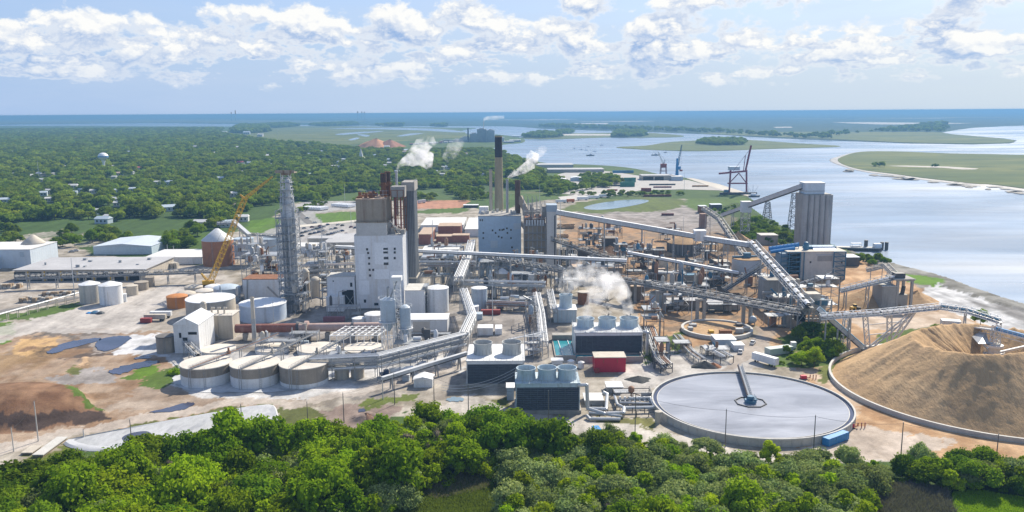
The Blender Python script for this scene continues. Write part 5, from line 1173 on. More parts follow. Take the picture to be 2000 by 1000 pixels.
conveyor('pipe_conveyor', 'slim pale pipe conveyor joining the round tanks to the cooling tower', G(746, 740, 6), G(912, 690, 7), 1.3, 1.3, 'gallery', (.1, .35, .62, .9), M_galvl, M_galvl, legw=1.5)
conveyor('trestle_bridge', 'long dark trestle conveyor bridge in front of the low mill shed', G(30, 541, 9), G(418, 528, 9), 4.5, 3.2, 'truss', (.06, .2, .34, .48, .62, .76, .9), M_galv, M_cream, legw=3)
conveyor('covered_conveyor', 'sloping covered conveyor on the roofline right of the orange brick silo', G(455, 432, 26), G(487, 460, 17), 3, 2.6, 'gallery', (.5,), M_cream, M_galvl); conveyor('covered_conveyor', 'covered gangway over the top of the orange brick silo', G(424, 436, 26), G(456, 435, 26), 3, 2.4, 'truss', (), M_galv, M_galvl)
conveyor('covered_conveyor', 'low covered conveyor above the pale blue tanks', G(489, 457, 17), G(556, 462, 16), 2.5, 2.2, 'truss', (.3, .8), M_galv, M_cream)
conveyor('truss_conveyor', 'dark trussed conveyor sloping down from the rusty boiler to the wood yard', G(1068, 462, 24), G(1222, 512, 16), 4, 3.4, 'truss', (.3, .6, .9), M_rusty, M_cream)
conveyor('truss_conveyor', 'low trussed conveyor passing the foot of the blue-white boiler house', G(935, 497, 18), G(1120, 532, 15), 4, 3.0, 'truss', (.2, .5, .8), M_galv, M_cream)
# ---------------------------------------------------------------- crowded steelwork
procunit('steelwork of pipes and vessels left of the lattice tower with rusty roof', 474, 552, 562, 500, 20, 11, pal=(M_galv, M_rust, M_rpipe, M_limew, M_cream, M_orange))
X1 = bld('process_building', 'white-walled process block with rusty open top left of the lattice tower', 'building', 476, 549, 585, 546, 16, M_white, M_rust, over=.1)
b = MB(); b.bar(FP(522, 560, X1.Y-.3), FP(545, 582, X1.Y-.3), .8, .8); b.bar(FP(483, 546, X1.Y-.3), FP(483, 588, X1.Y-.3), .6); b.build('duct', M_galv, X1.root)
procunit('grey pipework under the white conveyor left of the boiler house', 594, 640, 560, 490, 18, 12, pal=(M_galv, M_pipe, M_cream, M_limew)); procunit('pipework and ducts on the roof side of the annex beside the boiler house', 640, 694, 548, 500, 16, 13, pal=(M_cream, M_galv, M_rpipe, M_conc))
procunit('low equipment frame between the two pale blue tanks', 455, 515, 520, 478, 12, 14); procunit('frame of small vessels in front of the lattice tower', 556, 598, 612, 575, 8, 15)
procunit('slim grey lift tower right of the lattice tower', 626, 640, 598, 478, 6, 16, fill=.3, tall=True); tank('digester', 'slim cream vessel just right of the lattice tower', 'vessel', 592, 606, 580, 532, M_cream, M_cream, 'dome', rh=.5, ladder=False); tank('digester', 'squat ribbed cream vessel behind the slim one', 'vessel', 607, 628, 582, 548, M_cream, M_cream, 'dome', rh=.3, ladder=False)
for i, (l, *a_) in enumerate((('pipework yard under the white conveyor right of the duct tower', 822, 925, 535, 505, 22), ('crowded vessels behind the white steaming tank', 880, 935, 560, 522, 18), ('pipework in the shade of the blue-white boiler house', 938, 1020, 540, 512, 14), ('pipes and drums between the two pipe racks', 955, 1050, 585, 560, 16), ('dark steelwork right of the rusty boiler casing', 1020, 1068, 548, 505, 14), ('bluish pump station beside the silver pipes', 1028, 1050, 640, 596, 16),
   ('low tangle of pipes behind the steaming tank', 822, 900, 560, 540, 14), ('grey equipment row beside the tall blue-white tank', 955, 990, 606, 592, 8), ('brown equipment frame above the yard of the cabins', 990, 1040, 604, 585, 9), ('pipework frame behind the square cooling tower', 1085, 1130, 570, 548, 12), ('pump frames under the long pipe rack', 640, 760, 712, 696, 10), ('pump frames in front of the lime building', 770, 870, 700, 672, 10), ('equipment between kiln chimney and low tanks', 500, 580, 688, 668, 8), ('machinery by the kiln drive', 566, 620, 676, 652, 6))):
    procunit(l, *a_, 30+i, pal=(M_galv, M_pipe, M_rpipe, M_cream, M_tankb) if i not in (10, 11, 12) else (M_limew, M_galvl, M_cream, M_steel), fill=1.1)
tank('hopper', 'cream conical hopper in front of the blue-white boiler house', 'hopper', 968, 994, 543, 535, M_cream, M_limew, 'cone', rh=.35, ladder=False)
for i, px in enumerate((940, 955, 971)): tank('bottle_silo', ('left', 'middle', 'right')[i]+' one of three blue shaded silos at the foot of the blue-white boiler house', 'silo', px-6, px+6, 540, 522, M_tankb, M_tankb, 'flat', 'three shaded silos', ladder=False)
# ---------------------------------------------------------------- mill buildings at the left and behind
M_mill = mat('blue_white_mill_wall', (.56, .63, .70), .55, .06, .1, (.4, .38, .35), .2)
A1 = bld('mill_building', 'two-storey blue-white mill building at the left edge', 'mill', -60, 62, 524, 488, 40, M_mill, M_whiteroof); MB().box((A1.cx-14, A1.Y-6, 0), A1.w*.62, 12, A1.h*.62).build('lower_wing', M_mill, A1.root); wins(A1, [(43, 497, 8, 9)], m=M_tankb)
A2 = bld('mill_shed', 'long low mill shed with wide grey roof and open loading bays', 'shed', 30, 285, 548, 527, 52, M_cream, M_greyroof, over=1.0)
b = MB()
for px in range(40, 285, 32): q = FP(px, 548, A2.Y); b.box((q.x, A2.Y-.3, 0), 8, .5, A2.h*.82)
b.build('loading_bay', M_dark, A2.root, kind='stuff'); b = MB()
for px in range(58, 280, 32): q = FP(px, 548, A2.Y); b.box((q.x, A2.Y-1.2, 0), .7, .7, A2.h*.9)
b.build('bay_post', M_yellow, A2.root, kind='stuff')
for i in range(8): MB().box((A2.x0+10+rgb.uniform(0, A2.w-20), A2.Y+rgb.uniform(8, 44), A2.h+.3), rgb.uniform(1, 3), rgb.uniform(1, 3), rgb.uniform(.6, 2)).build('roof_vent', M_galv, A2.root)
bld('warehouse', 'pale blue warehouse with light ridged roof among the oaks', 'warehouse', 183, 297, 497, 481, 52, mat('pale_blue_wall', (.52, .62, .70), .6, .06, .1), mat('pale_blue_roof', (.50, .56, .62), .6, .08, .05), pitch=2.2)
bld('low_shed', 'long low white shed with flat roof right of the blue warehouse', 'shed', 283, 396, 516, 503, 40, M_limew, M_whiteroof)
bld('low_shed', 'white flat-roofed workshop behind the orange brick silo', 'shed', 330, 400, 512, 500, 24, M_white, M_whiteroof)
for l, x0, x1, yb, yt, dp, mw, mr in (('broad white-roofed paper machine hall behind the brick buildings', 822, 905, 452, 440, 62, M_limew, M_whiteroof), ('white-roofed hall nearest the left side of the tall chimney', 908, 948, 462, 448, 90, M_limew, M_whiteroof), ('red brick workshop with tan roof and a grey side door', 856, 900, 464, 442, 24, M_brick, M_tanroof), ('low brick building with orange-tan roof beside the duct tower', 818, 842, 478, 458, 46, M_brick, M_tanroof), ('low tan-roofed brick store in front of the brick workshop', 852, 884, 474, 462, 14, M_brick, M_tanroof), ('small tan-roofed brick store right of the brick workshop', 884, 916, 474, 460, 12, M_brick, M_tanroof),
    ('wide flat-roofed hall left of the white boiler house', 632, 700, 486, 474, 56, M_cream, M_greyroof), ('beige office with flat roof beside the car park', 601, 650, 478, 466, 16, M_cream, M_greyroof), ('white block with a dark window left of the boiler house', 672, 684, 506, 484, 10, M_white, M_whiteroof), ('low white building under the white conveyor', 826, 896, 505, 488, 20, M_limew, M_whiteroof), ('white-roofed shed under the conveyor left of the tower', 560, 625, 494, 482, 22, M_white, M_whiteroof), ('small white steel cabinet hall beside the truss conveyor', 1112, 1126, 522, 500, 8, M_white, M_whiteroof)):
    bld('mill_hall', l, 'hall', x0, x1, yb, yt, dp, mw, mr)

for i, (l, *a_) in enumerate((('stained vessels and drums in the shade right of the rusty boiler', 1088, 1130, 520, 488, 14), ('pipework bank behind the billowing steam', 1130, 1200, 552, 522, 14), ('tanks and ducts under the slim white conveyor end', 1150, 1222, 530, 505, 12), ('grey pump row along the back of the yard of cabins', 925, 960, 588, 566, 12), ('steel frame hung with pipes over the rear yard', 1000, 1062, 570, 536, 12), ('dusty pipe frame between annex and steaming tank', 828, 836, 612, 560, 10), ('pipe frame left of the kiln house tanks', 420, 470, 600, 580, 8), ('rusty vessel frame behind the broad pale tank', 552, 600, 598, 556, 12), ('pipes and hoppers under the annex block', 640, 700, 622, 600, 7), ('small equipment row in front of the lime building', 800, 880, 668, 654, 6), ('blue-grey machinery beside the steaming three-stack tower', 1258, 1290, 640, 606, 12), ('grey frame of chutes under the big trussed conveyor', 1300, 1345, 612, 580, 12), ('low pipe maze right of the pipe manifold run', 1200, 1272, 782, 768, 6), ('dark drives under the conveyor left of the transfer tower', 1500, 1560, 640, 618, 8), ('stacked ducts between the two boiler houses', 836, 900, 500, 482, 12))): procunit(l, *a_, 150+i, pal=(M_galv, M_pipe, M_rpipe, M_cream, M_tankb, M_steel), fill=1.2, m=M_galv if i % 3 else M_steel)
for i, (l, *a_) in enumerate((('dark hoppers between trussed conveyor and chip bunker', 1240, 1275, 525, 488, 12), ('rusty frame of chutes behind the short lattice conveyor', 1388, 1424, 548, 520, 10), ('dark shed frame and drums left of the chip tank foot', 1340, 1388, 575, 548, 12), ('low dusty pumps beside the concrete conveyor piers', 1385, 1440, 612, 596, 8), ('grey steel stack of platforms under the high lattice conveyor', 1520, 1556, 580, 548, 12), ('pipes and tanks right of the steaming tower', 1262, 1296, 660, 628, 10), ('small sorting frame in the log yard', 1185, 1215, 466, 446, 8), ('grey frame under the pale covered conveyor', 1290, 1330, 470, 448, 8), ('brown machinery at the foot of the rusty boiler', 1030, 1075, 560, 536, 10), ('screen house frame behind the chip bunker', 1372, 1402, 505, 478, 10))): procunit(l, *a_, 180+i, pal=(M_galv, M_steel, M_rpipe, M_conc, M_rust), fill=1.2, m=M_steel)
# ---------------------------------------------------------------- cooling towers
coolingtower('white-decked cooling tower with two weathered open fan stacks left of the others', 912, 1024, 755, 704, 26, [(924, 962, 668), (980, 1019, 667)], M_fanold, 12, yf=.42, side=M_limew, deckmat=M_limew)
_, _, _ = coolingtower('nearest cooling tower, pale blue with three shut-looking wide fan stacks', 1008, 1132, 808, 748, 14, [(1008, 1047, 718), (1049, 1088, 717), (1088, 1127, 717)], M_fan, 11, yf=.38, side=M_fan, deckmat=M_fan)
_, ST3, C3 = coolingtower('cooling tower with three steaming fan stacks behind the red pump house', 1123, 1254, 695, 649, 20, [(1126, 1161, 621), (1168, 1204, 620.5), (1210, 1247, 620.5)], M_fan, 13, yf=.6, side=M_limew, deckmat=M_galvl)
Q = bld('square_cooling_tower', 'square white cooling tower with one wide steaming stack', 'cooling tower', 1082, 1126, 630, 606, 13, M_fan, M_limew); Q.root['group'] = 'cooling towers of the works'
c = FP(1105, 606, Q.Y+6.5); r = 14*Q.Y/F; MB().lathe((c.x, Q.Y+6.5, Q.h+.3), [(r, 0), (r*.9, 3), (r*.9, 5), (r, 7.6), (r*.93, 7.6), (r*.83, 4), (r*.83, .1)], 26, False, False).build('fan_stack', M_fan, Q.root, True); STQ = Vector((c.x, Q.Y+6.5, Q.h+8))
b = MB()
for i in range(7): b.box((Q.x0+.6+i*(Q.w-1.2)/6, Q.Y-.12, 0), .25, .25, Q.h)
b.build('wall_rib', M_galvl, Q.root)
b = MB(); zz = C3[3]; b.pipe([(C3[0]+C3[2]/2+.3, C3[1]+3, C3[3]-.5), (C3[0]+C3[2]/2+2.6, C3[1]+1, C3[3]-.5), (C3[0]+C3[2]/2+2.6, C3[1]+1, 0)], .8, 10); o = b.build('downcomer_pipe', M_pipe, None, True); tag(o, 'big silver downpipe on the right end of the steaming three-stack tower', 'pipe')
# basins, red pump house and small gear in front of the steaming tower
p = G(1160, 716); root = thing('cold_water_basin', 'concrete basin with teal water below the steaming cooling tower', 'basin', p); y1 = G(1122, 700).y; y2 = G(1085, 668).y; xa, xb, xc = G(1084, 700).x, G(1258, 712).x, G(1122, 690).x; y0 = G(1160, 708).y
MB().prism([(xa, y1-2), (xc, y1-2), (xc, y0), (xb, y0), (xb, C3[1]-1.5), (xc+1, C3[1]-1.5), (xc+1, y2), (xa, y2)], 0, .9).build('basin_floor', M_conc, root)
MB().prism([(xa+.6, y1-1.5), (xc+.4, y1-1.5), (xc+.4, y0+.5), (xb-.6, y0+.5), (xb-.6, C3[1]-1.9), (xc-.2, C3[1]-1.9), (xc-.2, y2-.5), (xa+.6, y2-.5)], .9, 1.1).build('basin_water', M_teal, root)
b = MB(); b.box(((xc+xb)/2, y0, 0), xb-xc, .5, 3.0); b.box((xb, (y0+C3[1])/2, 0), .5, C3[1]-y0, 2.4); b.box(((xa+xc)/2, y1-2, 0), xc-xa, .5, 2.2); b.build('basin_wall', M_conc, root)
MB().box(((xa+xc)/2+1, y2+3, 0), 12, 5, 3.6).build('pump_house', M_conc, root); b = MB(); b.bar((xa+4, y1-1, 1.3), (xa+3, y2-1, 1.3), .3); b.bar((xa+9, y1-1, 1.3), (xa+8, y2-1, 1.3), .3); b.build('weir', M_limew, root)
RP = bld('pump_house', 'bright red pump house with a flat pale roof beside the steaming tower', 'pump house', 1161, 1222, 727, 699, 9, M_red, M_cream, over=.25)
b = MB()
for px in (1179, 1206): q = FP(px, 705, RP.Y); b.box((q.x, RP.Y-.12, RP.h-2.4), .4, .3, 2.4)
b.build('bracket', M_dred, RP.root); MB().box((RP.x0+1.2, RP.Y-.8, 0), 2, 1.2, 2.2).build('valve_cabinet', M_dred, RP.root)
for px, yb, l in ((1115, 713, 'white water tank left of a second one below the steaming tower'), (1135, 716, 'white water tank nearest the red pump house')): tank('water_tank', l, 'tank', px-6, px+6, yb+4, yb-7, M_tankw, M_tankw, 'dome', 'two white water tanks', rh=.2, ladder=False, n=18)
bld('switch_cabinet', 'low white cabinet left of the two white water tanks', 'cabinet', 1078, 1099, 712, 705, 4, M_limew, M_tankw)
SX = bld('stair_tower', 'pale blue electrical cabin on legs at the left end of the nearest cooling tower', 'cabin', 990, 1004, 782, 758, 6, M_tankb, M_limew)
b = MB(); a_ = G(1042, 694); 
for i in range(3): z = 3+i*3.5; b.box((a_.x, a_.y, z), 9, 4, .2); rail(b, [(a_.x-4.5, a_.y-2, z), (a_.x+4.5, a_.y-2, z)], 1.1, .08, 1.5); b.bar((a_.x-4.5, a_.y-2.2, z-3), (a_.x+4.5, a_.y-2.2, z), .8, .2)
for x in (-4.5, 0, 4.5):
    for y in (-2, 2): b.bar((a_.x+x, a_.y+y, 0), (a_.x+x, a_.y+y, 12), .3)
b.bar((a_.x-13, a_.y-1, 8.5), (a_.x+6, a_.y+1, 12), 1.5, .25); rail(b, [(a_.x-13, a_.y-2, 8.5), (a_.x+6, a_.y, 12)], 1.2, .1, 1.5)
root = thing('stair_tower', 'zigzag steel stair and gangway between the two-stack tower and the basin', 'stairs', a_); b.build('stair_frame', M_galvl, root)
# ---------------------------------------------------------------- trailers, cabins, containers
def boxon(name, label, cat, pxy, L, W, H, rz, m, group=None, wheels=True, z=0.0, ribs=True):
    p = G(*pxy); root = thing(name, label, cat, (p.x, p.y, z), group); f = 1.1 if wheels else .15
    MB().box((p.x, p.y, z+f), L, W, H, rz).build('body', m, root)
    cs, sn = math.cos(rz), math.sin(rz)
    if ribs:
        b = MB(); n = int(L/1.5)
        for i in range(n+1):
            for s_ in (-1, 1): x, y = -L/2+L*i/n, s_*(W/2+.02); b.box((p.x+x*cs-y*sn, p.y+x*sn+y*cs, z+f+.1), .14, .08, H-.2, rz)
        b.build('rib', m, root)
        MB().box((p.x+(L/2)*cs, p.y+(L/2)*sn, z+f+.15), .08, W*.86, H*.86, rz).build('door', m, root)
    if wheels:
        for k in (-.36, .26, .36):
            b = MB()
            for s_ in (-1, 1):
                x, y = k*L, s_*W*.4; c = Vector((p.x+x*cs-y*sn, p.y+x*sn+y*cs, z+.5)); ax2 = Vector((-sn, cs, 0))*.18; b.tube(c-ax2, c+ax2, .5, 10)
            b.build('wheel_pair', M_tyre, root)
    else: MB().box((p.x, p.y, z), L*.96, W*.9, .16, rz).build('skid', M_steel, root)
    return root
boxon('shipping_container', 'blue shipping container lying against the big clarifier wall', 'container', (1632, 864), 12.2, 2.6, 2.9, .60, M_blue, wheels=False)
boxon('site_cabin', 'larger pale grey site cabin beside a narrow one in the yard', 'cabin', (948, 652), 8.5, 8, 4.2, 0, M_white, wheels=False, ribs=False); boxon('site_cabin', 'narrow white site cabin right of the larger one', 'cabin', (974, 650), 3.8, 8.5, 3.4, 0, M_white2, wheels=False, ribs=False)
boxon('shipping_container', 'dark red container, left of a pair behind the site cabins', 'container', (951, 614), 7, 2.6, 2.8, 0, M_dred, wheels=False); boxon('shipping_container', 'red container, right of a pair behind the site cabins', 'container', (969, 614), 5, 2.6, 2.8, 0, M_dred, wheels=False)
boxon('shipping_container', 'dull red container at the foot of the stepped white block', 'container', (653, 628), 12.2, 2.6, 2.8, 0, mat('dull_maroon', (.26, .12, .14), .7, .15, .4), wheels=False)
boxon('site_cabin', 'blue-grey equipment cabin left of the site cabins', 'cabin', (931, 622), 7, 6, 3.2, 0, M_tankb, wheels=False, ribs=False)
boxon('shipping_container', 'red container, front one of three by the round concrete kerb', 'container', (286, 630), 6.1, 2.5, 2.6, 0, M_dred, wheels=False); boxon('semi_trailer', 'long white trailer parked behind the red container', 'trailer', (304, 626), 12.5, 2.5, 2.7, 0, M_cream); boxon('semi_trailer', 'white trailer parked farthest from the red container', 'trailer', (315, 620), 12.5, 2.5, 2.7, 0, M_tankw)
boxon('semi_trailer', 'white box trailer parked on the dirt behind the big clarifier', 'trailer', (1494, 711), 13.5, 2.7, 3.4, -.95, M_tankw); boxon('site_cabin', 'pale green long cabin behind the white box trailer', 'cabin', (1521, 690), 14, 4.5, 3.2, .35, mat('pale_green_cabin', (.42, .49, .46), .6, .08, .2), wheels=False, ribs=False); boxon('site_cabin', 'tiny white hut at the bushes behind the pale green cabin', 'hut', (1549, 680), 2.5, 2.5, 3.2, 0, M_tankw, wheels=False, ribs=False)
bld('workshop', 'white flat-roofed workshop in front of the circular chip pit', 'workshop', 1398, 1437, 676, 664, 10, M_tankb, M_tankw); bld('pump_hut', 'small white hut nearest the clarifier bridge', 'hut', 1434, 1453, 685, 675, 6, M_tankw, M_tankw)
bld('pipe_shed', 'white sloping flat roof over pumps beside the pipe manifold', 'shed', 1186, 1216, 768, 757, 7, M_galv, M_tankw); bld('pipe_shed', 'low white lean-to roof beside the nearest cooling tower', 'shed', 1143, 1178, 792, 783, 9, M_galv, M_whiteroof)
bld('shed', 'little white gabled shed beside the tank truck road', 'shed', 808, 845, 757, 741, 7, M_limew, M_tankw, pitch=1.2); bld('pump_hut', 'pale blue pump cabinet left of the little gabled shed', 'hut', 786, 799, 745, 733, 4, M_tankb, M_limew)
bld('shelter', 'grey weathered shed roof near the bottom left corner by the poles', 'shed', 66, 84, 893, 889, 16, M_wood, M_conc2); bld('shelter', 'low tan platform roof left of the grey shed', 'shed', 44, 62, 888, 885, 6, M_wood, M_cream)
boxon('portable_cabin', 'little blue and red topped cabin at the edge of the foreground trees', 'cabin', (1165, 850), 2.6, 4.2, 2.9, .2, M_blue, wheels=False, ribs=False)
def truck(name, label, pxy, rz, mcab, kind='tank', s=1.0):
    p = G(*pxy); root = thing(name, label, 'truck', p); cs, sn = math.cos(rz), math.sin(rz)
    def L(x, y, z): return (p.x+(x*cs-y*sn)*s, p.y+(x*sn+y*cs)*s, z*s)
    b = MB(); b.box(L(-6.4, 0, .7), 2.0*s, 2.4*s, 1.3*s, rz); b.box(L(-4.6, 0, .7), 2.2*s, 2.4*s, 2.4*s, rz); b.build('cab', mcab, root)
    MB().box(L(-5.5, 0, 2.05), .7*s, 2.2*s, .8*s, rz).build('windscreen', M_glass, root)
    if kind == 'tank': b = MB(); b.tube(L(-3, 0, 2.5), L(8, 0, 2.5), 1.35*s, 16); b.build('tank_body', M_white2, root, True)
    else: MB().box(L(2.5, 0, 1.2), 11*s, 2.5*s, 2.7*s, rz).build('box_body', M_white2, root)
    MB().box(L(1, 0, .9), 14*s, 1.0*s, .25*s, rz).build('chassis', M_steel, root)
    for x in (-6.2, -3.8, -2.6, 5.6, 6.9):
        b = MB()
        for y in (-1.05, 1.05): b.tube(L(x, y-.15, .5), L(x, y+.15, .5), .5*s, 10)
        b.build('wheel_pair', M_tyre, root)
    return root
truck('tank_truck', 'white tank truck with dark blue cab below the long pipe rack', (774, 733), .32, mat('dark_blue_cab', (.04, .07, .16), .4, .1, 1))
# ---------------------------------------------------------------- big clarifier
Pf, Pb = G(1466, 856.5, 3.3), G(1466, 725.5, 3.3); C = (Pf+Pb)/2; C.z = 0; RR = 190/F*DEP((C.x, C.y, 3.3)); s_ = C.y/((Pf.y+Pb.y)/2)
root = thing('clarifier', 'huge round clarifier full of grey water with a bridge to its centre', 'clarifier', C)
MB().lathe((C.x, C.y, -.2), [(RR-.1, 0), (RR-.1, 2.9), (RR+.15, 2.9), (RR+.15, 3.5), (RR-.5, 3.5), (RR-.5, 2.6), (RR-2.0, 2.6), (RR-2.0, 3.0), (RR-2.3, 3.0), (RR-2.3, 1.5)], 128, False, False).build('ring_wall', M_conc2, root, True)
M_clar = watermat('clarifier_water', (.30, .31, .34), .14, 1.3, .12)
MB().lathe((C.x, C.y, 2.75), [(.1, 0), (RR-2.2, .001)], 128, False, False).build('water_surface', M_clar, root); MB().lathe((C.x, C.y, 2.65), [(RR-2.1, 0), (RR-.45, .001)], 128, False, False).build('launder_water', M_puddle, root)
b = MB()
for i in range(64): an = i*math.pi/32; b.bar((C.x+math.cos(an)*(RR+.05), C.y+math.sin(an)*(RR+.05), 0), (C.x+math.cos(an)*(RR+.05), C.y+math.sin(an)*(RR+.05), 2.85), .35, .12)
b.build('wall_rib', M_conc2, root, kind='stuff')
dd = (G(1444, 700)-C); dd.z = 0; A_ = Vector((C.x-6, C.y+RR+2, 6)); B_ = Vector((C.x, C.y, 4.2)); A_ = FP(1446, 706, C.y+RR+3); A_.z = 4.6; d = (B_-A_).normalized(); s_ = Vector((d.y, -d.x, 0)); b = MB()
b.bar(A_, B_, 1.7, .3)
for q in (-.85, .85): rail(b, [A_+s_*q, B_+s_*q], 1.3, .12, 2.5); b.bar(A_+s_*q-Vector((0, 0, .9)), B_+s_*q-Vector((0, 0, .9)), .2); 
n_ = int((B_-A_).length/2.5)
for i in range(n_):
    for q in (-.85, .85): b.bar(A_.lerp(B_, i/n_)+s_*q-Vector((0, 0, .9 if i % 2 else 0)), A_.lerp(B_, (i+1)/n_)+s_*q-Vector((0, 0, 0 if i % 2 else .9)), .12)
b.build('bridge', mat('blue_grey_steel', (.13, .17, .23), .6, .2, .4), root)
b = MB(); b.tube(A_+s_*.9+Vector((0, 0, .5)), B_+s_*.9+Vector((0, 0, .5)), .45, 8); b.build('feed_pipe', mat('brown_feed_pipe', (.16, .12, .10), .7, .2, .5), root)
b = MB(); b.cyl((C.x, C.y, 2.2), 2.4, 1.9, 16); b.cyl((C.x, C.y, 4.1), 1.4, 1.4, 12); b.box((C.x+.6, C.y, 4.2), 3.6, 3.2, .3); rail(b, [(C.x-1.8, C.y-1.6, 4.5), (C.x+1.8, C.y-1.6, 4.5), (C.x+1.8, C.y+1.6, 4.5)], 1.2, .1, 1.2); b.build('centre_drive', M_bsteel, root)
ring = [(C.x+6.2*math.cos(i*math.pi/4+.39), C.y+6.2*math.sin(i*math.pi/4+.39), 2.9) for i in range(9)]; b = MB(); b.pipe(ring, .3, 6); b.build('float_ring', M_steel, root)
# ---------------------------------------------------------------- great chip pile and its stacker
PC = G(1935, 757); PR = 66.0; nA, nR = 260, 70; rgp = np.random.RandomState(6)
an = np.linspace(0, 2*np.pi, nA, endpoint=False); rr = np.linspace(0, 1, nR); A2_, R2_ = np.meshgrid(an, rr)
rad = R2_*(PR-1.5); X2 = PC.x+rad*np.cos(A2_); Y2 = PC.y+rad*np.sin(A2_)
rc = 31+3*np.sin(A2_*2+.6)+2*np.sin(A2_*5); hc = 23.0+1.6*np.sin(A2_+2.4)+1.2*np.sin(A2_*3+1)-7.0*np.exp(-((np.mod(A2_-.15+np.pi, 2*np.pi)-np.pi)/.55)**2)
out_ = hc*np.clip((PR-1.5-rad)/(PR-1.5-rc), 0, 1)**1.04; inn = 2.0+(hc-2.0)*np.clip(rad/rc, 0, 1)**1.0
hh = np.minimum(out_, inn); soft = 1.4; hh = np.where(np.abs(out_-inn) < soft*2, hh-.35*(1-np.abs(out_-inn)/(soft*2)), hh)
gul = (fbm(A2_*26/2/np.pi*3, rad/26, 5, 4)-.5)*2.0+(fbm(X2/1.6, Y2/1.6, 6, 3)-.5)*.7+(fbm(X2/9, Y2/9, 8, 3)-.5)*.9
hh = np.maximum(hh+gul*np.clip(hh/5, 0, 1), 0)
vs = np.stack([X2-PC.x, Y2-PC.y, hh], -1).reshape(-1, 3); fs = [(i*nA+k, i*nA+(k+1) % nA, (i+1)*nA+(k+1) % nA, (i+1)*nA+k) for i in range(nR-1) for k in range(nA)]
me = bpy.data.meshes.new('chip_pile'); me.from_pydata(vs.tolist(), [], fs); me.materials.append(M_chipg); me.polygons.foreach_set('use_smooth', [True]*len(fs))
o = bpy.data.objects.new('chip_pile', me); link(o); o.location = (PC.x, PC.y, 0); tag(o, 'huge crater-shaped pile of wood chips at the right', 'chip pile')
root = thing('ring_wall', 'low pale concrete ring kerb round the huge chip pile', 'kerb', PC); MB().lathe((PC.x, PC.y, -.2), [(PR+.5, 0), (PR+.5, 2.2), (PR-.5, 2.2), (PR-.5, .1)], 120, False, False).build('kerb_wall', M_conc2, root)
root = thing('chip_stacker', 'slewing stacker mast with blue belt conveyor standing in the crater of the chip pile', 'stacker', PC)
b = MB(); b.lathe((PC.x, PC.y, 0), [(3.2, 0), (2.3, 12), (2.3, 20)], 20); b.build('mast_base', M_conc2, root, True)
b = MB(); b.cyl((PC.x, PC.y, 13), 4.2, 2.2, 20); b.cyl((PC.x, PC.y, 18.5), 3.4, 1.0, 20); b.lattice((PC.x, PC.y, 19), (PC.x, PC.y, 28), 3, 2.4, 4, .2); rail(b, [(PC.x+4*math.cos(i*.63), PC.y+4*math.sin(i*.63), 15.2) for i in range(11)], 1.1, .1, 2); b.build('slew_ring', M_galvl, root)
KA, KM, KB = G(1868, 634, 10), FP(1944, 645, PC.y), FP(2120, 692, PC.y-6); zc = KM.z; b = MB()
for P_, Q_ in ((KA, KM), (KM, KB)):
    b.bar(P_, Q_, 3.4, .6); rail(b, [P_+Vector((0, -1.7, .3)), Q_+Vector((0, -1.7, .3))], 1.2, .1, 2); b.bar(P_-Vector((0, 0, 2)), Q_-Vector((0, 0, 2)), .4)
    for i in range(14): b.bar(P_.lerp(Q_, i/14)-Vector((0, 0, 2 if i % 2 else 0)), P_.lerp(Q_, (i+1)/14)-Vector((0, 0, 0 if i % 2 else 2)), .2)
b.build('overhead_truss', M_galvl, root); b = MB(); b.bar(KM+Vector((0, 0, .9)), KB+Vector((0, 0, .9)), 2.0, 1.4); b.build('belt_hood', M_blue, root)
MB().box((KA.x-2, KA.y+2, 7), 9, 5, 5, -.3).build('head_house', M_galvl, root)
b = MB(); b.lattice((KA.x, KA.y, 0), (KA.x, KA.y, 9), 4, 3, 3, .2); b.build('support_tower', M_galvl, root)
J0 = Vector((PC.x-1.5, PC.y-.5, 16)); b = MB(); e0 = KA.lerp(KM, .25); b.bar(e0, J0, .9, .9); b.bar(J0+Vector((3, 0, 0)), FP(2010, 675, PC.y+4), .9, .9); b.build('jib_arm', M_galvl, root)
b = MB(); e1_ = KA.lerp(KM, .3)-Vector((0, 0, 2)); e2_ = KA.lerp(KM, .8)-Vector((0, 0, 2)); e3_ = J0+Vector((-6, 0, 4)); e4_ = J0+Vector((-1, 0, 4)); b.add([e1_, e2_, e4_, e3_]+[q+Vector((.2, .5, 0)) for q in (e1_, e2_, e4_, e3_)], [(0, 1, 2, 3), (7, 6, 5, 4), (0, 4, 5, 1), (1, 5, 6, 2), (2, 6, 7, 3), (3, 7, 4, 0)]); b.build('screw_shield', M_galv, root)
# ---------------------------------------------------------------- conveyors of the wood yard
TZ = 14.0; TT = G(1580, 606, TZ)
conveyor('truss_conveyor', 'big grey trussed conveyor with stone piers rising from the cooling towers to the transfer tower', G(1128, 527, 15), G(1568, 609, TZ+.5), 5.2, 3.4, 'truss', (), M_galv, M_cream)
PP = []
for px, yb in ((1368, 624), (1458, 631), (1234, 590), (1290, 606)):
    p = G(px, yb); o = MB(); zt = 14.2; o.box((p.x-2.0, p.y, 0), 1.7, 2.2, zt-2.6).box((p.x+2.0, p.y, 0), 1.7, 2.2, zt-2.6).box((p.x, p.y, zt-2.8), 6.5, 2.6, 1.0); o = o.build('conveyor_pier', M_conc, None); me_ = o.data; me_.transform(Matrix.Translation((-p.x, -p.y, 0))); o.location = p; tag(o, 'twin-legged concrete pier under the big trussed conveyor '+{1368: 'beside the circular pit', 1458: 'next to the sandy track', 1234: 'nearest the steaming cooling tower', 1290: 'between two darker machine frames'}[px], 'pier', 'concrete piers under the big conveyor')
conveyor('truss_conveyor', 'high lattice conveyor falling steeply to the transfer tower', G(1468, 473, 30), G(1580, 596, TZ+4), 5.4, 3.6, 'truss', (.28, .62), M_galvl, M_white2)
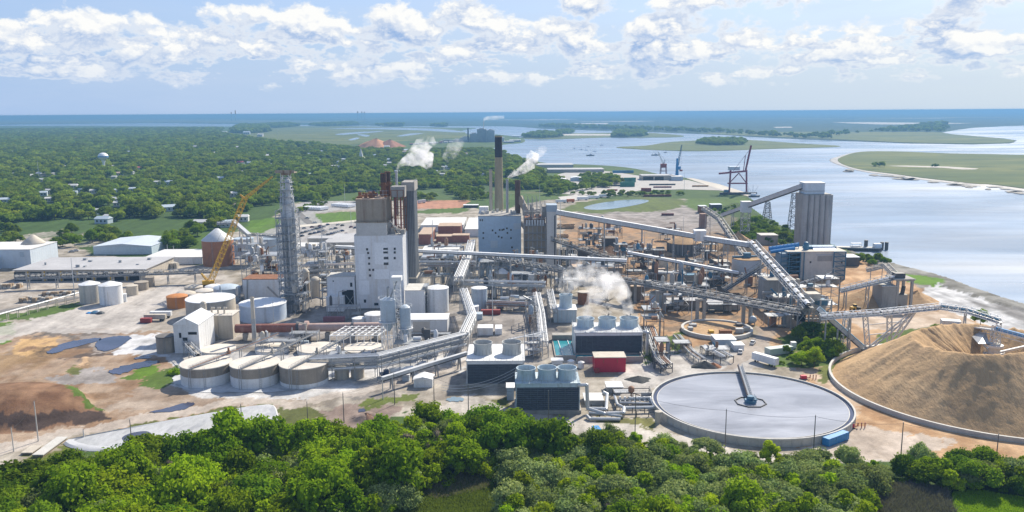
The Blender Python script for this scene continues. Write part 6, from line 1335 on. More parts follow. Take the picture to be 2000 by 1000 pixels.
conveyor('truss_conveyor', 'lattice conveyor curving down behind the tan chip cone, lower run', G(1406, 428, 26), G(1458, 505, 8), 4.6, 3.4, 'truss', (.3, .7), M_galv, M_cream); conveyor('truss_conveyor', 'short level top run of the lattice conveyor above the chip cone', G(1374, 406, 28), G(1406, 427, 26.2), 4.6, 3.4, 'truss', (.3,), M_galv, M_cream)
conveyor('covered_conveyor', 'long pale covered conveyor from the grey slab to the white transfer house', G(1086, 414, 44), G(1357, 461, 24), 3.6, 3.2, 'gallery', (.35, .62, .85), M_galvl, M_white2)
conveyor('covered_conveyor', 'pale covered conveyor from the transfer house to the high lattice conveyor', G(1378, 465, 24), G(1462, 478, 29), 3.4, 3.0, 'gallery', (.5,), M_galvl, M_white2)
TH = FP(1366, 470, G(1366, 465, 22).y); root = thing('transfer_house', 'small white transfer house on a steel tower between the pale conveyors', 'transfer house', (TH.x, TH.y, 0)); MB().box((TH.x, TH.y, 20), 8.5, 8, 8).build('wall', M_white, root); MB().box((TH.x, TH.y, 28), 9, 8.5, .35).build('roof', M_white2, root); MB().lattice((TH.x, TH.y, 0), (TH.x, TH.y, 20), 7, 7, 4, .3).build('steel_frame', M_galv, root)
conveyor('pipe_conveyor', 'slim white conveyor crossing the dark yard in front of the chip silo', G(1226, 493, 20), G(1442, 533, 12), 1.8, 1.5, 'gallery', (.2, .45, .7, .95), M_tankw, M_white2, legw=2)
conveyor('truss_conveyor', 'short lattice conveyor leaning against the white chip tank', G(1413, 565, 3), G(1491, 515, 20), 4.4, 3.0, 'truss', (.55, .85), M_galv, M_cream)
conveyor('truss_conveyor', 'hooped conveyor rising to the concrete portal at the riverside pile', G(1640, 566, 12), G(1748, 540, 20), 4.2, 3.0, 'hoop', (.1, .5), M_conc2, M_white2)
conveyor('truss_conveyor', 'grey hooped conveyor from the blue steel building to the chip portal', G(1555, 556, 6), G(1624, 536, 16), 4.0, 3.0, 'hoop', (.4,), M_galv, M_galvl)
conveyor('truss_conveyor', 'far lattice conveyor bending round behind the concrete portal, first run', G(1692, 527, 14), G(1730, 518, 18), 3.6, 2.8, 'truss', (.2, .8), M_conc2, M_cream); conveyor('truss_conveyor', 'far lattice conveyor bending round behind the concrete portal, second run', G(1730, 518, 18), G(1752, 540, 20), 3.6, 2.8, 'truss', (.4,), M_conc2, M_cream)
conveyor('belt_conveyor', 'slim blue-topped conveyor sloping from the transfer tower to the ground', G(1598, 602, TZ+7), G(1690, 682, 1), 2.4, 2.0, 'gallery', (.2, .45), M_galvl, M_bsteel)
HZ = 21.0; H1 = [G(1602, 618, HZ-3), G(1720, 610, HZ), G(1836, 598, HZ+1), G(1892, 606, HZ+1), G(1955, 626, HZ)]
for i, (l, lg) in enumerate((('white lattice conveyor leaving the transfer tower towards the river, first span', (.5,)), ('white lattice conveyor carried on slanting struts above the bushes', ()), ('blue-hooded conveyor bending at the river end', (.9,)), ('last blue-hooded run of the riverside conveyor', (.95,)))):
    conveyor('lattice_conveyor', l, H1[i], H1[i+1], 3.6, 2.6, 'hoop', lg, M_tankw, M_tankw if i < 2 else M_bsteel)
F0, F1 = G(1690, 690), G(1748, 684); root = thing('strut_frame', 'slanting white lattice struts on a concrete beam carrying the riverside conveyor', 'frame', F0)
b = MB(); b.bar(F0+Vector((0, 0, 3)), F1+Vector((0, 0, 3)), 2, 1.4); b.box((F0.x, F0.y, 0), 2, 2, 2.4); b.box((F1.x-3, F1.y, 0), 2.2, 2.2, 2.4); b.build('footing_beam', M_conc2, root)
b = MB(); t1, t2, t3 = H1[0].lerp(H1[1], .75), H1[1].lerp(H1[2], .15), H1[1].lerp(H1[2], .55)
def strut(P, Q, w=.55, n=5, sp=2.4):
    P, Q = Vector(P), Vector(Q); o = Vector((sp/2, 0, 0))
    b.bar(P-o, Q-o, w); b.bar(P+o, Q+o, w)
    for i in range(n): b.bar(P.lerp(Q, i/n)-o, P.lerp(Q, (i+1)/n)+o, .25); b.bar(P.lerp(Q, i/n)+o, P.lerp(Q, (i+1)/n)-o, .25)
f0, f1 = F0+Vector((1, 0, 3.5)), F1+Vector((-2, 0, 3.5)); strut(f0, t1-Vector((0, 0, 1.5))); strut(f0+Vector((2, 0, 0)), t3-Vector((0, 0, 1.5))); strut(f1, t3+Vector((0, 0, -1.5)), .7); strut(f1-Vector((1, 0, 0)), t2-Vector((0, 0, 1.5)))
for k in (.35, .65): b.bar(f0.lerp(t1, k), f1.lerp(t3, k), .35)
b.build('strut', M_galvl, root); MB().lattice(G(1650, 676), G(1650, 676)+Vector((0, 0, HZ-3)), 4, 2, 6, .25).build('lattice_leg', M_galvl, root)
p = G(1582, 648); root = thing('transfer_tower', 'crowded steel transfer tower where the conveyors meet', 'transfer tower', p); b = MB()
for x in (-9, -3, 3, 9):
    for y in (-5, 5): b.bar((p.x+x, p.y+y, 0), (p.x+x, p.y+y, 19), .7)
for z in (6, 11, 15, 19):
    b.bar((p.x-9, p.y-5, z), (p.x+9, p.y-5, z), .5); b.bar((p.x-9, p.y+5, z), (p.x+9, p.y+5, z), .5); rail(b, [(p.x-9, p.y-5.4, z), (p.x+9, p.y-5.4, z)], 1.2, .12, 2)
for i in range(3): b.bar((p.x-9+i*6, p.y-5, 6), (p.x-3+i*6, p.y-5, 15), .3); b.bar((p.x-3+i*6, p.y-5, 6), (p.x-9+i*6, p.y-5, 15), .3)
b.build('steel_frame', M_galv, root)
for x, z, w, h, mm in ((-4, 11, 6, 5, M_conc), (4, 11.5, 5, 4, M_galvl), (0, 19, 7, 3, M_cream), (5, 15.3, 5, 3, M_bsteel), (-6, 6.2, 4, 4, M_dark)): MB().box((p.x+x, p.y, z), w, 7, h).build('chute', mm, root)
# river silo, head house, slanted gallery, lattice towers
B = bld('river_silo', 'tall fluted grey concrete silo block at the water edge', 'silo', 1563, 1617, 489, 380, 18, M_conc, M_conc, over=.2)
b = MB(); n_ = 5; rq = B.w/n_/2
for i in range(n_): b.cyl((B.x0+rq*(2*i+1), B.Y+.5, 0), rq*1.02, B.h-.4, 20)
for i in range(3): b.cyl((B.x1-.4, B.Y+3+i*6, 0), 3.1, B.h-.4, 16)
b.build('silo_flute', mat('streaked_silo_concrete', (.40, .395, .39), .85, .14, .10, (.13, .115, .105), .75), B.root, True)
hx0, hx1 = FP(1572, 378, B.Y+2).x, FP(1610, 378, B.Y+2).x; zt = FP(1590, 358, B.Y+2).z; b = MB(); b.box(((hx0+hx1)/2, B.Y+9, B.h), hx1-hx0, 15, zt-B.h); b.build('head_house', M_mill, B.root); b = MB(); w = (hx1-hx0)/2; cx = (hx0+hx1)/2; b.prism([(cx-w-.4, B.Y+1), (cx+w+.4, B.Y+1), (cx+w+.4, B.Y+17), (cx-w-.4, B.Y+17)], zt, zt+.5); b.build('head_roof', M_tankw, B.root); b = MB(); b.box((cx, B.Y+9, B.h+2.6), hx1-hx0+.5, 15.5, .5); b.build('ledge', M_galv, B.root)
conveyor('covered_conveyor', 'long covered gallery slanting up to the head house of the river silo', G(1459, 402, 30), (hx0, B.Y+9, zt-3), 3.6, 3.6, 'gallery', (), M_galvl, M_conc2)
q = G(1457, 402, 30); root = thing('transfer_house', 'blue-grey transfer house where two galleries meet on the river bank', 'transfer house', (q.x, q.y, 0)); MB().box((q.x, q.y, 24), 9, 8, 10).build('wall', M_mill, root); MB().lattice((q.x, q.y, 0), (q.x, q.y, 24), 7, 7, 4, .35).build('steel_frame', M_galv, root); MB().box((q.x, q.y, 34), 9.5, 8.5, .4).build('roof', M_tankw, root)
conveyor('covered_conveyor', 'lower covered gallery descending from the blue-grey transfer house to the yard', G(1452, 405, 26), G(1410, 420, 16), 3.2, 3.0, 'gallery', (.5,), M_galvl, M_conc2)
for px, yb, yt, l in ((1548, 449, 378, 'tall lattice tower under the slanting gallery beside the river silo'), (1498, 428, 394, 'shorter lattice tower under the slanting gallery at the bank')):
    p = G(px, yb); o = MB().lattice((p.x, p.y, 0), (p.x, p.y, HT(px, yb, yt)), 8.5, 4, 8, .32).build('lattice_tower', M_steel, None); o.data.transform(Matrix.Translation((-p.x, -p.y, 0))); o.location = p; tag(o, l, 'lattice tower', 'two lattice towers of the silo gallery')
# blue steel chip building
B = bld('chipper_house', 'concrete chipper building framed in blue steel with a blue sheeted roof', 'building', 1536, 1650, 546, 492, 22, mat('patched_concrete', (.58, .56, .53), .85, .12, .08, (.30, .27, .24), .5), M_cream, over=.2)
b = MB(); xs = [FP(px, 520, B.Y).x for px in (1524, 1540, 1562, 1569, 1627, 1650)]
for x in xs: b.bar((x, B.Y-.8, 0), (x, B.Y-.8, B.h), .6)
for z in np.linspace(3, B.h, 6): b.bar((xs[0], B.Y-.8, z), (xs[2], B.Y-.8, z), .5); b.bar((xs[4], B.Y-.8, z), (xs[5], B.Y-.8, z), .5)
for i, z in enumerate(np.linspace(3, B.h, 6)[:-1]): dz_ = (B.h-3)/5; b.bar((xs[0], B.Y-1, z), (xs[2], B.Y-1, z+dz_), .9, .3); b.bar((xs[4], B.Y-1, z+dz_), (xs[5], B.Y-1, z), .9, .3)
b.build('blue_frame', M_bsteel, B.root, kind='stuff'); MB().box(((xs[0]+xs[2])/2, B.Y+6, 0), xs[2]-xs[0], 12, B.h-1).build('open_bay', mat('shaded_blue_bay', (.22, .30, .38), .7, .2, .2), B.root)
qa, qb = FP(1594, 498, B.Y).x, FP(1646, 498, B.Y).x; b = MB(); b.add([(qa, B.Y-.3, B.h-2.2), (qb, B.Y-.3, B.h-2.2), (qb-3, B.Y+12, B.h+2.4), (qa+1, B.Y+12, B.h+2.4), (qa, B.Y+22, B.h), (qb, B.Y+22, B.h)], [(0, 1, 2, 3), (3, 2, 5, 4), (0, 3, 4), (1, 5, 2)]); b.build('blue_roof', M_blue, B.root)
panels(B, [(1597, 500, 1625, 510)], mat('grey_panel', (.33, .32, .31), .8, .12, .2)); wins(B, [(1583, 512), (1644, 513)])
b = MB(); b.tube(FP(1502, 486, B.Y+14), FP(1560, 478, B.Y+14), 1.6, 10); b.tube(FP(1505, 492, B.Y+8), FP(1552, 485, B.Y+8), 1.3, 10)
for i in range(9): k = i/8; P_ = FP(1502, 486, B.Y+14).lerp(FP(1560, 478, B.Y+14), k); b.bar(P_-Vector((0, 0, 3)), P_+Vector((0, 0, 2)), .4)
b.build('blue_conveyor', M_blue, B.root); b = MB(); b.cyl((FP(1574, 488, B.Y+8).x, B.Y+8, B.h), 2, 4, 12); b.ball((FP(1574, 488, B.Y+8).x, B.Y+8, B.h+4.4), 2); b.box((FP(1600, 490, B.Y+14).x, B.Y+14, B.h), 22, 8, 2.2); b.build('cyclone', M_bsteel, B.root)
bld('shed', 'blue-grey roofed shed between chipper building and river bushes', 'shed', 1652, 1678, 520, 503, 14, M_steel, M_mill); bld('ruin', 'roofless grey concrete frame house beside the river bank bushes', 'building', 1486, 1519, 478, 460, 14, M_conc, M_conc2); bld('shed', 'small blue-roofed shed on the grass under the transfer house', 'shed', 1389, 1410, 409, 400, 12, M_steel, M_mill); bld('shed', 'light blue shed at the top of the lattice conveyor', 'shed', 1366, 1380, 416, 403, 10, M_rust, M_mill)
bld('concrete_tower', 'rusty brick-coloured support block below the top of the lattice conveyor', 'tower', 1368, 1380, 446, 418, 8, mat('rusty_block', (.30, .19, .15), .85, .2, .2, (.16, .12, .1), .6), None)
# concrete portal of the riverside pile
B = bld('concrete_portal', 'massive grey concrete portal with machinery on top between riverside chip heaps', 'portal', 1721, 1748, 606, 560, 14, M_conc, M_conc2); b = MB()
x1 = FP(1779, 606, B.Y).x
for y in (1, 12): b.bar((x1, B.Y+y, 0), (x1, B.Y+y, B.h+4), 1.4); b.bar((B.x1+1, B.Y+y, 0), (B.x1+1, B.Y+y, B.h+4), 1.4); b.bar((B.x1, B.Y+y, B.h+4), (x1+1, B.Y+y, B.h+4), 1.5)
b.box(((B.x1+x1)/2, B.Y+6.5, B.h+4), x1-B.x1+3, 14, .6); b.build('portal_frame', M_conc, B.root); MB().box(((B.x1+x1)/2, B.Y+7, B.h*.1), x1-B.x1-2, 8, B.h*.5).build('hopper', M_conc, B.root); b = MB(); b.box((B.x1+3, B.Y+5, B.h+4.6), 6, 5, 3); b.tube((B.x1+6, B.Y+5, B.h*.6), (x1-3, B.Y+5, B.h*.95), 1.2, 10); b.build('machinery', M_steel, B.root)
procunit('concrete-legged machine tower between chipper building and riverside heaps', 1602, 1636, 612, 545, 12, 71, m=M_conc, pal=(M_steel, M_galv, M_white, M_conc), fill=.8)
stack('vent_pipe', 'thin dark upright pipe in front of the machine tower', 'pipe', 1637, 606, 540, 2.6, 2.6, M_steel)
# chip silo, chip tank, circular pit
T = tank('chip_silo', 'dark-walled round bunker heaped with tan chips beside the transfer house tower', 'bunker', 1303, 1368, 500, 478, mat('dark_ribbed_wall', (.20, .195, .19), .85, .15, .2, (.12, .1, .09), .5), M_chip, 'cone', rh=.22, ladder=False); b = MB()
for i in range(28): a_ = i*math.pi/14; b.bar((T.c.x+math.cos(a_)*(T.r+.1), T.c.y+math.sin(a_)*(T.r+.1), 0), (T.c.x+math.cos(a_)*(T.r+.1), T.c.y+math.sin(a_)*(T.r+.1), T.h), .5)
b.build('wall_rib', M_steel, T.root)
T = tank('chip_tank', 'white ribbed tank with a rim of chips and machinery under the short lattice conveyor', 'tank', 1429, 1486, 537, 509, M_mill, M_chip, 'flat', ladder=False); b = MB(); b.box((T.c.x, T.c.y, T.h), 5, 4, 4); b.bar((T.c.x-T.r, T.c.y, T.h+1), (T.c.x+T.r, T.c.y, T.h+1.5), 1.5, 1.2); b.build('reclaimer', M_bsteel, T.root)
T = tank('chip_pit', 'round flat chip pit with a concrete kerb in front of the big conveyor', 'pit', 1332, 1466, 665, 661, M_conc2, M_chip, 'flat', ladder=False, rim=False, n=64); b = MB(); MB().lathe((T.c.x, T.c.y, T.h), [(T.r+.4, -1), (T.r+.4, 1.0), (T.r-1, 1.0), (T.r-1, .1)], 64, False, False).build('kerb', M_conc2, T.root)
for dx_, dy_, w_, h_, mm in ((2, -11, 6.5, 2, M_rust), (10, -9, 4, 2.4, M_galv), (15, -5, 3.5, 2, M_cream), (-12, 6, 4, 1.2, M_galv), (-5, -8, 2.5, 1.2, M_yellow), (14, 6, 3, 1.2, M_steel), (-15, -2, 2.6, 1.5, M_galv)): MB().box((T.c.x+dx_, T.c.y+dy_, T.h+.4), w_, 3, h_).build('machine', mm, T.root)
# heaps
heap('chip_heap', 'tall tan chip cone at the head of the lattice conveyors', 'chip heap', 1440, 486, 22, 16, 15, M_chip, 3)
for l, px, py, rx, ry, h, mm, sd in (('orange chip heap left of the concrete portal', 1690, 592, 26, 22, 9, M_chip, 4), ('orange chip heap between chipper house and machine tower', 1580, 580, 18, 16, 7, M_chip, 5), ('chip slope spilling on the river side of the portal', 1790, 592, 15, 18, 8, M_chip, 6), ('dark bark heap under the slim white conveyor', 1190, 500, 20, 14, 9, M_bark_, 7), ('orange bark heap beside the steel frame at the log yard', 1162, 470, 10, 9, 6, M_chip, 8), ('low tan chip spread left of the chip silo', 1282, 495, 18, 16, 4, M_chip, 9), ('dark grey heap beside the orange one behind the clarifier', 1376, 716, 6.5, 4.5, 3, M_coal, 10), ('small rusty heap beside the dark grey one', 1393, 716, 4.5, 3, 2.2, mat('rust_heap', (.26, .12, .06), .95, .3, .5), 11), ('black muck bank behind the red pump house', 1247, 742, 6, 4.5, 2, M_coal, 12),
   ('reddish dark bark heap in front of the trussed conveyor', 1235, 488, 14, 10, 7, M_bark_, 13), ('tan chip heap behind the transfer house', 1400, 480, 10, 8, 5, M_chip, 14), ('small white salt heap in the log yard', 1190, 448, 6, 4, 3.5, M_white2, 15), ('tan heap at the left of the machine tower foot', 1540, 620, 10, 5, 2.5, M_chip, 16), ('small brown earth heap near the foreground trees', 605, 836, 6, 4, 2.4, mat('earth_heap', (.2, .12, .085), .95, .25, .4), 17), ('brown earth heap by the foreground treetops', 716, 820, 6, 4, 3, _mats['earth_heap'], 18)):
    heap('heap', l, 'heap', px, py, rx, ry, h, mm, sd)
# crowded machinery of the wood yard
for i, (l, x0, x1, yb, yt, dp) in enumerate((('dark steel barking drum frame in the log yard', 1131, 1176, 492, 448, 12), ('dark machine frame under the slim white conveyors', 1226, 1256, 545, 490, 12), ('tall dark lattice frame left of the tan bark slope', 1170, 1180, 486, 434, 6), ('grey machinery row in front of the chip silo', 1262, 1340, 560, 535, 14), ('machinery left of the steaming tower pipes', 1258, 1300, 600, 560, 12), ('dusty equipment frame below the slim white conveyor', 1300, 1385, 585, 560, 16), ('grey steelwork under the white chip tank', 1488, 1545, 585, 545, 16), ('steelwork between short lattice conveyor and transfer tower', 1500, 1560, 612, 582, 14), ('low dark machinery along the big conveyor foot', 1395, 1460, 600, 585, 8), ('machine group left of the chip tank', 1375, 1428, 560, 530, 12), ('dark sawmill frame at the foot of the trussed conveyor', 1200, 1226, 520, 478, 10), ('dark conveyor drives beside the chip bunker', 1262, 1300, 520, 490, 12), ('steel frame under the chipper house conveyor', 1552, 1600, 600, 562, 10), ('pump skid left of the clarifier bridge', 1318, 1350, 690, 672, 8), ('dark pipe skid between the steaming tower and the pit', 1282, 1308, 712, 668, 10), ('filter presses in front of the white workshop', 1378, 1425, 698, 684, 8), ('tanks and stands behind the chip bunker', 1330, 1372, 545, 512, 10), ('grey stairs and drives below the high lattice conveyor', 1455, 1500, 560, 538, 10))):
    procunit(l, x0, x1, yb, yt, dp, 90+i, m=M_steel if i in (0, 1, 2, 6, 10, 11, 13, 14) else M_galv, pal=(M_galv, M_steel, M_rpipe, M_conc, M_bsteel, M_cream), fill=1.0 if i not in (2,) else .2)
for px, yb, yt, l in ((1295, 548, 510, 'grey vessel pair behind the dusty equipment'), (1388, 600, 590, 'white box bin on the conveyor')): tank('vessel', l, 'vessel', px-9, px+9, yb, yt, M_cream, M_cream, 'dome', rh=.3, ladder=False)
tank('vessel', 'bulging dark red tank behind the square cooling tower', 'tank', 1128, 1150, 596, 572, M_rust, M_cream, 'flat', ladder=False); tank('vessel', 'cream silo pair in the mist right of the steaming stacks', 'silo', 1268, 1298, 602, 575, M_tankb, M_cream, 'cone', rh=.2, ladder=False); tank('vessel', 'white ball-like tank behind the steam', 'tank', 1086, 1108, 560, 552, M_tankw, M_tankw, 'dome', rh=.5, ladder=False)
# pipe manifold beside the clarifier
root = thing('pipe_manifold', 'silver pipe manifold between the nearest cooling tower and the clarifier', 'pipes', G(1210, 806)); zf = lambda x, y, z: G(x, y, z)
for pts, r in (([(1128, 752, 12), (1146, 752, 12), (1148, 798, 2.2), (1180, 808, 2), (1218, 806, 2), (1219, 797, 2), (1279, 796, 2)], .75), ([(1146, 812, 1.2), (1152, 818, .9), (1212, 819, .9)], .7), ([(1150, 798, 2), (1184, 799, 2), (1186, 770, 2.5), (1178, 766, 3)], .7), ([(1200, 772, 2), (1206, 790, 2), (1218, 796, 2)], .6), ([(1228, 778, 2.4), (1270, 777, 2.4), (1279, 796, 2.4)], .6), ([(1150, 806, 1.6), (1215, 813, 1.6)], .5), ([(1208, 780, 1.4), (1272, 782, 1.4)], .4), ([(1210, 786, 1.4), (1274, 788, 1.4)], .4)):
    MB().pipe([zf(*q) for q in pts], r, 10).build('pipe', M_pipe, root, True)
for i in range(7): q = G(1212+i*9.5, 784, 1.6); b = MB(); b.tube(q, q+Vector((0, 3.5, 0)), .3, 6); b.cyl((q.x, q.y+1.5, 1.6), .5, 1.5, 8); b.build('valve', M_galvl, root)
b = MB()
for i in range(16): q = G(1155+i*8, 800+(i % 3)*7); b.bar((q.x, q.y, 0), (q.x, q.y, 2.4), .3); b.bar((q.x-2, q.y, 1), (q.x+2, q.y, 1), .25)
b.build('pipe_stand', M_steel, root, kind='stuff')
piperack('pipe_rack', 'sloping pipe bundle from the pit to the pump skid behind the clarifier', [G(1322, 655, 4), G(1352, 688, 3), G(1372, 702, 3)], 4, 1.4, 5, 1, 6, seed=40, mix=(M_rpipe, M_steel)); piperack('pipe_rack', 'dark pipe bundle running down past the steaming cooling tower', [G(1268, 640, 6), G(1290, 700, 5), G(1302, 712, 4)], 6, 2, 6, 2, 6, seed=41, m=M_steel, mp=M_steel, mix=(M_rpipe, M_galv)); piperack('pipe_rack', 'rusty pipe bundle in front of the white workshop', [G(1380, 676, 3), G(1420, 698, 3)], 7, 1.4, 7, 1, 6, seed=43, m=M_steel, mix=(M_steel, M_rpipe))
M_bg = mat('brown_grey_block', (.23, .20, .17), .85, .2, .15, (.12, .075, .05), .7)
for l, x0, x1, yb, yt, dp, mw, mr in (('stacked grey concrete block beneath the high lattice conveyor', 1490, 1553, 592, 548, 12, M_conc, M_conc), ('dark brown shed between the trussed conveyor and the chip bunker', 1268, 1298, 552, 526, 12, M_bg, M_tanroof), ('long low grey shed under the big trussed conveyor', 1306, 1366, 604, 588, 8, M_bg, M_greyroof), ('second long low grey shed right of the first conveyor pier', 1376, 1446, 606, 592, 8, M_conc, M_greyroof), ('brown block beside the machine frame of the slim white conveyors', 1232, 1258, 588, 560, 10, M_bg, M_tanroof), ('tan-roofed low hall behind the steam', 1120, 1216, 538, 524, 16, M_conc, M_tanroof),
    ('dark ribbed shed wall under the trussed conveyor', 1090, 1150, 508, 488, 12, M_steel, M_bg), ('blue-roofed small shed under the slim conveyor', 1338, 1362, 552, 538, 8, M_conc, M_bsteel), ('brown grey hopper house left of the chip tank', 1398, 1424, 538, 512, 10, M_bg, M_cream), ('dark open shed beside the barking drum frame', 1176, 1204, 482, 466, 14, M_steel, M_bg), ('grey crusher house in front of the transfer tower', 1536, 1562, 640, 616, 8, M_conc, M_galvl), ('low brown bunker left of the chip bunker', 1262, 1296, 500, 486, 12, M_bg, M_chip)):
    bld('yard_building', l, 'building', x0, x1, yb, yt, dp, mw, mr)
for px, yb, l in ((1660, 836, 'red diesel pump on the dirt right of the clarifier rim'), (1569, 741, 'red pump set behind the clarifier rim on the sandy track')):
    q = G(px, yb); root = thing('pump_set', l, 'pump', q); MB().box((q.x, q.y, .4), 2.6, 1.6, 1.5).build('engine_box', M_red, root); MB().box((q.x, q.y, .1), 3.4, 1.8, .3).build('skid', M_steel, root); MB().pipe([(q.x+1.6, q.y, .8), (q.x+3, q.y, .8), (q.x+3, q.y, 2.2)], .22, 8).build('pipe', M_dred, root)
    for k in range(2): MB().tube((q.x+4.4+k*1.3, q.y, 0), (q.x+4.4+k*1.3, q.y, 2.2), .2, 6).build('standpipe', M_dred, root)
q = G(1470, 634); root = thing('sphere_tank', 'small blue-white ball-shaped tank on legs beside the round chip pit', 'tank', q); b = MB(); b.lathe((q.x, q.y, 3), [(.05, -2.2)]+[(2.2*math.cos(t), 2.2*math.sin(t)) for t in np.linspace(-1.3, 1.3, 9)]+[(.05, 2.2)], 18, False, False); b.build('ball', M_tankb, root, True); b = MB()
for k in range(4): a_ = k*1.57+.4; b.bar((q.x+1.6*math.cos(a_), q.y+1.6*math.sin(a_), 0), (q.x+1.6*math.cos(a_), q.y+1.6*math.sin(a_), 2.6), .25)
b.build('leg_frame', M_galv, root, kind='stuff')
def loader(label, px, yb, rz, m):
    q = G(px, yb); root = thing('wheel_loader', label, 'loader', q); cs, sn = math.cos(rz), math.sin(rz)
    def L(x, y, z): return (q.x+x*cs-y*sn, q.y+x*sn+y*cs, z)
    MB().box(L(-1.2, 0, 1.0), 3.6, 2.2, 1.5, rz).build('engine_hood', m, root); MB().box(L(.6, 0, 1.6), 1.6, 1.8, 2.0, rz).build('cab', M_glass, root); MB().box(L(.6, 0, 3.6), 1.7, 1.9, .15, rz).build('cab_roof', m, root)
    b = MB(); b.bar(L(1, .7, 1.8), L(4, .7, 1.0), .25, .4); b.bar(L(1, -.7, 1.8), L(4, -.7, 1.0), .25, .4); b.build('lift_arm', m, root); MB().box(L(4.3, 0, .3), 1.2, 3.2, 1.2, rz).build('bucket', M_steel, root)
    for x in (-1.8, 1.6):
        for y in (-1.2, 1.2): MB().tube(L(x, y-.3*(1 if y > 0 else -1), .85), L(x, y+.3*(1 if y > 0 else -1), .85), .85, 12).build('wheel', M_tyre, root)
loader('yellow wheel loader working between the chip heaps by the portal', 1668, 606, .6, M_yellow); loader('orange wheel loader in the log yard', 1146, 462, 2.2, M_orange)
# ---------------------------------------------------------------- standing water, pads, roads
sheet('pond_water', [(1140, 406), (1165, 398), (1215, 391), (1258, 390), (1266, 394), (1240, 401), (1195, 408), (1160, 410)], .18, M_pond, sm=4)
sheet('puddle', [(188, 672), (205, 660), (250, 657), (254, 664), (228, 680), (205, 686), (190, 682)], .22, M_puddle, sm=4)
sheet('puddle', [(92, 688), (120, 672), (160, 664), (196, 660), (190, 667), (140, 680), (108, 690)], .22, M_puddle, sm=4)
sheet('puddle', [(216, 724), (245, 714), (300, 705), (312, 708), (290, 716), (262, 722), (236, 731), (218, 730)], .22, M_puddle, sm=4)
sheet('puddle', [(262, 700), (290, 696), (296, 699), (270, 702)], .22, M_puddle, sm=3)
sheet('puddle', [(292, 806), (330, 796), (365, 787), (380, 789), (360, 800), (330, 805)], .22, M_puddle, sm=4)
sheet('puddle', [(870, 781), (885, 776), (905, 779), (900, 784), (880, 785)], .22, M_pond, sm=3)
sheet('puddle', [(700, 801), (712, 798), (714, 803), (703, 806)], .22, M_puddle, sm=3); sheet('puddle', [(98, 834), (112, 829), (120, 831), (106, 837)], .26, M_pond, sm=3)
sheet('asphalt_road', [(566, 404), (576, 402), (602, 428), (640, 452), (632, 458), (594, 434)], .20, M_road)
sheet('asphalt_road', [(584, 440), (760, 424), (762, 427), (586, 444)], .21, M_sand)
sheet('asphalt_road', [(0, 606), (60, 596), (150, 579), (158, 582), (64, 602), (0, 614)], .2, M_road)
sheet('concrete_quay', [(1075, 345), (1130, 330), (1200, 336), (1260, 345), (1300, 349), (1345, 352), (1440, 377), (1405, 372), (1330, 370), (1250, 372), (1180, 386), (1090, 378)], .16, groundmat('quay_concrete', (.40, .38, .36), (.48, .46, .43), None, .03, .2))
sheet('concrete_quay', [(1340, 348), (1352, 348), (1405, 360), (1462, 378), (1462, 384), (1400, 368)], .24, M_sand)
sheet('gravel_yard', [(1090, 385), (1130, 380), (1250, 372), (1100, 395)], .2, groundmat('white_gravel', (.46, .44, .41), (.55, .53, .5), None, .05, .3))
# lined basin
p = G(340, 830); root = thing('lined_basin', 'long white-lined basin between the dirt road and the foreground trees', 'basin', p); BP = smooth_line([(128, 862), (170, 850), (250, 835), (360, 815), (470, 796), (520, 790), (534, 793), (540, 808), (542, 826), (500, 842), (420, 858), (300, 872), (180, 876)], 3)
o_ = [G(x, y, .7) for x, y in BP]; cx = sum(q.x for q in o_)/len(o_); cy_ = sum(q.y for q in o_)/len(o_); i_ = [Vector((cx+(q.x-cx)*.955, cy_+(q.y-cy_)*.86, .32)) for q in o_]; oo = [Vector((cx+(q.x-cx)*1.015, cy_+(q.y-cy_)*1.05, .1)) for q in o_]; n_ = len(o_)
MB().add(oo+o_+i_, [(k, (k+1) % n_, n_+(k+1) % n_, n_+k) for k in range(n_)]+[(n_+k, n_+(k+1) % n_, 2*n_+(k+1) % n_, 2*n_+k) for k in range(n_)]).build('liner_bank', mat('liner_bank_sheet', (.46, .47, .49), .6, .12, .2), root, True)
MB().add(i_, [tuple(t) for t in tessellate_polygon([[Vector((q.x, q.y, 0)) for q in i_]])]).build('liner_floor', M_liner, root)
w_ = [G(x, y, .36) for x, y in smooth_line([(238, 856), (255, 846), (285, 842), (298, 850), (290, 862), (255, 868)], 4)]; MB().add(w_, [tuple(t) for t in tessellate_polygon([[Vector((q.x, q.y, 0)) for q in w_]])]).build('shallow_water', M_puddle, root)
# white spill apron under the big tanks
sheet('concrete_apron', [(340, 745), (372, 730), (640, 725), (652, 740), (560, 764), (450, 767), (372, 764)], .2, groundmat('lime_washed_concrete', (.46, .48, .50), (.58, .59, .61), (.34, .36, .38), .05, .4), sm=3)
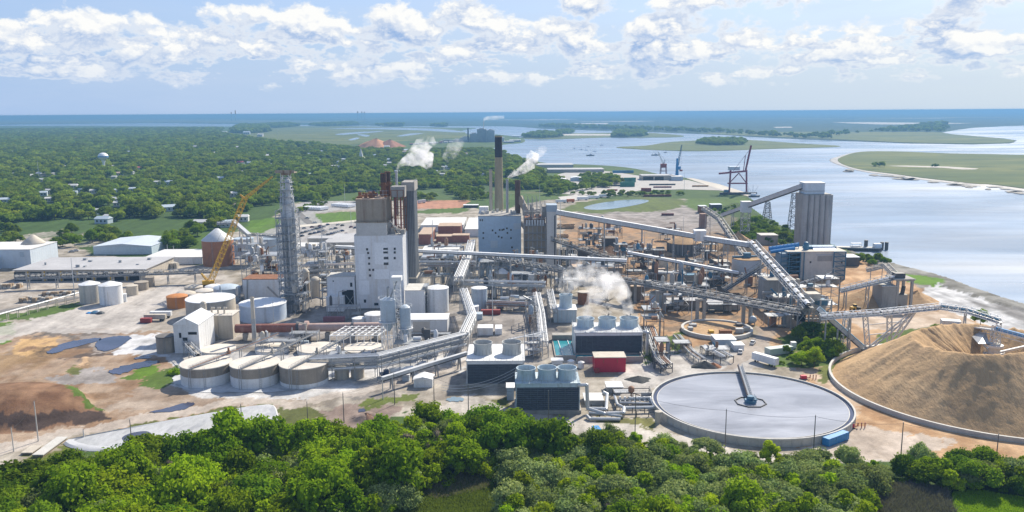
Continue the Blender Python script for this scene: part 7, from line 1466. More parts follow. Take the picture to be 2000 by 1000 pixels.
# ---------------------------------------------------------------- poles, wires, masts
POL = []
def pole(px, yb, yt, w, m, label, arm=False):
    p = G(px, yb); h = HT(px, yb, yt); root = thing('utility_pole', label, 'utility pole', p, 'utility poles along the edge of the works'); MB().lathe((p.x, p.y, 0), [(w, 0), (w*.7, h)], 8).build('shaft', m, root)
    if arm: MB().bar((p.x-1.2, p.y, h-1), (p.x+1.2, p.y, h-1), .15, .2).build('cross_arm', m, root)
    else: MB().cyl((p.x, p.y, h), w*.5, .4, 6).build('insulator', M_galv, root)
    return Vector((p.x, p.y, h-.3))
for a_ in ((27, 882, 836, .22, M_polew, 'pale concrete pole lower left, nearest the corner'), (75, 862, 785, .24, M_polew, 'tall pale concrete pole at the lower left'), (164, 855, 840, .3, M_polew, 'short pale post at the end of the lined basin'), (257, 862, 820, .2, M_pole, 'dark pole standing by the lined basin water'), (473, 836, 790, .2, M_pole, 'dark pole behind the round tree at the lined basin'), (601, 820, 785, .18, M_pole, 'thin pole by the pipe fittings on the grass'), (672, 826, 768, .2, M_pole, 'dark pole in the muddy yard'), (748, 780, 742, .26, M_polew, 'pale double pole by the grass patch'), (771, 790, 730, .2, M_pole, 'dark pole on the grass patch by the truck road'), (848, 788, 735, .2, M_pole, 'dark pole near the little gabled shed'), (915, 806, 752, .2, M_pole, 'dark pole before the two-stack cooling tower'), (1071, 836, 764, .22, M_pole, 'tall pole in front of the nearest cooling tower'),
           (1240, 858, 770, .2, M_pole, 'dark pole in front of the pipe manifold'), (1416, 874, 800, .2, M_pole, 'dark pole before the middle of the clarifier'), (1588, 895, 812, .22, M_pole, 'dark pole left of the blue container'), (1759, 896, 826, .22, M_pole, 'dark pole in front of the chip pile kerb'), (1947, 884, 848, .2, M_pole, 'pole among the oaks at the right')):
    POL.append(pole(*a_))
wr = [(0, 1), (9, 10), (10, 11), (12, 13), (13, 14), (14, 15), (15, 16), (6, 8), (8, 9)]
for i, j in wr:
    A_, B_ = POL[i], POL[j]; pts = [A_.lerp(B_, k/10)-Vector((0, 0, 4*1.1*(k/10)*(1-k/10))) for k in range(11)]; b = MB()
    for q0, q1 in zip(pts[:-1], pts[1:]): b.tube(q0, q1, .045, 4)
    tag(b.build('overhead_wire', M_wire, None), 'sagging overhead wire strung between the poles at the edge of the works', 'wire', 'overhead wires between the poles')
A_ = FP(1010, 712, G(1070, 808).y); 
for k in range(3):
    P_, Q_ = G(862, 752+k*5, 9), FP(1012, 716+k*6, G(1070, 808).y+6); b = MB(); pts = [P_.lerp(Q_, t/12)-Vector((0, 0, 12*(t/12)*(1-t/12))) for t in range(13)]
    for q0, q1 in zip(pts[:-1], pts[1:]): b.tube(q0, q1, .07, 4)
    tag(b.build('power_cable', M_galvl, None), 'thick pale cable sagging across the dark face of the two-stack cooling tower', 'cable', 'three thick sagging cables')
def mast(px, yb, yt, w, label, m=None):
    p = G(px, yb); o = MB().lathe((0, 0, 0), [(w, 0), (w*.6, HT(px, yb, yt)), (.05, HT(px, yb, yt)+.3)], 7).build('light_mast', m or M_galvl, None); o.location = p; tag(o, label, 'mast', 'thin masts and light poles')
for q in ((76, 346, 315, .5, 'white mast beside a low white roof in the wood at the left'), (314, 372, 350, .4, 'pale mast in the wood left of the white house'), (350, 384, 371, .3, 'short mast in the wood behind the crane'), (175, 285, 270, .5, 'left mast of a far pair by the orange roof'), (184, 286, 272, .5, 'right mast of a far pair by the orange roof'), (674, 400, 360, .25, 'thin floodlight mast at the trailer park'), (686, 440, 410, .25, 'floodlight mast beside the lawn'), (630, 500, 425, .3, 'grey mast before the car park office'), (846, 508, 430, .35, 'dark mast left of the brick workshop'), (147, 590, 505, .28, 'lamp pole left of the stained silo'), (328, 500, 478, .25, 'left lamp pole on the low white shed'), (340, 500, 480, .25, 'right lamp pole on the low white shed'), (1094, 530, 395, .25, 'thin mast right of the grey slab tower'), (1333, 500, 425, .22, 'floodlight mast behind the chip bunker'), (1259, 478, 440, .25, 'lamp pole at the log yard'), (1378, 600, 492, .22, 'thin mast among the wood yard conveyors'), (1350, 640, 560, .25, 'lamp mast by the round chip pit'), (962, 625, 520, .28, 'tall lamp mast behind the site cabins'), (543, 271, 252, .7, 'lone pylon-like mast on the far marsh'), (1336, 380, 336, .25, 'floodlight mast on the quay'), (1054, 410, 360, .25, 'lamp pole by the field behind the slab tower'), (535, 632, 588, .2, 'white lamp pole in front of the blue-white tank')): mast(*q)
# ---------------------------------------------------------------- fence and dirt bits at the left yard
b = MB(); root = thing('pipe_bridge', 'long pale pipe bridge on thin posts crossing the left yard', 'pipe bridge', G(80, 610)); P_, Q_ = G(-30, 622, 5), G(160, 570, 5)
b = MB(); b.tube(P_, Q_, .35, 6); b.tube(P_+Vector((0, 1.2, .3)), Q_+Vector((0, 1.2, .3)), .25, 6); b.build('pipe', M_pipe, root); b = MB()
for i in range(11): q = P_.lerp(Q_, i/10); b.bar((q.x, q.y, 0), (q.x, q.y, 5), .3); b.bar((q.x, q.y+1.6, 0), (q.x, q.y+1.6, 5), .3); b.bar((q.x, q.y-.5, 4.8), (q.x, q.y+2, 4.8), .3)
b.build('post', M_cream, root, kind='stuff')
rs = random.Random(21)
def stackpile(name, label, px, py, nx, ny, L, W, H, mats_, rz=0., nz=2, group=None):
    p = G(px, py); root = thing(name, label, 'stack', p, group)
    for i in range(nx):
        for j in range(ny):
            for k in range(nz):
                if rs.random() < .22*k: continue
                x, y = (i-nx/2)*L*1.08, (j-ny/2)*W*1.08; c, s = math.cos(rz), math.sin(rz)
                MB().box((p.x+x*c-y*s, p.y+x*s+y*c, k*H), L*rs.uniform(.8, 1), W*rs.uniform(.8, 1), H, rz+rs.uniform(-.06, .06)).build('bale', rs.choice(mats_), root)
M_bale = mat('brown_paper_bale', (.34, .255, .17), .9, .2, .4); M_bale2 = mat('grey_paper_bale', (.42, .40, .36), .9, .2, .4)
stackpile('bale_stack', 'brown bales stacked in the left yard', 78, 588, 7, 3, 2.6, 2.2, 1.5, (M_bale, M_bale2), .05); stackpile('bale_stack', 'grey bales stacked behind the brown ones in the left yard', 118, 576, 9, 2, 2.4, 2.2, 1.4, (M_bale2, M_bale), .12); stackpile('bale_stack', 'tan bales at the left edge before the mill', 14, 562, 8, 2, 2.8, 2.4, 1.6, (M_bale, M_cream), .1); stackpile('bale_stack', 'pale rubble bales beyond the trestle bridge', 322, 524, 9, 3, 2.5, 2.5, 1.6, (M_bale2, M_cream), .1, 3)
p = G(188, 612); root = thing('tarp_heap', 'crumpled blue tarpaulin heap on the open yard', 'tarpaulin', p)
for dx_, r, h, mm in ((-4.5, 2.0, .9, M_blue), (-1, 3, 1.6, M_bsteel), (3, 2.6, 1.5, mat('dark_tarp', (.05, .06, .07), .6, .3, .5)), (1, 1.8, 1.9, M_tankb)): MB().lathe((p.x+dx_, p.y+rs.uniform(-1, 1), 0), [(r, 0), (r*.8, h*.5), (r*.35, h*.9), (.05, h)], 9, False, False).build('fold', mm, root)
# logs and timber
def logs(label, px, py, n, L, rows, rz=0.):
    p = G(px, py); root = thing('log_stack', label, 'log stack', p, 'stacks of cut logs'); c, s = math.cos(rz), math.sin(rz)
    for i in range(n):
        for k in range(rows):
            x, y, z = (i-n/2)*1.5+(k % 2)*.7, rs.uniform(-.5, .5), .7+k*1.25; A_ = Vector((p.x+x*c-(y-L/2)*s, p.y+x*s+(y-L/2)*c, z)); B_ = Vector((p.x+x*c-(y+L/2)*s, p.y+x*s+(y+L/2)*c, z)); MB().tube(A_, B_, rs.uniform(.5, .72), 8).build('log', M_log if rs.random() < .7 else M_bale, root)
logs('tall stack of cut logs right of the grey slab tower, rear one', 1106, 446, 12, 5, 4); logs('smaller stack of cut logs in front of the rear one', 1098, 464, 9, 5, 3)
# ---------------------------------------------------------------- cars and trailers
def carproto(m):
    root = thing('parked_car', 'car', 'car', (0, 0, -50), 'cars parked in the car park'); b = MB(); b.box((0, 0, -49.7), 4.5, 1.8, .75); b.build('body', m, root)
    b = MB(); z = -48.95; b.add([(-1.5, -.85, z), (1.3, -.85, z), (1.3, .85, z), (-1.5, .85, z), (-1.0, -.7, z+.65), (.7, -.7, z+.65), (.7, .7, z+.65), (-1.0, .7, z+.65)], [(0, 1, 5, 4), (1, 2, 6, 5), (2, 3, 7, 6), (3, 0, 4, 7), (4, 5, 6, 7)]); b.build('window', M_glass, root); MB().box((-.15, 0, z+.64), 1.75, 1.45, .06).build('roof', m, root)
    for x in (-1.4, 1.4): b = MB(); b.tube((x, -.95, -49.68), (x, -.6, -49.68), .33, 10); b.tube((x, .6, -49.68), (x, .95, -49.68), .33, 10); b.build('wheel_pair', M_tyre, root)
    return root
CARC = [('white', (.62, .63, .64)), ('silver', (.36, .37, .39)), ('black', (.02, .022, .025)), ('dark grey', (.09, .095, .10)), ('dark blue', (.03, .05, .14)), ('maroon', (.17, .03, .035))]
CP = [(n_, carproto(mat('car_paint_'+n_.replace(' ', '_'), c_, .3, .05, 1, spec=.6))) for n_, c_ in CARC]
used = set(); spots = []
for r_, (x0, y0, x1, y1, k) in enumerate(((590, 456, 632, 444, 7), (590, 462, 655, 447, 9), (612, 467, 668, 452, 9), (628, 472, 676, 458, 7), (660, 440, 694, 446, 5), (594, 447, 640, 440, 4))):
    for i in range(k):
        if rs.random() < .14: continue
        t = i/(k-1); spots.append((x0+(x1-x0)*t, y0+(y1-y0)*t, 'parked in row %s of the car park behind the lattice tower'))
WHERE = ('the rear', 'the second', 'the third', 'the front', 'the lawn-side', 'the far', )
for (x, y, w_) in spots:
    n_, pr = rs.choice(CP); q = G(x, y); lab = n_+' car among the cars parked behind the lattice tower'
    if n_ in used: c_ = copy_tree(pr, (q.x, q.y, 0), rs.uniform(.9, 1.2), lab)
    else: c_ = pr; used.add(n_); c_.location = (q.x, q.y, 0); c_['label'] = lab; c_.rotation_euler = (0, 0, 1.05)
    c_.scale = (1.1,)*3
for (x, y, l, k) in ((615, 436, 'white car alone on the lawn road', 0), (574, 424, 'white car on the approach road', 0), (548, 439, 'silver car on the grass left of the road', 1), (600, 427, 'silver car driving down the approach road', 1), (148, 491, 'white car by the oaks left of the blue warehouse', 0), (140, 493, 'silver car by the oaks left of the blue warehouse', 1), (374, 537, 'white car parked under the trestle bridge', 0), (1470, 672, 'white pickup on the track by the chip pit', 0), (1446, 690, 'white pickup at the foot of the clarifier bridge', 0)):
    q = G(x, y); c_ = copy_tree(CP[k][1], (q.x, q.y, 0), rs.uniform(.3, 1.4), l, 1.15); c_['group'] = 'cars about the works'
for n_, pr in CP:
    if n_ not in used:
        for ch in list(pr.children): bpy.data.objects.remove(ch)
        bpy.data.objects.remove(pr)
tr0 = None
for l, x0, y0, k, dx_, dy_ in (('white box trailer in the left row of the trailer park', 596, 409, 8, 5.2, .25), ('white box trailer in the right row of the trailer park', 656, 403, 7, 5.0, .4)):
    for i in range(k):
        q = G(x0+i*dx_, y0+i*dy_)
        if tr0 is None: tr0 = boxon('semi_trailer', l, 'trailer', (x0, y0), 15, 2.7, 3.1, 1.05, M_white2, 'trailers in the trailer park', ribs=False); continue
        copy_tree(tr0, (q.x, q.y, 0), None, l)
t0 = boxon('semi_trailer', 'white trailer, left one of three by the pond', 'trailer', (1138, 391), 16, 3, 3.6, .18, M_white2, 'trailers by the pond', ribs=False)
for x, y, l in ((1159, 388.5, 'white trailer, middle one of three by the pond'), (1181, 385.5, 'white trailer, right one of three by the pond')): q = G(x, y); copy_tree(t0, (q.x, q.y, 0), None, l)
boxon('semi_trailer', 'orange trailer left of the white ones by the pond', 'trailer', (1114, 395.5), 11, 3, 3.6, .2, mat('orange_trailer', (.55, .14, .03), .5, .1, .4), ribs=False); boxon('semi_trailer', 'pale trailer farther left of the orange one', 'trailer', (1096, 396), 15, 3, 3.2, .2, M_tankw, ribs=False)
boxon('semi_trailer', 'single grey trailer on the red dirt lot', 'trailer', (824, 397), 13, 3, 3.6, .9, M_galvl, ribs=False)
bld('shed', 'long white open shed beside the red dirt lot', 'shed', 905, 934, 406, 401, 10, M_steel, M_tankw)
# ---------------------------------------------------------------- houses of the town in the wood
M_hw = [mat('house_white', (.62, .62, .61), .7, .06, .2), mat('house_orange', (.58, .28, .14), .7, .1, .2), mat('house_red', (.44, .11, .11), .7, .1, .2), mat('house_blue', (.45, .53, .60), .7, .06, .2), mat('house_tan', (.42, .33, .27), .7, .06, .2)]
HN = ['white', 'orange', 'red', 'pale blue', 'tan']
for i, (x, y, c_, w) in enumerate(HOUSES):
    p = G(x, y); root = thing('house', HN[c_]+'-roofed house showing between the trees of the big wood', 'house', p, 'houses among the trees'); W_ = w*1.15*max(1, p.y/1900); d_ = W_*.6; h_ = 5.5*max(1, p.y/2200); r_ = rs.uniform(-.5, .5); cs, sn = math.cos(r_), math.sin(r_)
    def L(x_, y_, z): return (p.x+x_*cs-y_*sn, p.y+x_*sn+y_*cs, z)
    MB().box((p.x, p.y, 0), W_, d_, h_, r_).build('wall', M_hw[0 if c_ != 3 else 3], root); a, e = W_/2+.6, d_/2+.6
    MB().add([L(-a, -e, h_), L(a, -e, h_), L(a, e, h_), L(-a, e, h_), L(-a*.9, 0, h_+d_*.28), L(a*.9, 0, h_+d_*.28)], [(0, 1, 5, 4), (2, 3, 4, 5), (0, 4, 3), (1, 2, 5), (3, 2, 1, 0)]).build('roof', M_hw[c_], root)
    for k in (-.3, 0, .3): MB().box(L(W_*k, -d_/2-.02, h_*.35), W_*.12, .12, h_*.4, r_).build('window', M_glass, root)
p = G(705, 318); root = thing('church', 'white church with a slim steeple in the wood', 'church', p); MB().box((p.x, p.y, 0), 16, 24, 12).build('nave', M_hw[0], root); b = MB(); b.box((p.x+3, p.y-12, 0), 8, 8, 21); b.build('tower', M_hw[0], root); MB().lathe((p.x+3, p.y-12, 21), [(4.4, 0), (2, 9), (.1, 16)], 8).build('steeple', M_hw[0], root); MB().add([(p.x-9, p.y-12, 12), (p.x+9, p.y-12, 12), (p.x, p.y-12, 18), (p.x-9, p.y+12, 12), (p.x+9, p.y+12, 12), (p.x, p.y+12, 18)], [(0, 1, 2), (3, 5, 4), (0, 2, 5, 3), (1, 4, 5, 2)]).build('roof', M_hw[0], root)
p = G(204, 336); hh = HT(204, 336, 298); root = thing('water_tower', 'white mushroom water tower with a blue band rising from the wood', 'water tower', p); r = 9.6*MPP(204, 336)
MB().lathe((p.x, p.y, 0), [(r*.42, 0), (r*.25, 6), (r*.22, hh*.45), (r*.42, hh*.62)], 20).build('stem', M_white2, root, True); MB().lathe((p.x, p.y, hh*.62), [(r*.42, 0), (r*.92, hh*.10), (r, hh*.145)], 28, False, False).build('bowl', M_white2, root, True); MB().lathe((p.x, p.y, hh*.62), [(r, hh*.145), (r*1.0, hh*.21)], 28, False, False).build('blue_band', M_blue, root, True); MB().lathe((p.x, p.y, hh*.62), [(r, hh*.21), (r*.8, hh*.30), (r*.4, hh*.365), (.1, hh*.38)], 28, False, False).build('dome', M_white2, root, True)
# ---------------------------------------------------------------- far works at the river bend, far chip pile
Yf = G(950, 277).y
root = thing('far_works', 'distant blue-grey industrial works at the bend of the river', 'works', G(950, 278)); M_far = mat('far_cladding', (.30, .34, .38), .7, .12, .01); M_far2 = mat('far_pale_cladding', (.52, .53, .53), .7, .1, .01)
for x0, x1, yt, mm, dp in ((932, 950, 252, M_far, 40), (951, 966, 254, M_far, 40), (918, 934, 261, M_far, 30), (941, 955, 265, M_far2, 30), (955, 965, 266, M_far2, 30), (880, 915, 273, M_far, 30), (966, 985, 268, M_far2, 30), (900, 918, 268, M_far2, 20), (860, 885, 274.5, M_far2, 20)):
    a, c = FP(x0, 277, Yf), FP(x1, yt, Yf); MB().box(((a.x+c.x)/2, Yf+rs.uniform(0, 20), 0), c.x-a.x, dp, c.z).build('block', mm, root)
    MB().box(((a.x+c.x)/2, Yf+5, c.z), (c.x-a.x)*.5, 10, 4).build('roof_house', M_far2, root)
b = MB(); q = FP(914, 250, Yf); b.lathe((q.x, Yf, 0), [(3.6, 0), (3, q.z)], 12); b.build('chimney', mat('far_dark_stack', (.09, .09, .10), .8, .1, .1), root); b = MB(); q = FP(944.5, 237, Yf+20); b.lathe((q.x, Yf+20, 0), [(2.2, 0), (1.8, q.z)], 10); b.build('steam_stack', M_far2, root); steamC = q
for x0, x1, yb, yt, l in ((984, 1004, 279, 276, 'far white wharf shed at the river bend'), (995, 1017, 277, 273.6, 'far pale ship-like shed at the end of the wharf')):
    bld('wharf_shed', l, 'shed', x0, x1, yb, yt, 40, M_far, M_white2)
bld('warehouse', 'long pale far warehouse on the point beyond the works', 'shed', 1000, 1038, 267, 265.5, 40, M_far2, M_white2)
for x, r_, l in ((735, 66, 'larger orange far chip pile at the marsh edge'), (762, 56, 'darker far chip pile right of the orange one')):
    heap('chip_heap', l, 'chip heap', x, 287, r_, 60, 31 if x < 750 else 27, groundmat('far_chips', (.50, .25, .13), (.58, .31, .17), None, .01, .1) if x < 750 else groundmat('far_dark_chips', (.30, .14, .085), (.38, .19, .12), None, .01, .1), 5, 'far chip piles')
for i in range(9): x = 800+i*9.5; bld('far_shed', 'low pale roof in the far yard left of the distant works, one of a row', 'shed', x, x+7, 283-i*.5, 280.5-i*.5, 30, M_far, M_white2 if i % 3 else M_dred, group='far yard roofs')
for x, yt, l in ((452, 219, 'left of two far power station chimneys on the horizon'), (460, 215.5, 'right, taller far power station chimney on the horizon'), (699, 217.5, 'far horizon tower, left one'), (707, 217.8, 'far horizon tower, middle one'), (712, 218.4, 'far horizon tower, right one')):
    q = FP(x, 227, 15000); o = MB().lathe((0, 0, 0), [(9, 0), (7, FP(x, yt, 15000).z)], 8).build('far_tower', M_far, None); o.location = (q.x, 15000, 0); tag(o, l, 'chimney', 'towers on the horizon')
# ---------------------------------------------------------------- port on the river
for l, x0, x1, yb, yt, dp, mw, mr in (('longest pale grey roofed river warehouse, farther one', 1046, 1120, 327, 322, 60, M_far2, M_greyroof), ('long grey river warehouse, nearer one with brownish roof', 1070, 1180, 337, 331, 46, M_conc, M_greyroof), ('open-fronted port warehouse with dark doors beside the harbour cranes', 1254, 1318, 352, 343, 34, M_cream, M_greyroof), ('small blue-white port office at the end of the open warehouse', 1312, 1334, 353, 345, 22, M_tankb, M_whiteroof), ('white house among trees near the port, left one', 1090, 1106, 356, 350, 14, M_hw[0], M_white2), ('white house among trees near the port, right one', 1115, 1136, 354, 347, 16, M_hw[3], M_white2)):
    B = bld('port_building', l, 'building', x0, x1, yb, yt, dp, mw, mr, pitch=1.5 if 'house among' in l else 0)
    if 'dark doors' in l:
        for xa, xb in ((1256, 1276), (1279, 1296)): a, c = FP(xa, 352, B.Y), FP(xb, 345, B.Y); MB().box(((a.x+c.x)/2, B.Y-.2, 0), c.x-a.x, .5, c.z).build('door_opening', M_dark, B.root)
M_green = mat('green_container', (.03, .19, .13), .6, .15, .4)
def cstack(label, x0, x1, yb, n, rows, m, group=None, rz=0.0):
    p, q = G(x0, yb), G(x1, yb); L = (q.x-p.x)/n
    for i in range(n):
        for k in range(rows):
            root = thing('shipping_container', label, 'container', (p.x+L*(i+.5), p.y, k*2.7), group); MB().box((p.x+L*(i+.5), p.y, k*2.7), L*.97, 2.6, 2.62).build('body', m, root); MB().box((p.x+L*(i+.5), p.y-1.32, k*2.7+.2), L*.9, .06, 2.2).build('side_panel', m, root)
cstack('green shipping container in the nearer green stack at the port', 1211, 1240, 365, 3, 3, M_green, 'green containers at the port'); cstack('green shipping container in the farther green stack at the port', 1218, 1242, 356, 3, 3, M_green, 'green containers at the port'); cstack('blue shipping container in the riverside row', 1196, 1238, 338, 4, 2, mat('faded_blue_container', (.08, .24, .38), .6, .15, .4), 'blue containers at the river')
cstack('rust red rail wagon in the line beyond the pond', 1257, 1312, 384, 6, 1, mat('rust_red_wagon', (.17, .06, .055), .8, .2, .4), 'rail wagons beyond the pond'); cstack('red rail wagon on the nearer track', 1292, 1316, 421, 4, 1, _mats['rust_red_wagon'], 'rail wagons on the near track'); cstack('dark red container in a scattered row at the port', 1186, 1206, 373, 3, 1, M_dred, 'red containers at the port'); cstack('dark low wagon along the port fence', 1176, 1212, 364, 4, 1, M_steel, 'dark wagons at the port'); cstack('red container near the middle of the port yard', 1252, 1272, 374, 2, 2, M_dred, 'red containers in the port yard'); cstack('green container at the right of the port yard', 1275, 1285, 374, 1, 1, M_green); cstack('red-brown container left of the port yard', 1077, 1092, 371, 2, 1, M_dred, 'two red-brown containers'); cstack('dark stacked pipe pallet on the port apron', 1268, 1320, 362, 6, 1, M_steel, 'pallets on the port apron'); cstack('maroon crate on the port apron', 1276, 1312, 367, 5, 1, _mats['dull_maroon'], 'crates on the port apron'); cstack('tan timber pack on the quay', 1352, 1384, 365, 5, 1, M_log, 'timber packs on the quay')
# cranes
p = G(1322, 347); root = thing('harbour_crane', 'blue mobile harbour crane with a steep lattice jib on the quay', 'crane', p); h = HT(1322, 347, 312); b = MB(); b.box((p.x, p.y, 0), 14, 9, 2.5); b.build('undercarriage', M_blue, root); MB().lathe((p.x, p.y, 2.5), [(3.2, 0), (2.4, h*.5), (2, h)], 12).build('tower', M_blue, root); MB().box((p.x+2, p.y, h*.45), 8, 6, 6).build('machine_house', M_blue, root)
b = MB(); boom(b, Vector((p.x+1, p.y, h*.7)), FP(1331.5, 283, p.y), 3, 1.2, 12, .3); b.build('jib', M_bsteel, root); b = MB(); e_ = FP(1331.5, 283, p.y); b.tube(e_, e_-Vector((0, 0, 45)), .12, 4); b.box((e_.x, e_.y, e_.z-48), 5, 3, 3); b.build('hook_block', M_dred, root)
p = G(1295.5, 341); root = thing('harbour_crane', 'dark red and white rail-mounted harbour crane left of the blue one', 'crane', p); b = MB(); h = HT(1295.5, 341, 327)
for x in (-6, 6):
    for y in (-5, 5): b.bar((p.x+x, p.y+y, 0), (p.x+x*.8, p.y+y*.8, h), .9)
for z in (h*.5, h): b.bar((p.x-6, p.y-5, z), (p.x+6, p.y-5, z), .8); b.bar((p.x-6, p.y+5, z), (p.x+6, p.y+5, z), .8)
b.build('portal', _mats['dull_maroon'], root); MB().box((p.x, p.y, h), 11, 8, 7).build('machine_house', M_dred, root); b = MB(); boom(b, Vector((p.x, p.y, h+6)), FP(1285, 296, p.y), 2.4, .8, 9, .22); boom(b, Vector((p.x, p.y, h+6)), FP(1299, 312, p.y), 2.4, .8, 6, .22); b.build('jib', M_galvl, root); MB().tube(FP(1285, 296, p.y), FP(1299, 312, p.y), .15, 4).build('tie', M_wire, root)
p = G(1440, 379); root = thing('gantry_crane', 'dark red ship-to-shore gantry crane with its boom raised, by the river', 'crane', p); M_gan = mat('gantry_red', (.24, .045, .075), .6, .12, .2); k = p.y/F
def gp(px, py, dy=0): return FP(px, py, p.y+dy)
b = MB()
for dy in (0, 16):
    for px in (1424, 1458):
        b.bar(gp(px, 379, dy)*Vector((1, 1, 0)) if False else (gp(px, 379, dy).x, p.y+dy, .5), (gp(px+(3 if px < 1440 else 0), 333, dy).x, p.y+dy, gp(1440, 333).z), 2.1)
    b.bar(gp(1421, 358, dy), gp(1460, 358, dy), 1.9); b.bar(gp(1424, 358, dy), gp(1443, 338, dy), 1.2); b.bar(gp(1443, 338, dy), gp(1458, 358, dy), 1.2); b.bar(gp(1404, 339, dy), gp(1459, 334, dy), 2.4)
for px in (1424, 1458): b.bar(gp(px, 358, 0), gp(px, 358, 16), 1.0); b.bar(gp(px, 335, 0), gp(px, 335, 16), 1.0)
b.build('portal_frame', M_gan, root); b = MB()
for dy in (3, 13): b.bar(gp(1456, 334, dy), gp(1467, 284, dy), 2.2); b.bar(gp(1452, 334, dy), gp(1456, 303, dy), .9); b.bar(gp(1456, 303, dy), gp(1432, 334, dy), .4); b.bar(gp(1456, 303, dy), gp(1466, 290, dy), .4)
for i in range(8): t = i/7; b.bar(gp(1456, 334, 3).lerp(gp(1467, 284, 3), t), gp(1456, 334, 13).lerp(gp(1467, 284, 13), t), .6)
b.build('boom', M_gan, root); MB().box((gp(1436, 334).x, p.y+8, gp(1436, 333).z), 20*k*1.0, 10, 7*k).build('machine_house', M_mill, root); MB().box((gp(1420, 378).x, p.y+3, 0), 9*k, 7, 8*k).build('hopper', M_bsteel, root); MB().box((gp(1440, 384).x, p.y-5, 0), 72*k, 4, 3).build('fender_beam', M_steel, root)
for px in (1424, 1458):
    for dy in (0, 16): MB().box((gp(px, 379, dy).x, p.y+dy, 0), 6, 2, 1.6).build('bogie', M_steel, root)
# pier in the river
root = thing('timber_pier', 'long dark timber pier on piles reaching into the river', 'pier', G(1680, 484, -2)); b = MB(); A_, B_ = G(1628, 482, 1), G(1718, 484, 1); b.bar(A_, B_, 7, .7); b.build('deck', M_conc2, root); b = MB()
for i in range(20):
    q = A_.lerp(B_, i/19)
    for y in (-3, 0, 3): b.bar((q.x, q.y+y, -4), (q.x, q.y+y, 1), .8)
b.build('pile', M_steel, root, kind='stuff'); MB().box((G(1705, 481, 1).x, B_.y, 1.4), 6, 5, 3.4).build('hut', M_mill, root); b = MB(); q = G(1672, 482, 1); b.box((q.x, q.y, 1.4), 9, 4, .3); b.box((q.x, q.y, 4), 9, 4, .3)
for x in (-4, 4): b.bar((q.x+x, q.y-1.6, 1.4), (q.x+x, q.y-1.6, 4), .2); b.bar((q.x+x, q.y+1.6, 1.4), (q.x+x, q.y+1.6, 4), .2)
b.build('canopy', M_galvl, root); q = G(1691, 482, 1); MB().cyl((q.x, q.y, -4), 1.6, 11, 12).build('mooring_dolphin', M_steel, root)
for px, l in ((1722, 'dark mooring pile just off the pier head'), (1731, 'dark mooring pile farthest off the pier head')): q = G(px, 488, -2); o = MB().cyl((0, 0, -2), 1.5, 9, 12).build('mooring_pile', M_steel, None); o.location = q; tag(o, l, 'mooring pile', 'mooring piles off the pier')
# boats
def boat(label, px, py, L, kind='yacht', hull=None):
    p = G(px, py, -2); root = thing('boat', label, 'boat', p, 'boats anchored in the river'); w = L*.27; h = L*.1; hull = hull or M_white2
    pl = [(-.5, -.4), (.2, -.5), (.5, 0), (.2, .5), (-.5, .4)]; vs = [(p.x+a*L*.92, p.y+c*w*.7, -2.2) for a, c in pl]+[(p.x+a*L, p.y+c*w, -2+h) for a, c in pl]; n_ = 5
    MB().add(vs, [(k, (k+1) % n_, n_+(k+1) % n_, n_+k) for k in range(n_)]+[tuple(range(5, 10))]).build('hull', hull, root); MB().box((p.x+L*.05, p.y, -2+h), L*.3, w*.6, L*.13).build('cabin', M_white2, root)
    b = MB(); b.bar((p.x, p.y, -2+h), (p.x, p.y, -2+L*(.95 if kind == 'yacht' else .75)), L*.012+.12)
    if kind == 'trawler':
        for s in (-1, 1): b.bar((p.x, p.y, -2+h*1.5), (p.x+s*L*.34, p.y, -2+L*.7), .3)
        b.bar((p.x-L*.3, p.y, -2+h), (p.x-L*.3, p.y, -2+L*.55), .3)
    b.build('mast', M_galv, root)
boat('dark-hulled shrimp trawler with outriggers in mid-river', 1153, 304, 24, 'trawler', mat('dark_hull', (.05, .08, .10), .6, .2, .3))
for l, x, y in (('small white yacht left of the trawler', 1122, 291), ('white yacht behind the trawler, slightly left', 1135, 292.5), ('white motor boat behind the trawler', 1149, 286.5), ('white boat far right beyond the trawler', 1175, 284), ('tiny boat just right of the trawler', 1162, 296), ('tiny boat in front of the far yachts', 1144, 293.5)): boat(l, x, y, 14)
boat('grey work barge left of the harbour cranes', 1280, 303.5, 24, 'trawler', M_steel); boat('small boat near the long marsh island', 1300, 298, 12, hull=M_steel); boat('dark workboat moored under the gantry crane', 1470, 384.5, 22, 'trawler', M_steel)
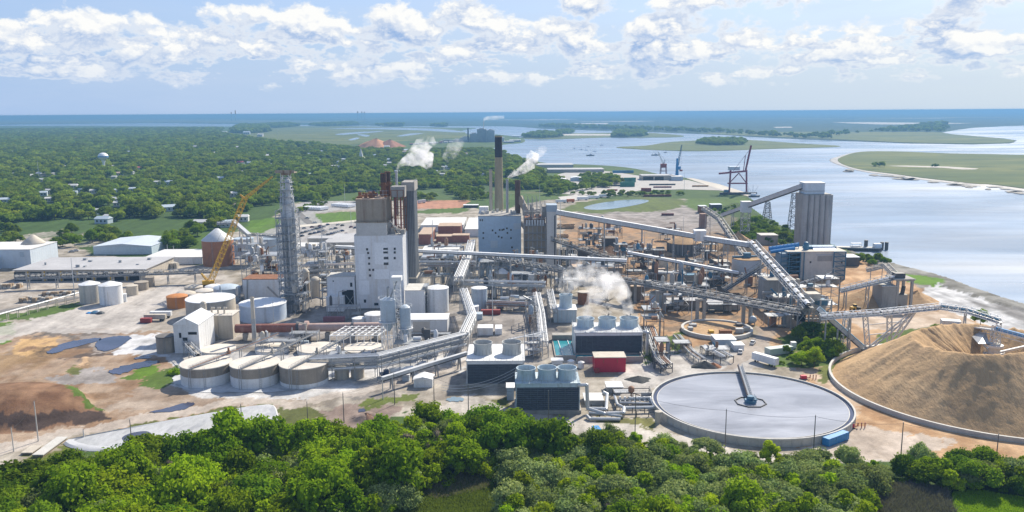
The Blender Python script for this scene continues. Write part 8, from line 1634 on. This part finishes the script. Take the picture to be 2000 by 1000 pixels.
# ---------------------------------------------------------------- trees and bushes about the works
def grove(poly, sp, kinds, smin, smax, label, cat, name, group, seed, z=0.0):
    x, y = scatter(poly, sp, seed)
    for a, c in zip(x, y): tree(rt_.choice(kinds), a, c, rt_.uniform(smin, smax), label, cat, name, group, z)
for poly, sp, kd, s0, s1, l, g_ in (([(0, 482), (0, 452), (30, 450), (34, 478)], 13, ['oak'], .8, 1.1, 'round oak at the left edge behind the mill', 'oaks behind the mill'), ([(112, 485), (112, 458), (150, 450), (168, 470), (160, 482)], 14, ['oak', 'broad'], .7, 1.05, 'oak standing alone left of the blue warehouse', 'oaks left of the blue warehouse'), ([(172, 476), (190, 460), (240, 458), (262, 470), (240, 478)], 13, ['oak', 'dark'], .8, 1.2, 'oak in the clump behind the blue warehouse', 'oaks behind the blue warehouse'), ([(318, 488), (330, 468), (390, 452), (396, 486), (360, 490)], 13, ['oak', 'dark'], .8, 1.25, 'oak in the grove right of the blue warehouse', 'oaks right of the blue warehouse'),
    ([(1135, 372), (1135, 348), (1200, 346), (1215, 358), (1190, 366)], 14, ['oak'], .8, 1.2, 'oak in the clump by the port houses', 'oaks by the port houses'), ([(1060, 385), (1060, 358), (1100, 352), (1130, 372), (1090, 384)], 14, ['oak'], .7, 1.1, 'oak between field and port houses', 'oaks between field and port'), ([(1090, 380), (1180, 386), (1330, 384), (1332, 378), (1200, 378)], 15, ['oak'], .4, .75, 'scrubby tree along the rail line beyond the pond', 'scrub along the rail line'), ([(870, 372), (890, 366), (960, 380), (955, 392), (900, 392)], 14, ['oak'], .6, 1.0, 'tree at the hollow field behind the tall chimney', 'trees round the hollow field'), ([(690, 398), (700, 385), (850, 384), (850, 392), (720, 396)], 14, ['oak'], .5, .9, 'bushy tree in the belt behind the trailer park', 'tree belt behind the trailer park'),
    ([(1420, 470), (1424, 440), (1470, 428), (1545, 452), (1600, 478), (1560, 488), (1520, 480)], 11, ['dark', 'oak'], .45, .75, 'dark bushy tree on the river bank below the slanting gallery', 'bushes on the river bank'), ([(1655, 514), (1660, 502), (1690, 504), (1738, 514), (1730, 521), (1690, 519)], 9, ['broad', 'dark'], .4, .62, 'rounded tree on the bank by the pier', 'trees on the bank by the pier'), ([(1376, 428), (1380, 412), (1440, 398), (1450, 404), (1410, 420)], 15, ['shrub'], .8, 1.2, 'low bush on the grassy bank behind the lattice conveyor', 'low bushes on the grassy bank'),
    ([(1522, 712), (1516, 700), (1560, 678), (1600, 668), (1640, 680), (1636, 702), (1590, 722), (1550, 720)], 6.5, ['broad', 'shrub', 'young'], .45, .8, 'bright bush in the thicket between clarifier and transfer tower', 'thicket behind the clarifier'), ([(1600, 690), (1560, 668), (1540, 655), (1640, 650), (1650, 668)], 8, ['shrub', 'dark'], .5, .9, 'dark bush at the shaded rear of the thicket', 'thicket behind the clarifier'), ([(1690, 672), (1740, 665), (1800, 652), (1880, 640), (1900, 646), (1830, 654), (1770, 668)], 7, ['shrub', 'broad'], .4, .75, 'bush in the hedge behind the chip pile', 'hedge behind the chip pile'),
    ([(1885, 648), (1890, 636), (1915, 636), (1920, 648)], 8, ['broad'], .6, .8, 'round tree by the stacker head house', 'trees by the stacker'), ([(404, 848), (412, 830), (470, 826), (476, 848)], 9, ['dark'], .75, 1.0, 'round tree standing at the lined basin', 'trees at the lined basin'), ([(318, 742), (335, 728), (358, 726), (356, 742)], 6, ['shrub'], .6, 1.0, 'dark weedy bush left of the big brown tanks', 'bushes by the big tanks'), ([(110, 770), (150, 780), (200, 806), (190, 810), (130, 785)], 6, ['shrub'], .4, .7, 'small weed bush along the brown earth bank', 'weeds along the earth bank'),
    ([(640, 450), (655, 462), (690, 480), (686, 486), (650, 466)], 9, ['shrub'], .5, .8, 'small bush along the car park road', 'bushes along the car park'), ([(545, 424), (570, 412), (640, 392), (650, 398), (570, 420)], 12, ['oak'], .4, .7, 'small tree along the approach road', 'trees along the approach road')):
    grove(poly, sp, kd, s0, s1, l, 'bush' if ' bush' in l else 'tree', 'bush' if ' bush' in l else ('scrub_tree' if 'scrub' in l or 'bushy' in l or 'belt' in g_ else 'shade_tree'), g_, len(l)*7+int(sp))
# scrub edge and underbrush of the foreground
gx, gy = scatter([(1080, 905), (1120, 862), (1170, 868), (1240, 858), (1330, 876), (1400, 892), (1480, 905), (1560, 912), (1640, 908), (1720, 912), (1760, 905), (1850, 905), (1860, 930), (1700, 945), (1500, 940), (1300, 925), (1150, 910)], 5.0, 31)
for x, y in zip(gx, gy): tree(rt_.choice(['shrub', 'shrub', 'young', 'willow']), x, y, rt_.uniform(.55, 1.0) if rt_.random() < .7 else .5, 'bright scrub bush along the track '+('in front of the pipe manifold' if x < G(1290, 870).x else 'in front of the clarifier' if x < G(1560, 900).x else 'near the blue container' if x < G(1680, 900).x else 'in front of the chip pile kerb'), 'bush', 'scrub_bush', 'scrub along the track')
# ---------------------------------------------------------------- foreground reeds, grass and underbrush
def blades(name, poly, n, h0, h1, m, seed, label):
    P = [G(*p) for p in poly]; rg = np.random.RandomState(seed); xs = [p.x for p in P]; ys = [p.y for p in P]
    x = rg.uniform(min(xs), max(xs), n*3); y = rg.uniform(min(ys), max(ys), n*3); a, c = PXV(x, y, np.zeros_like(x)); k = inside(a, c, poly); x, y = x[k][:n], y[k][:n]; q = len(x)
    h = rg.uniform(h0, h1, q)*(.6+.8*fbm(x/7, y/7, 3, 3)); an = rg.rand(q)*6.28; w = .16+.12*rg.rand(q); lx, ly = rg.normal(size=q)*.35*h, rg.normal(size=q)*.35*h
    V = np.stack([np.stack([x-np.cos(an)*w, y-np.sin(an)*w, 0*x], 1), np.stack([x+np.cos(an)*w, y+np.sin(an)*w, 0*x], 1), np.stack([x+lx, y+ly, h], 1)], 1).reshape(-1, 3)
    me = bpy.data.meshes.new(name); me.from_pydata(V.tolist(), [], np.arange(3*q).reshape(q, 3).tolist()); me.materials.append(m); o = bpy.data.objects.new(name, me); link(o); o['kind'] = 'stuff'; o['label'] = label
M_reed = leafmat('reed_blades', (.15, .21, .03), (.23, .26, .07), .4); M_straw = leafmat('dead_reed_blades', (.30, .25, .17), (.42, .36, .25), .25); M_lush = leafmat('lush_grass', (.20, .32, .012), (.30, .42, .015), .45)
clear = [(740, 1012), (800, 985), (860, 950), (900, 925), (950, 905), (1000, 915), (1010, 940), (985, 975), (960, 1005), (900, 1030), (780, 1040)]
blades('reeds', clear, 26000, 1.0, 2.0, M_reed, 3, 'green reeds in the clearing between the foreground woods')
blades('dead_reeds', [(820, 965), (880, 935), (950, 912), (1000, 920), (990, 945), (930, 965), (850, 980)], 9000, 1.2, 2.2, M_straw, 4, 'dead straw-coloured reeds at the back of the clearing')
blades('grass', [(640, 1030), (660, 1000), (720, 985), (770, 965), (790, 962), (745, 1000), (730, 1030)], 9000, .5, 1.0, M_lush, 5, 'bright yellow-green grass strip beside the clearing')
blades('grass', [(1850, 1030), (1862, 962), (1900, 958), (2010, 975), (2010, 1030)], 16000, .4, .9, M_lush, 6, 'bright grass meadow at the lower right corner')
blades('dry_scrub', [(1690, 985), (1720, 950), (1780, 945), (1850, 965), (1865, 1010), (1760, 1030)], 14000, 1.0, 2.6, leafmat('bare_twigs', (.20, .175, .15), (.32, .285, .25), .2), 7, 'bare grey-brown scrub at the lower right')
gx, gy = scatter([(-100, 985), (20, 965), (200, 930), (420, 905), (600, 890), (800, 850), (950, 845), (1150, 890), (1300, 920), (1600, 945), (1900, 935), (2080, 930), (2080, 960), (1700, 960), (1700, 1120), (1000, 1100), (1000, 960), (900, 930), (780, 1000), (600, 1100), (-100, 1120)], 4.2, 17)
rg = np.random.RandomState(14); shr = [o for o in col.objects if o.name.startswith('crown') and o.parent and (o.parent.name.startswith('scrub_bush'))]; seen = {}
for o in shr: seen.setdefault(o.data.name, o)
tree_mass('underbrush', gx, gy, rg.uniform(.6, 1.25, len(gx)), [o for o in seen.values()][:6], 'green underbrush filling the floor of the foreground wood', -.2)
# ---------------------------------------------------------------- steam
def steam(name, label, pts, m, seed=1, squash=1.0):
    """puffs of vapour along a path of (x, y, z, radius)"""
    rg_ = random.Random(seed); b = MB(); iv, it = ico(); P = [Vector(q[:3]) for q in pts]; Rr = [q[3] for q in pts]
    vs = []; fs = []; n = 14
    rings = []
    for i, (c, r) in enumerate(zip(P, Rr)):
        d = (P[min(i+1, len(P)-1)]-P[max(i-1, 0)]).normalized(); q = d.to_track_quat('Z', 'Y')
        for k in range(n):
            a = 2*math.pi*k/n; rr = r*(1+.25*math.sin(3*a+i*1.7+seed)+rg_.uniform(-.08, .08)); vs.append(c+q@Vector((rr*math.cos(a), rr*math.sin(a), 0)))
    for i in range(len(P)-1):
        for k in range(n): fs.append((i*n+k, i*n+(k+1) % n, (i+1)*n+(k+1) % n, (i+1)*n+k))
    fs.append(tuple(range(n-1, -1, -1))); fs.append(tuple((len(P)-1)*n+k for k in range(n)))
    o = b.add(vs, fs).build(name, m, None, True); o['kind'] = 'stuff'; o['label'] = label; return o
def steammat(name, dens, scale, lo, hi):
    M = bpy.data.materials.new(name); M.use_nodes = True; n = NT(M.node_tree); n.n.clear(); g = n.new('ShaderNodeTexCoord').outputs['Object']
    f = n.noise(g, scale, 5, .6, .6); pv = n.new('ShaderNodeVolumePrincipled'); n.put(pv.inputs['Color'], (.98, .98, .99)); n.put(pv.inputs['Density'], n.rng(f, lo, hi, 0, dens)); pv.inputs['Anisotropy'].default_value = .5
    o = n.new('ShaderNodeOutputMaterial'); n.l.new(pv.outputs[0], o.inputs['Volume']); return M
S_dense = steammat('dense_steam', .27, .17, .40, .64); S_mid = steammat('drifting_steam', .17, .15, .42, .66); S_thin = steammat('thin_steam', .12, .17, .44, .70)
def path(a, *steps):
    """rows of (px, py, radius in photo pixels) at the depth of point a"""
    out = []
    for px, py, r in steps: q = FP(px, py, a.y); out.append((q.x, q.y, q.z, r*a.y/F))
    return out
steam('steam_plume', 'dense white steam leaving the vent stack beside the duct tower', path(steamA, (776.5, 332, 2.5), (780, 322, 5), (790, 315, 9), (803, 311, 13), (818, 309, 16), (834, 310, 17), (846, 311, 14)), S_dense, 3)
steam('steam_plume', 'upper wisps of steam drifting from the duct tower plume', path(steamA, (800, 308, 10), (812, 296, 15), (824, 286, 16), (838, 279, 13), (850, 274, 8)), S_mid, 4)
steam('steam_cloud', 'loose wisps of steam floating right of the main plume', path(steamA, (868, 312, 8), (876, 303, 12), (886, 292, 14), (896, 280, 12), (905, 274, 6)), S_thin, 5)
steam('steam_plume', 'white steam trailing right from the slim grey stack', path(steamB, (991.5, 347.5, 2), (998, 343, 4), (1008, 338, 6.5), (1022, 331, 9), (1034, 321, 11), (1040, 309, 12), (1046, 298, 9)), S_dense, 6)
steam('steam_plume', 'thin end of the steam from the slim grey stack', path(steamB, (1040, 312, 8), (1052, 302, 9), (1060, 294, 9), (1066, 287, 5)), S_thin, 7)
steam('steam_plume', 'faint far steam above the distant works', path(steamC, (944.5, 237, 1.5), (946, 233, 3), (953, 230.5, 4), (964, 229.5, 4), (985, 229, 3)), steammat('far_steam', .05, .02, .3, .6), 8)
steam('steam_cloud', 'big billow of steam over the square cooling tower', path(STQ, (1105, 582, 11), (1104, 570, 15), (1106, 556, 20), (1112, 545, 23), (1122, 538, 20), (1134, 534, 12)), S_mid, 9)
for i, (q, l) in enumerate(zip(ST3, ('left', 'middle', 'right'))):
    px = (1143, 1185, 1228)[i]
    steam('steam_plume', 'steam rising from the %s fan stack of the three-stack tower' % l, path(q, (px, 622, 11), (px+1, 611, 12), (px+[8, 0, -4][i], 596, 11), (px+[22, 2, -10][i], 578, 17), (px+[34, 0, -20][i], 558, 20), (px+[40, -8, -34][i], 538, 16)), S_mid, 10+i)
steam('steam_cloud', 'drifting steam veil behind the steaming cooling towers', path(STQ, (1110, 552, 14), (1135, 536, 26), (1162, 544, 32), (1190, 556, 30), (1214, 570, 20)), S_thin, 15)
steam('steam_wisp', 'small steam wisp beside the tall white tank', path(G(815, 612), (806, 578, 5), (814, 572, 8), (824, 566, 9), (836, 560, 8)), S_thin, 16)
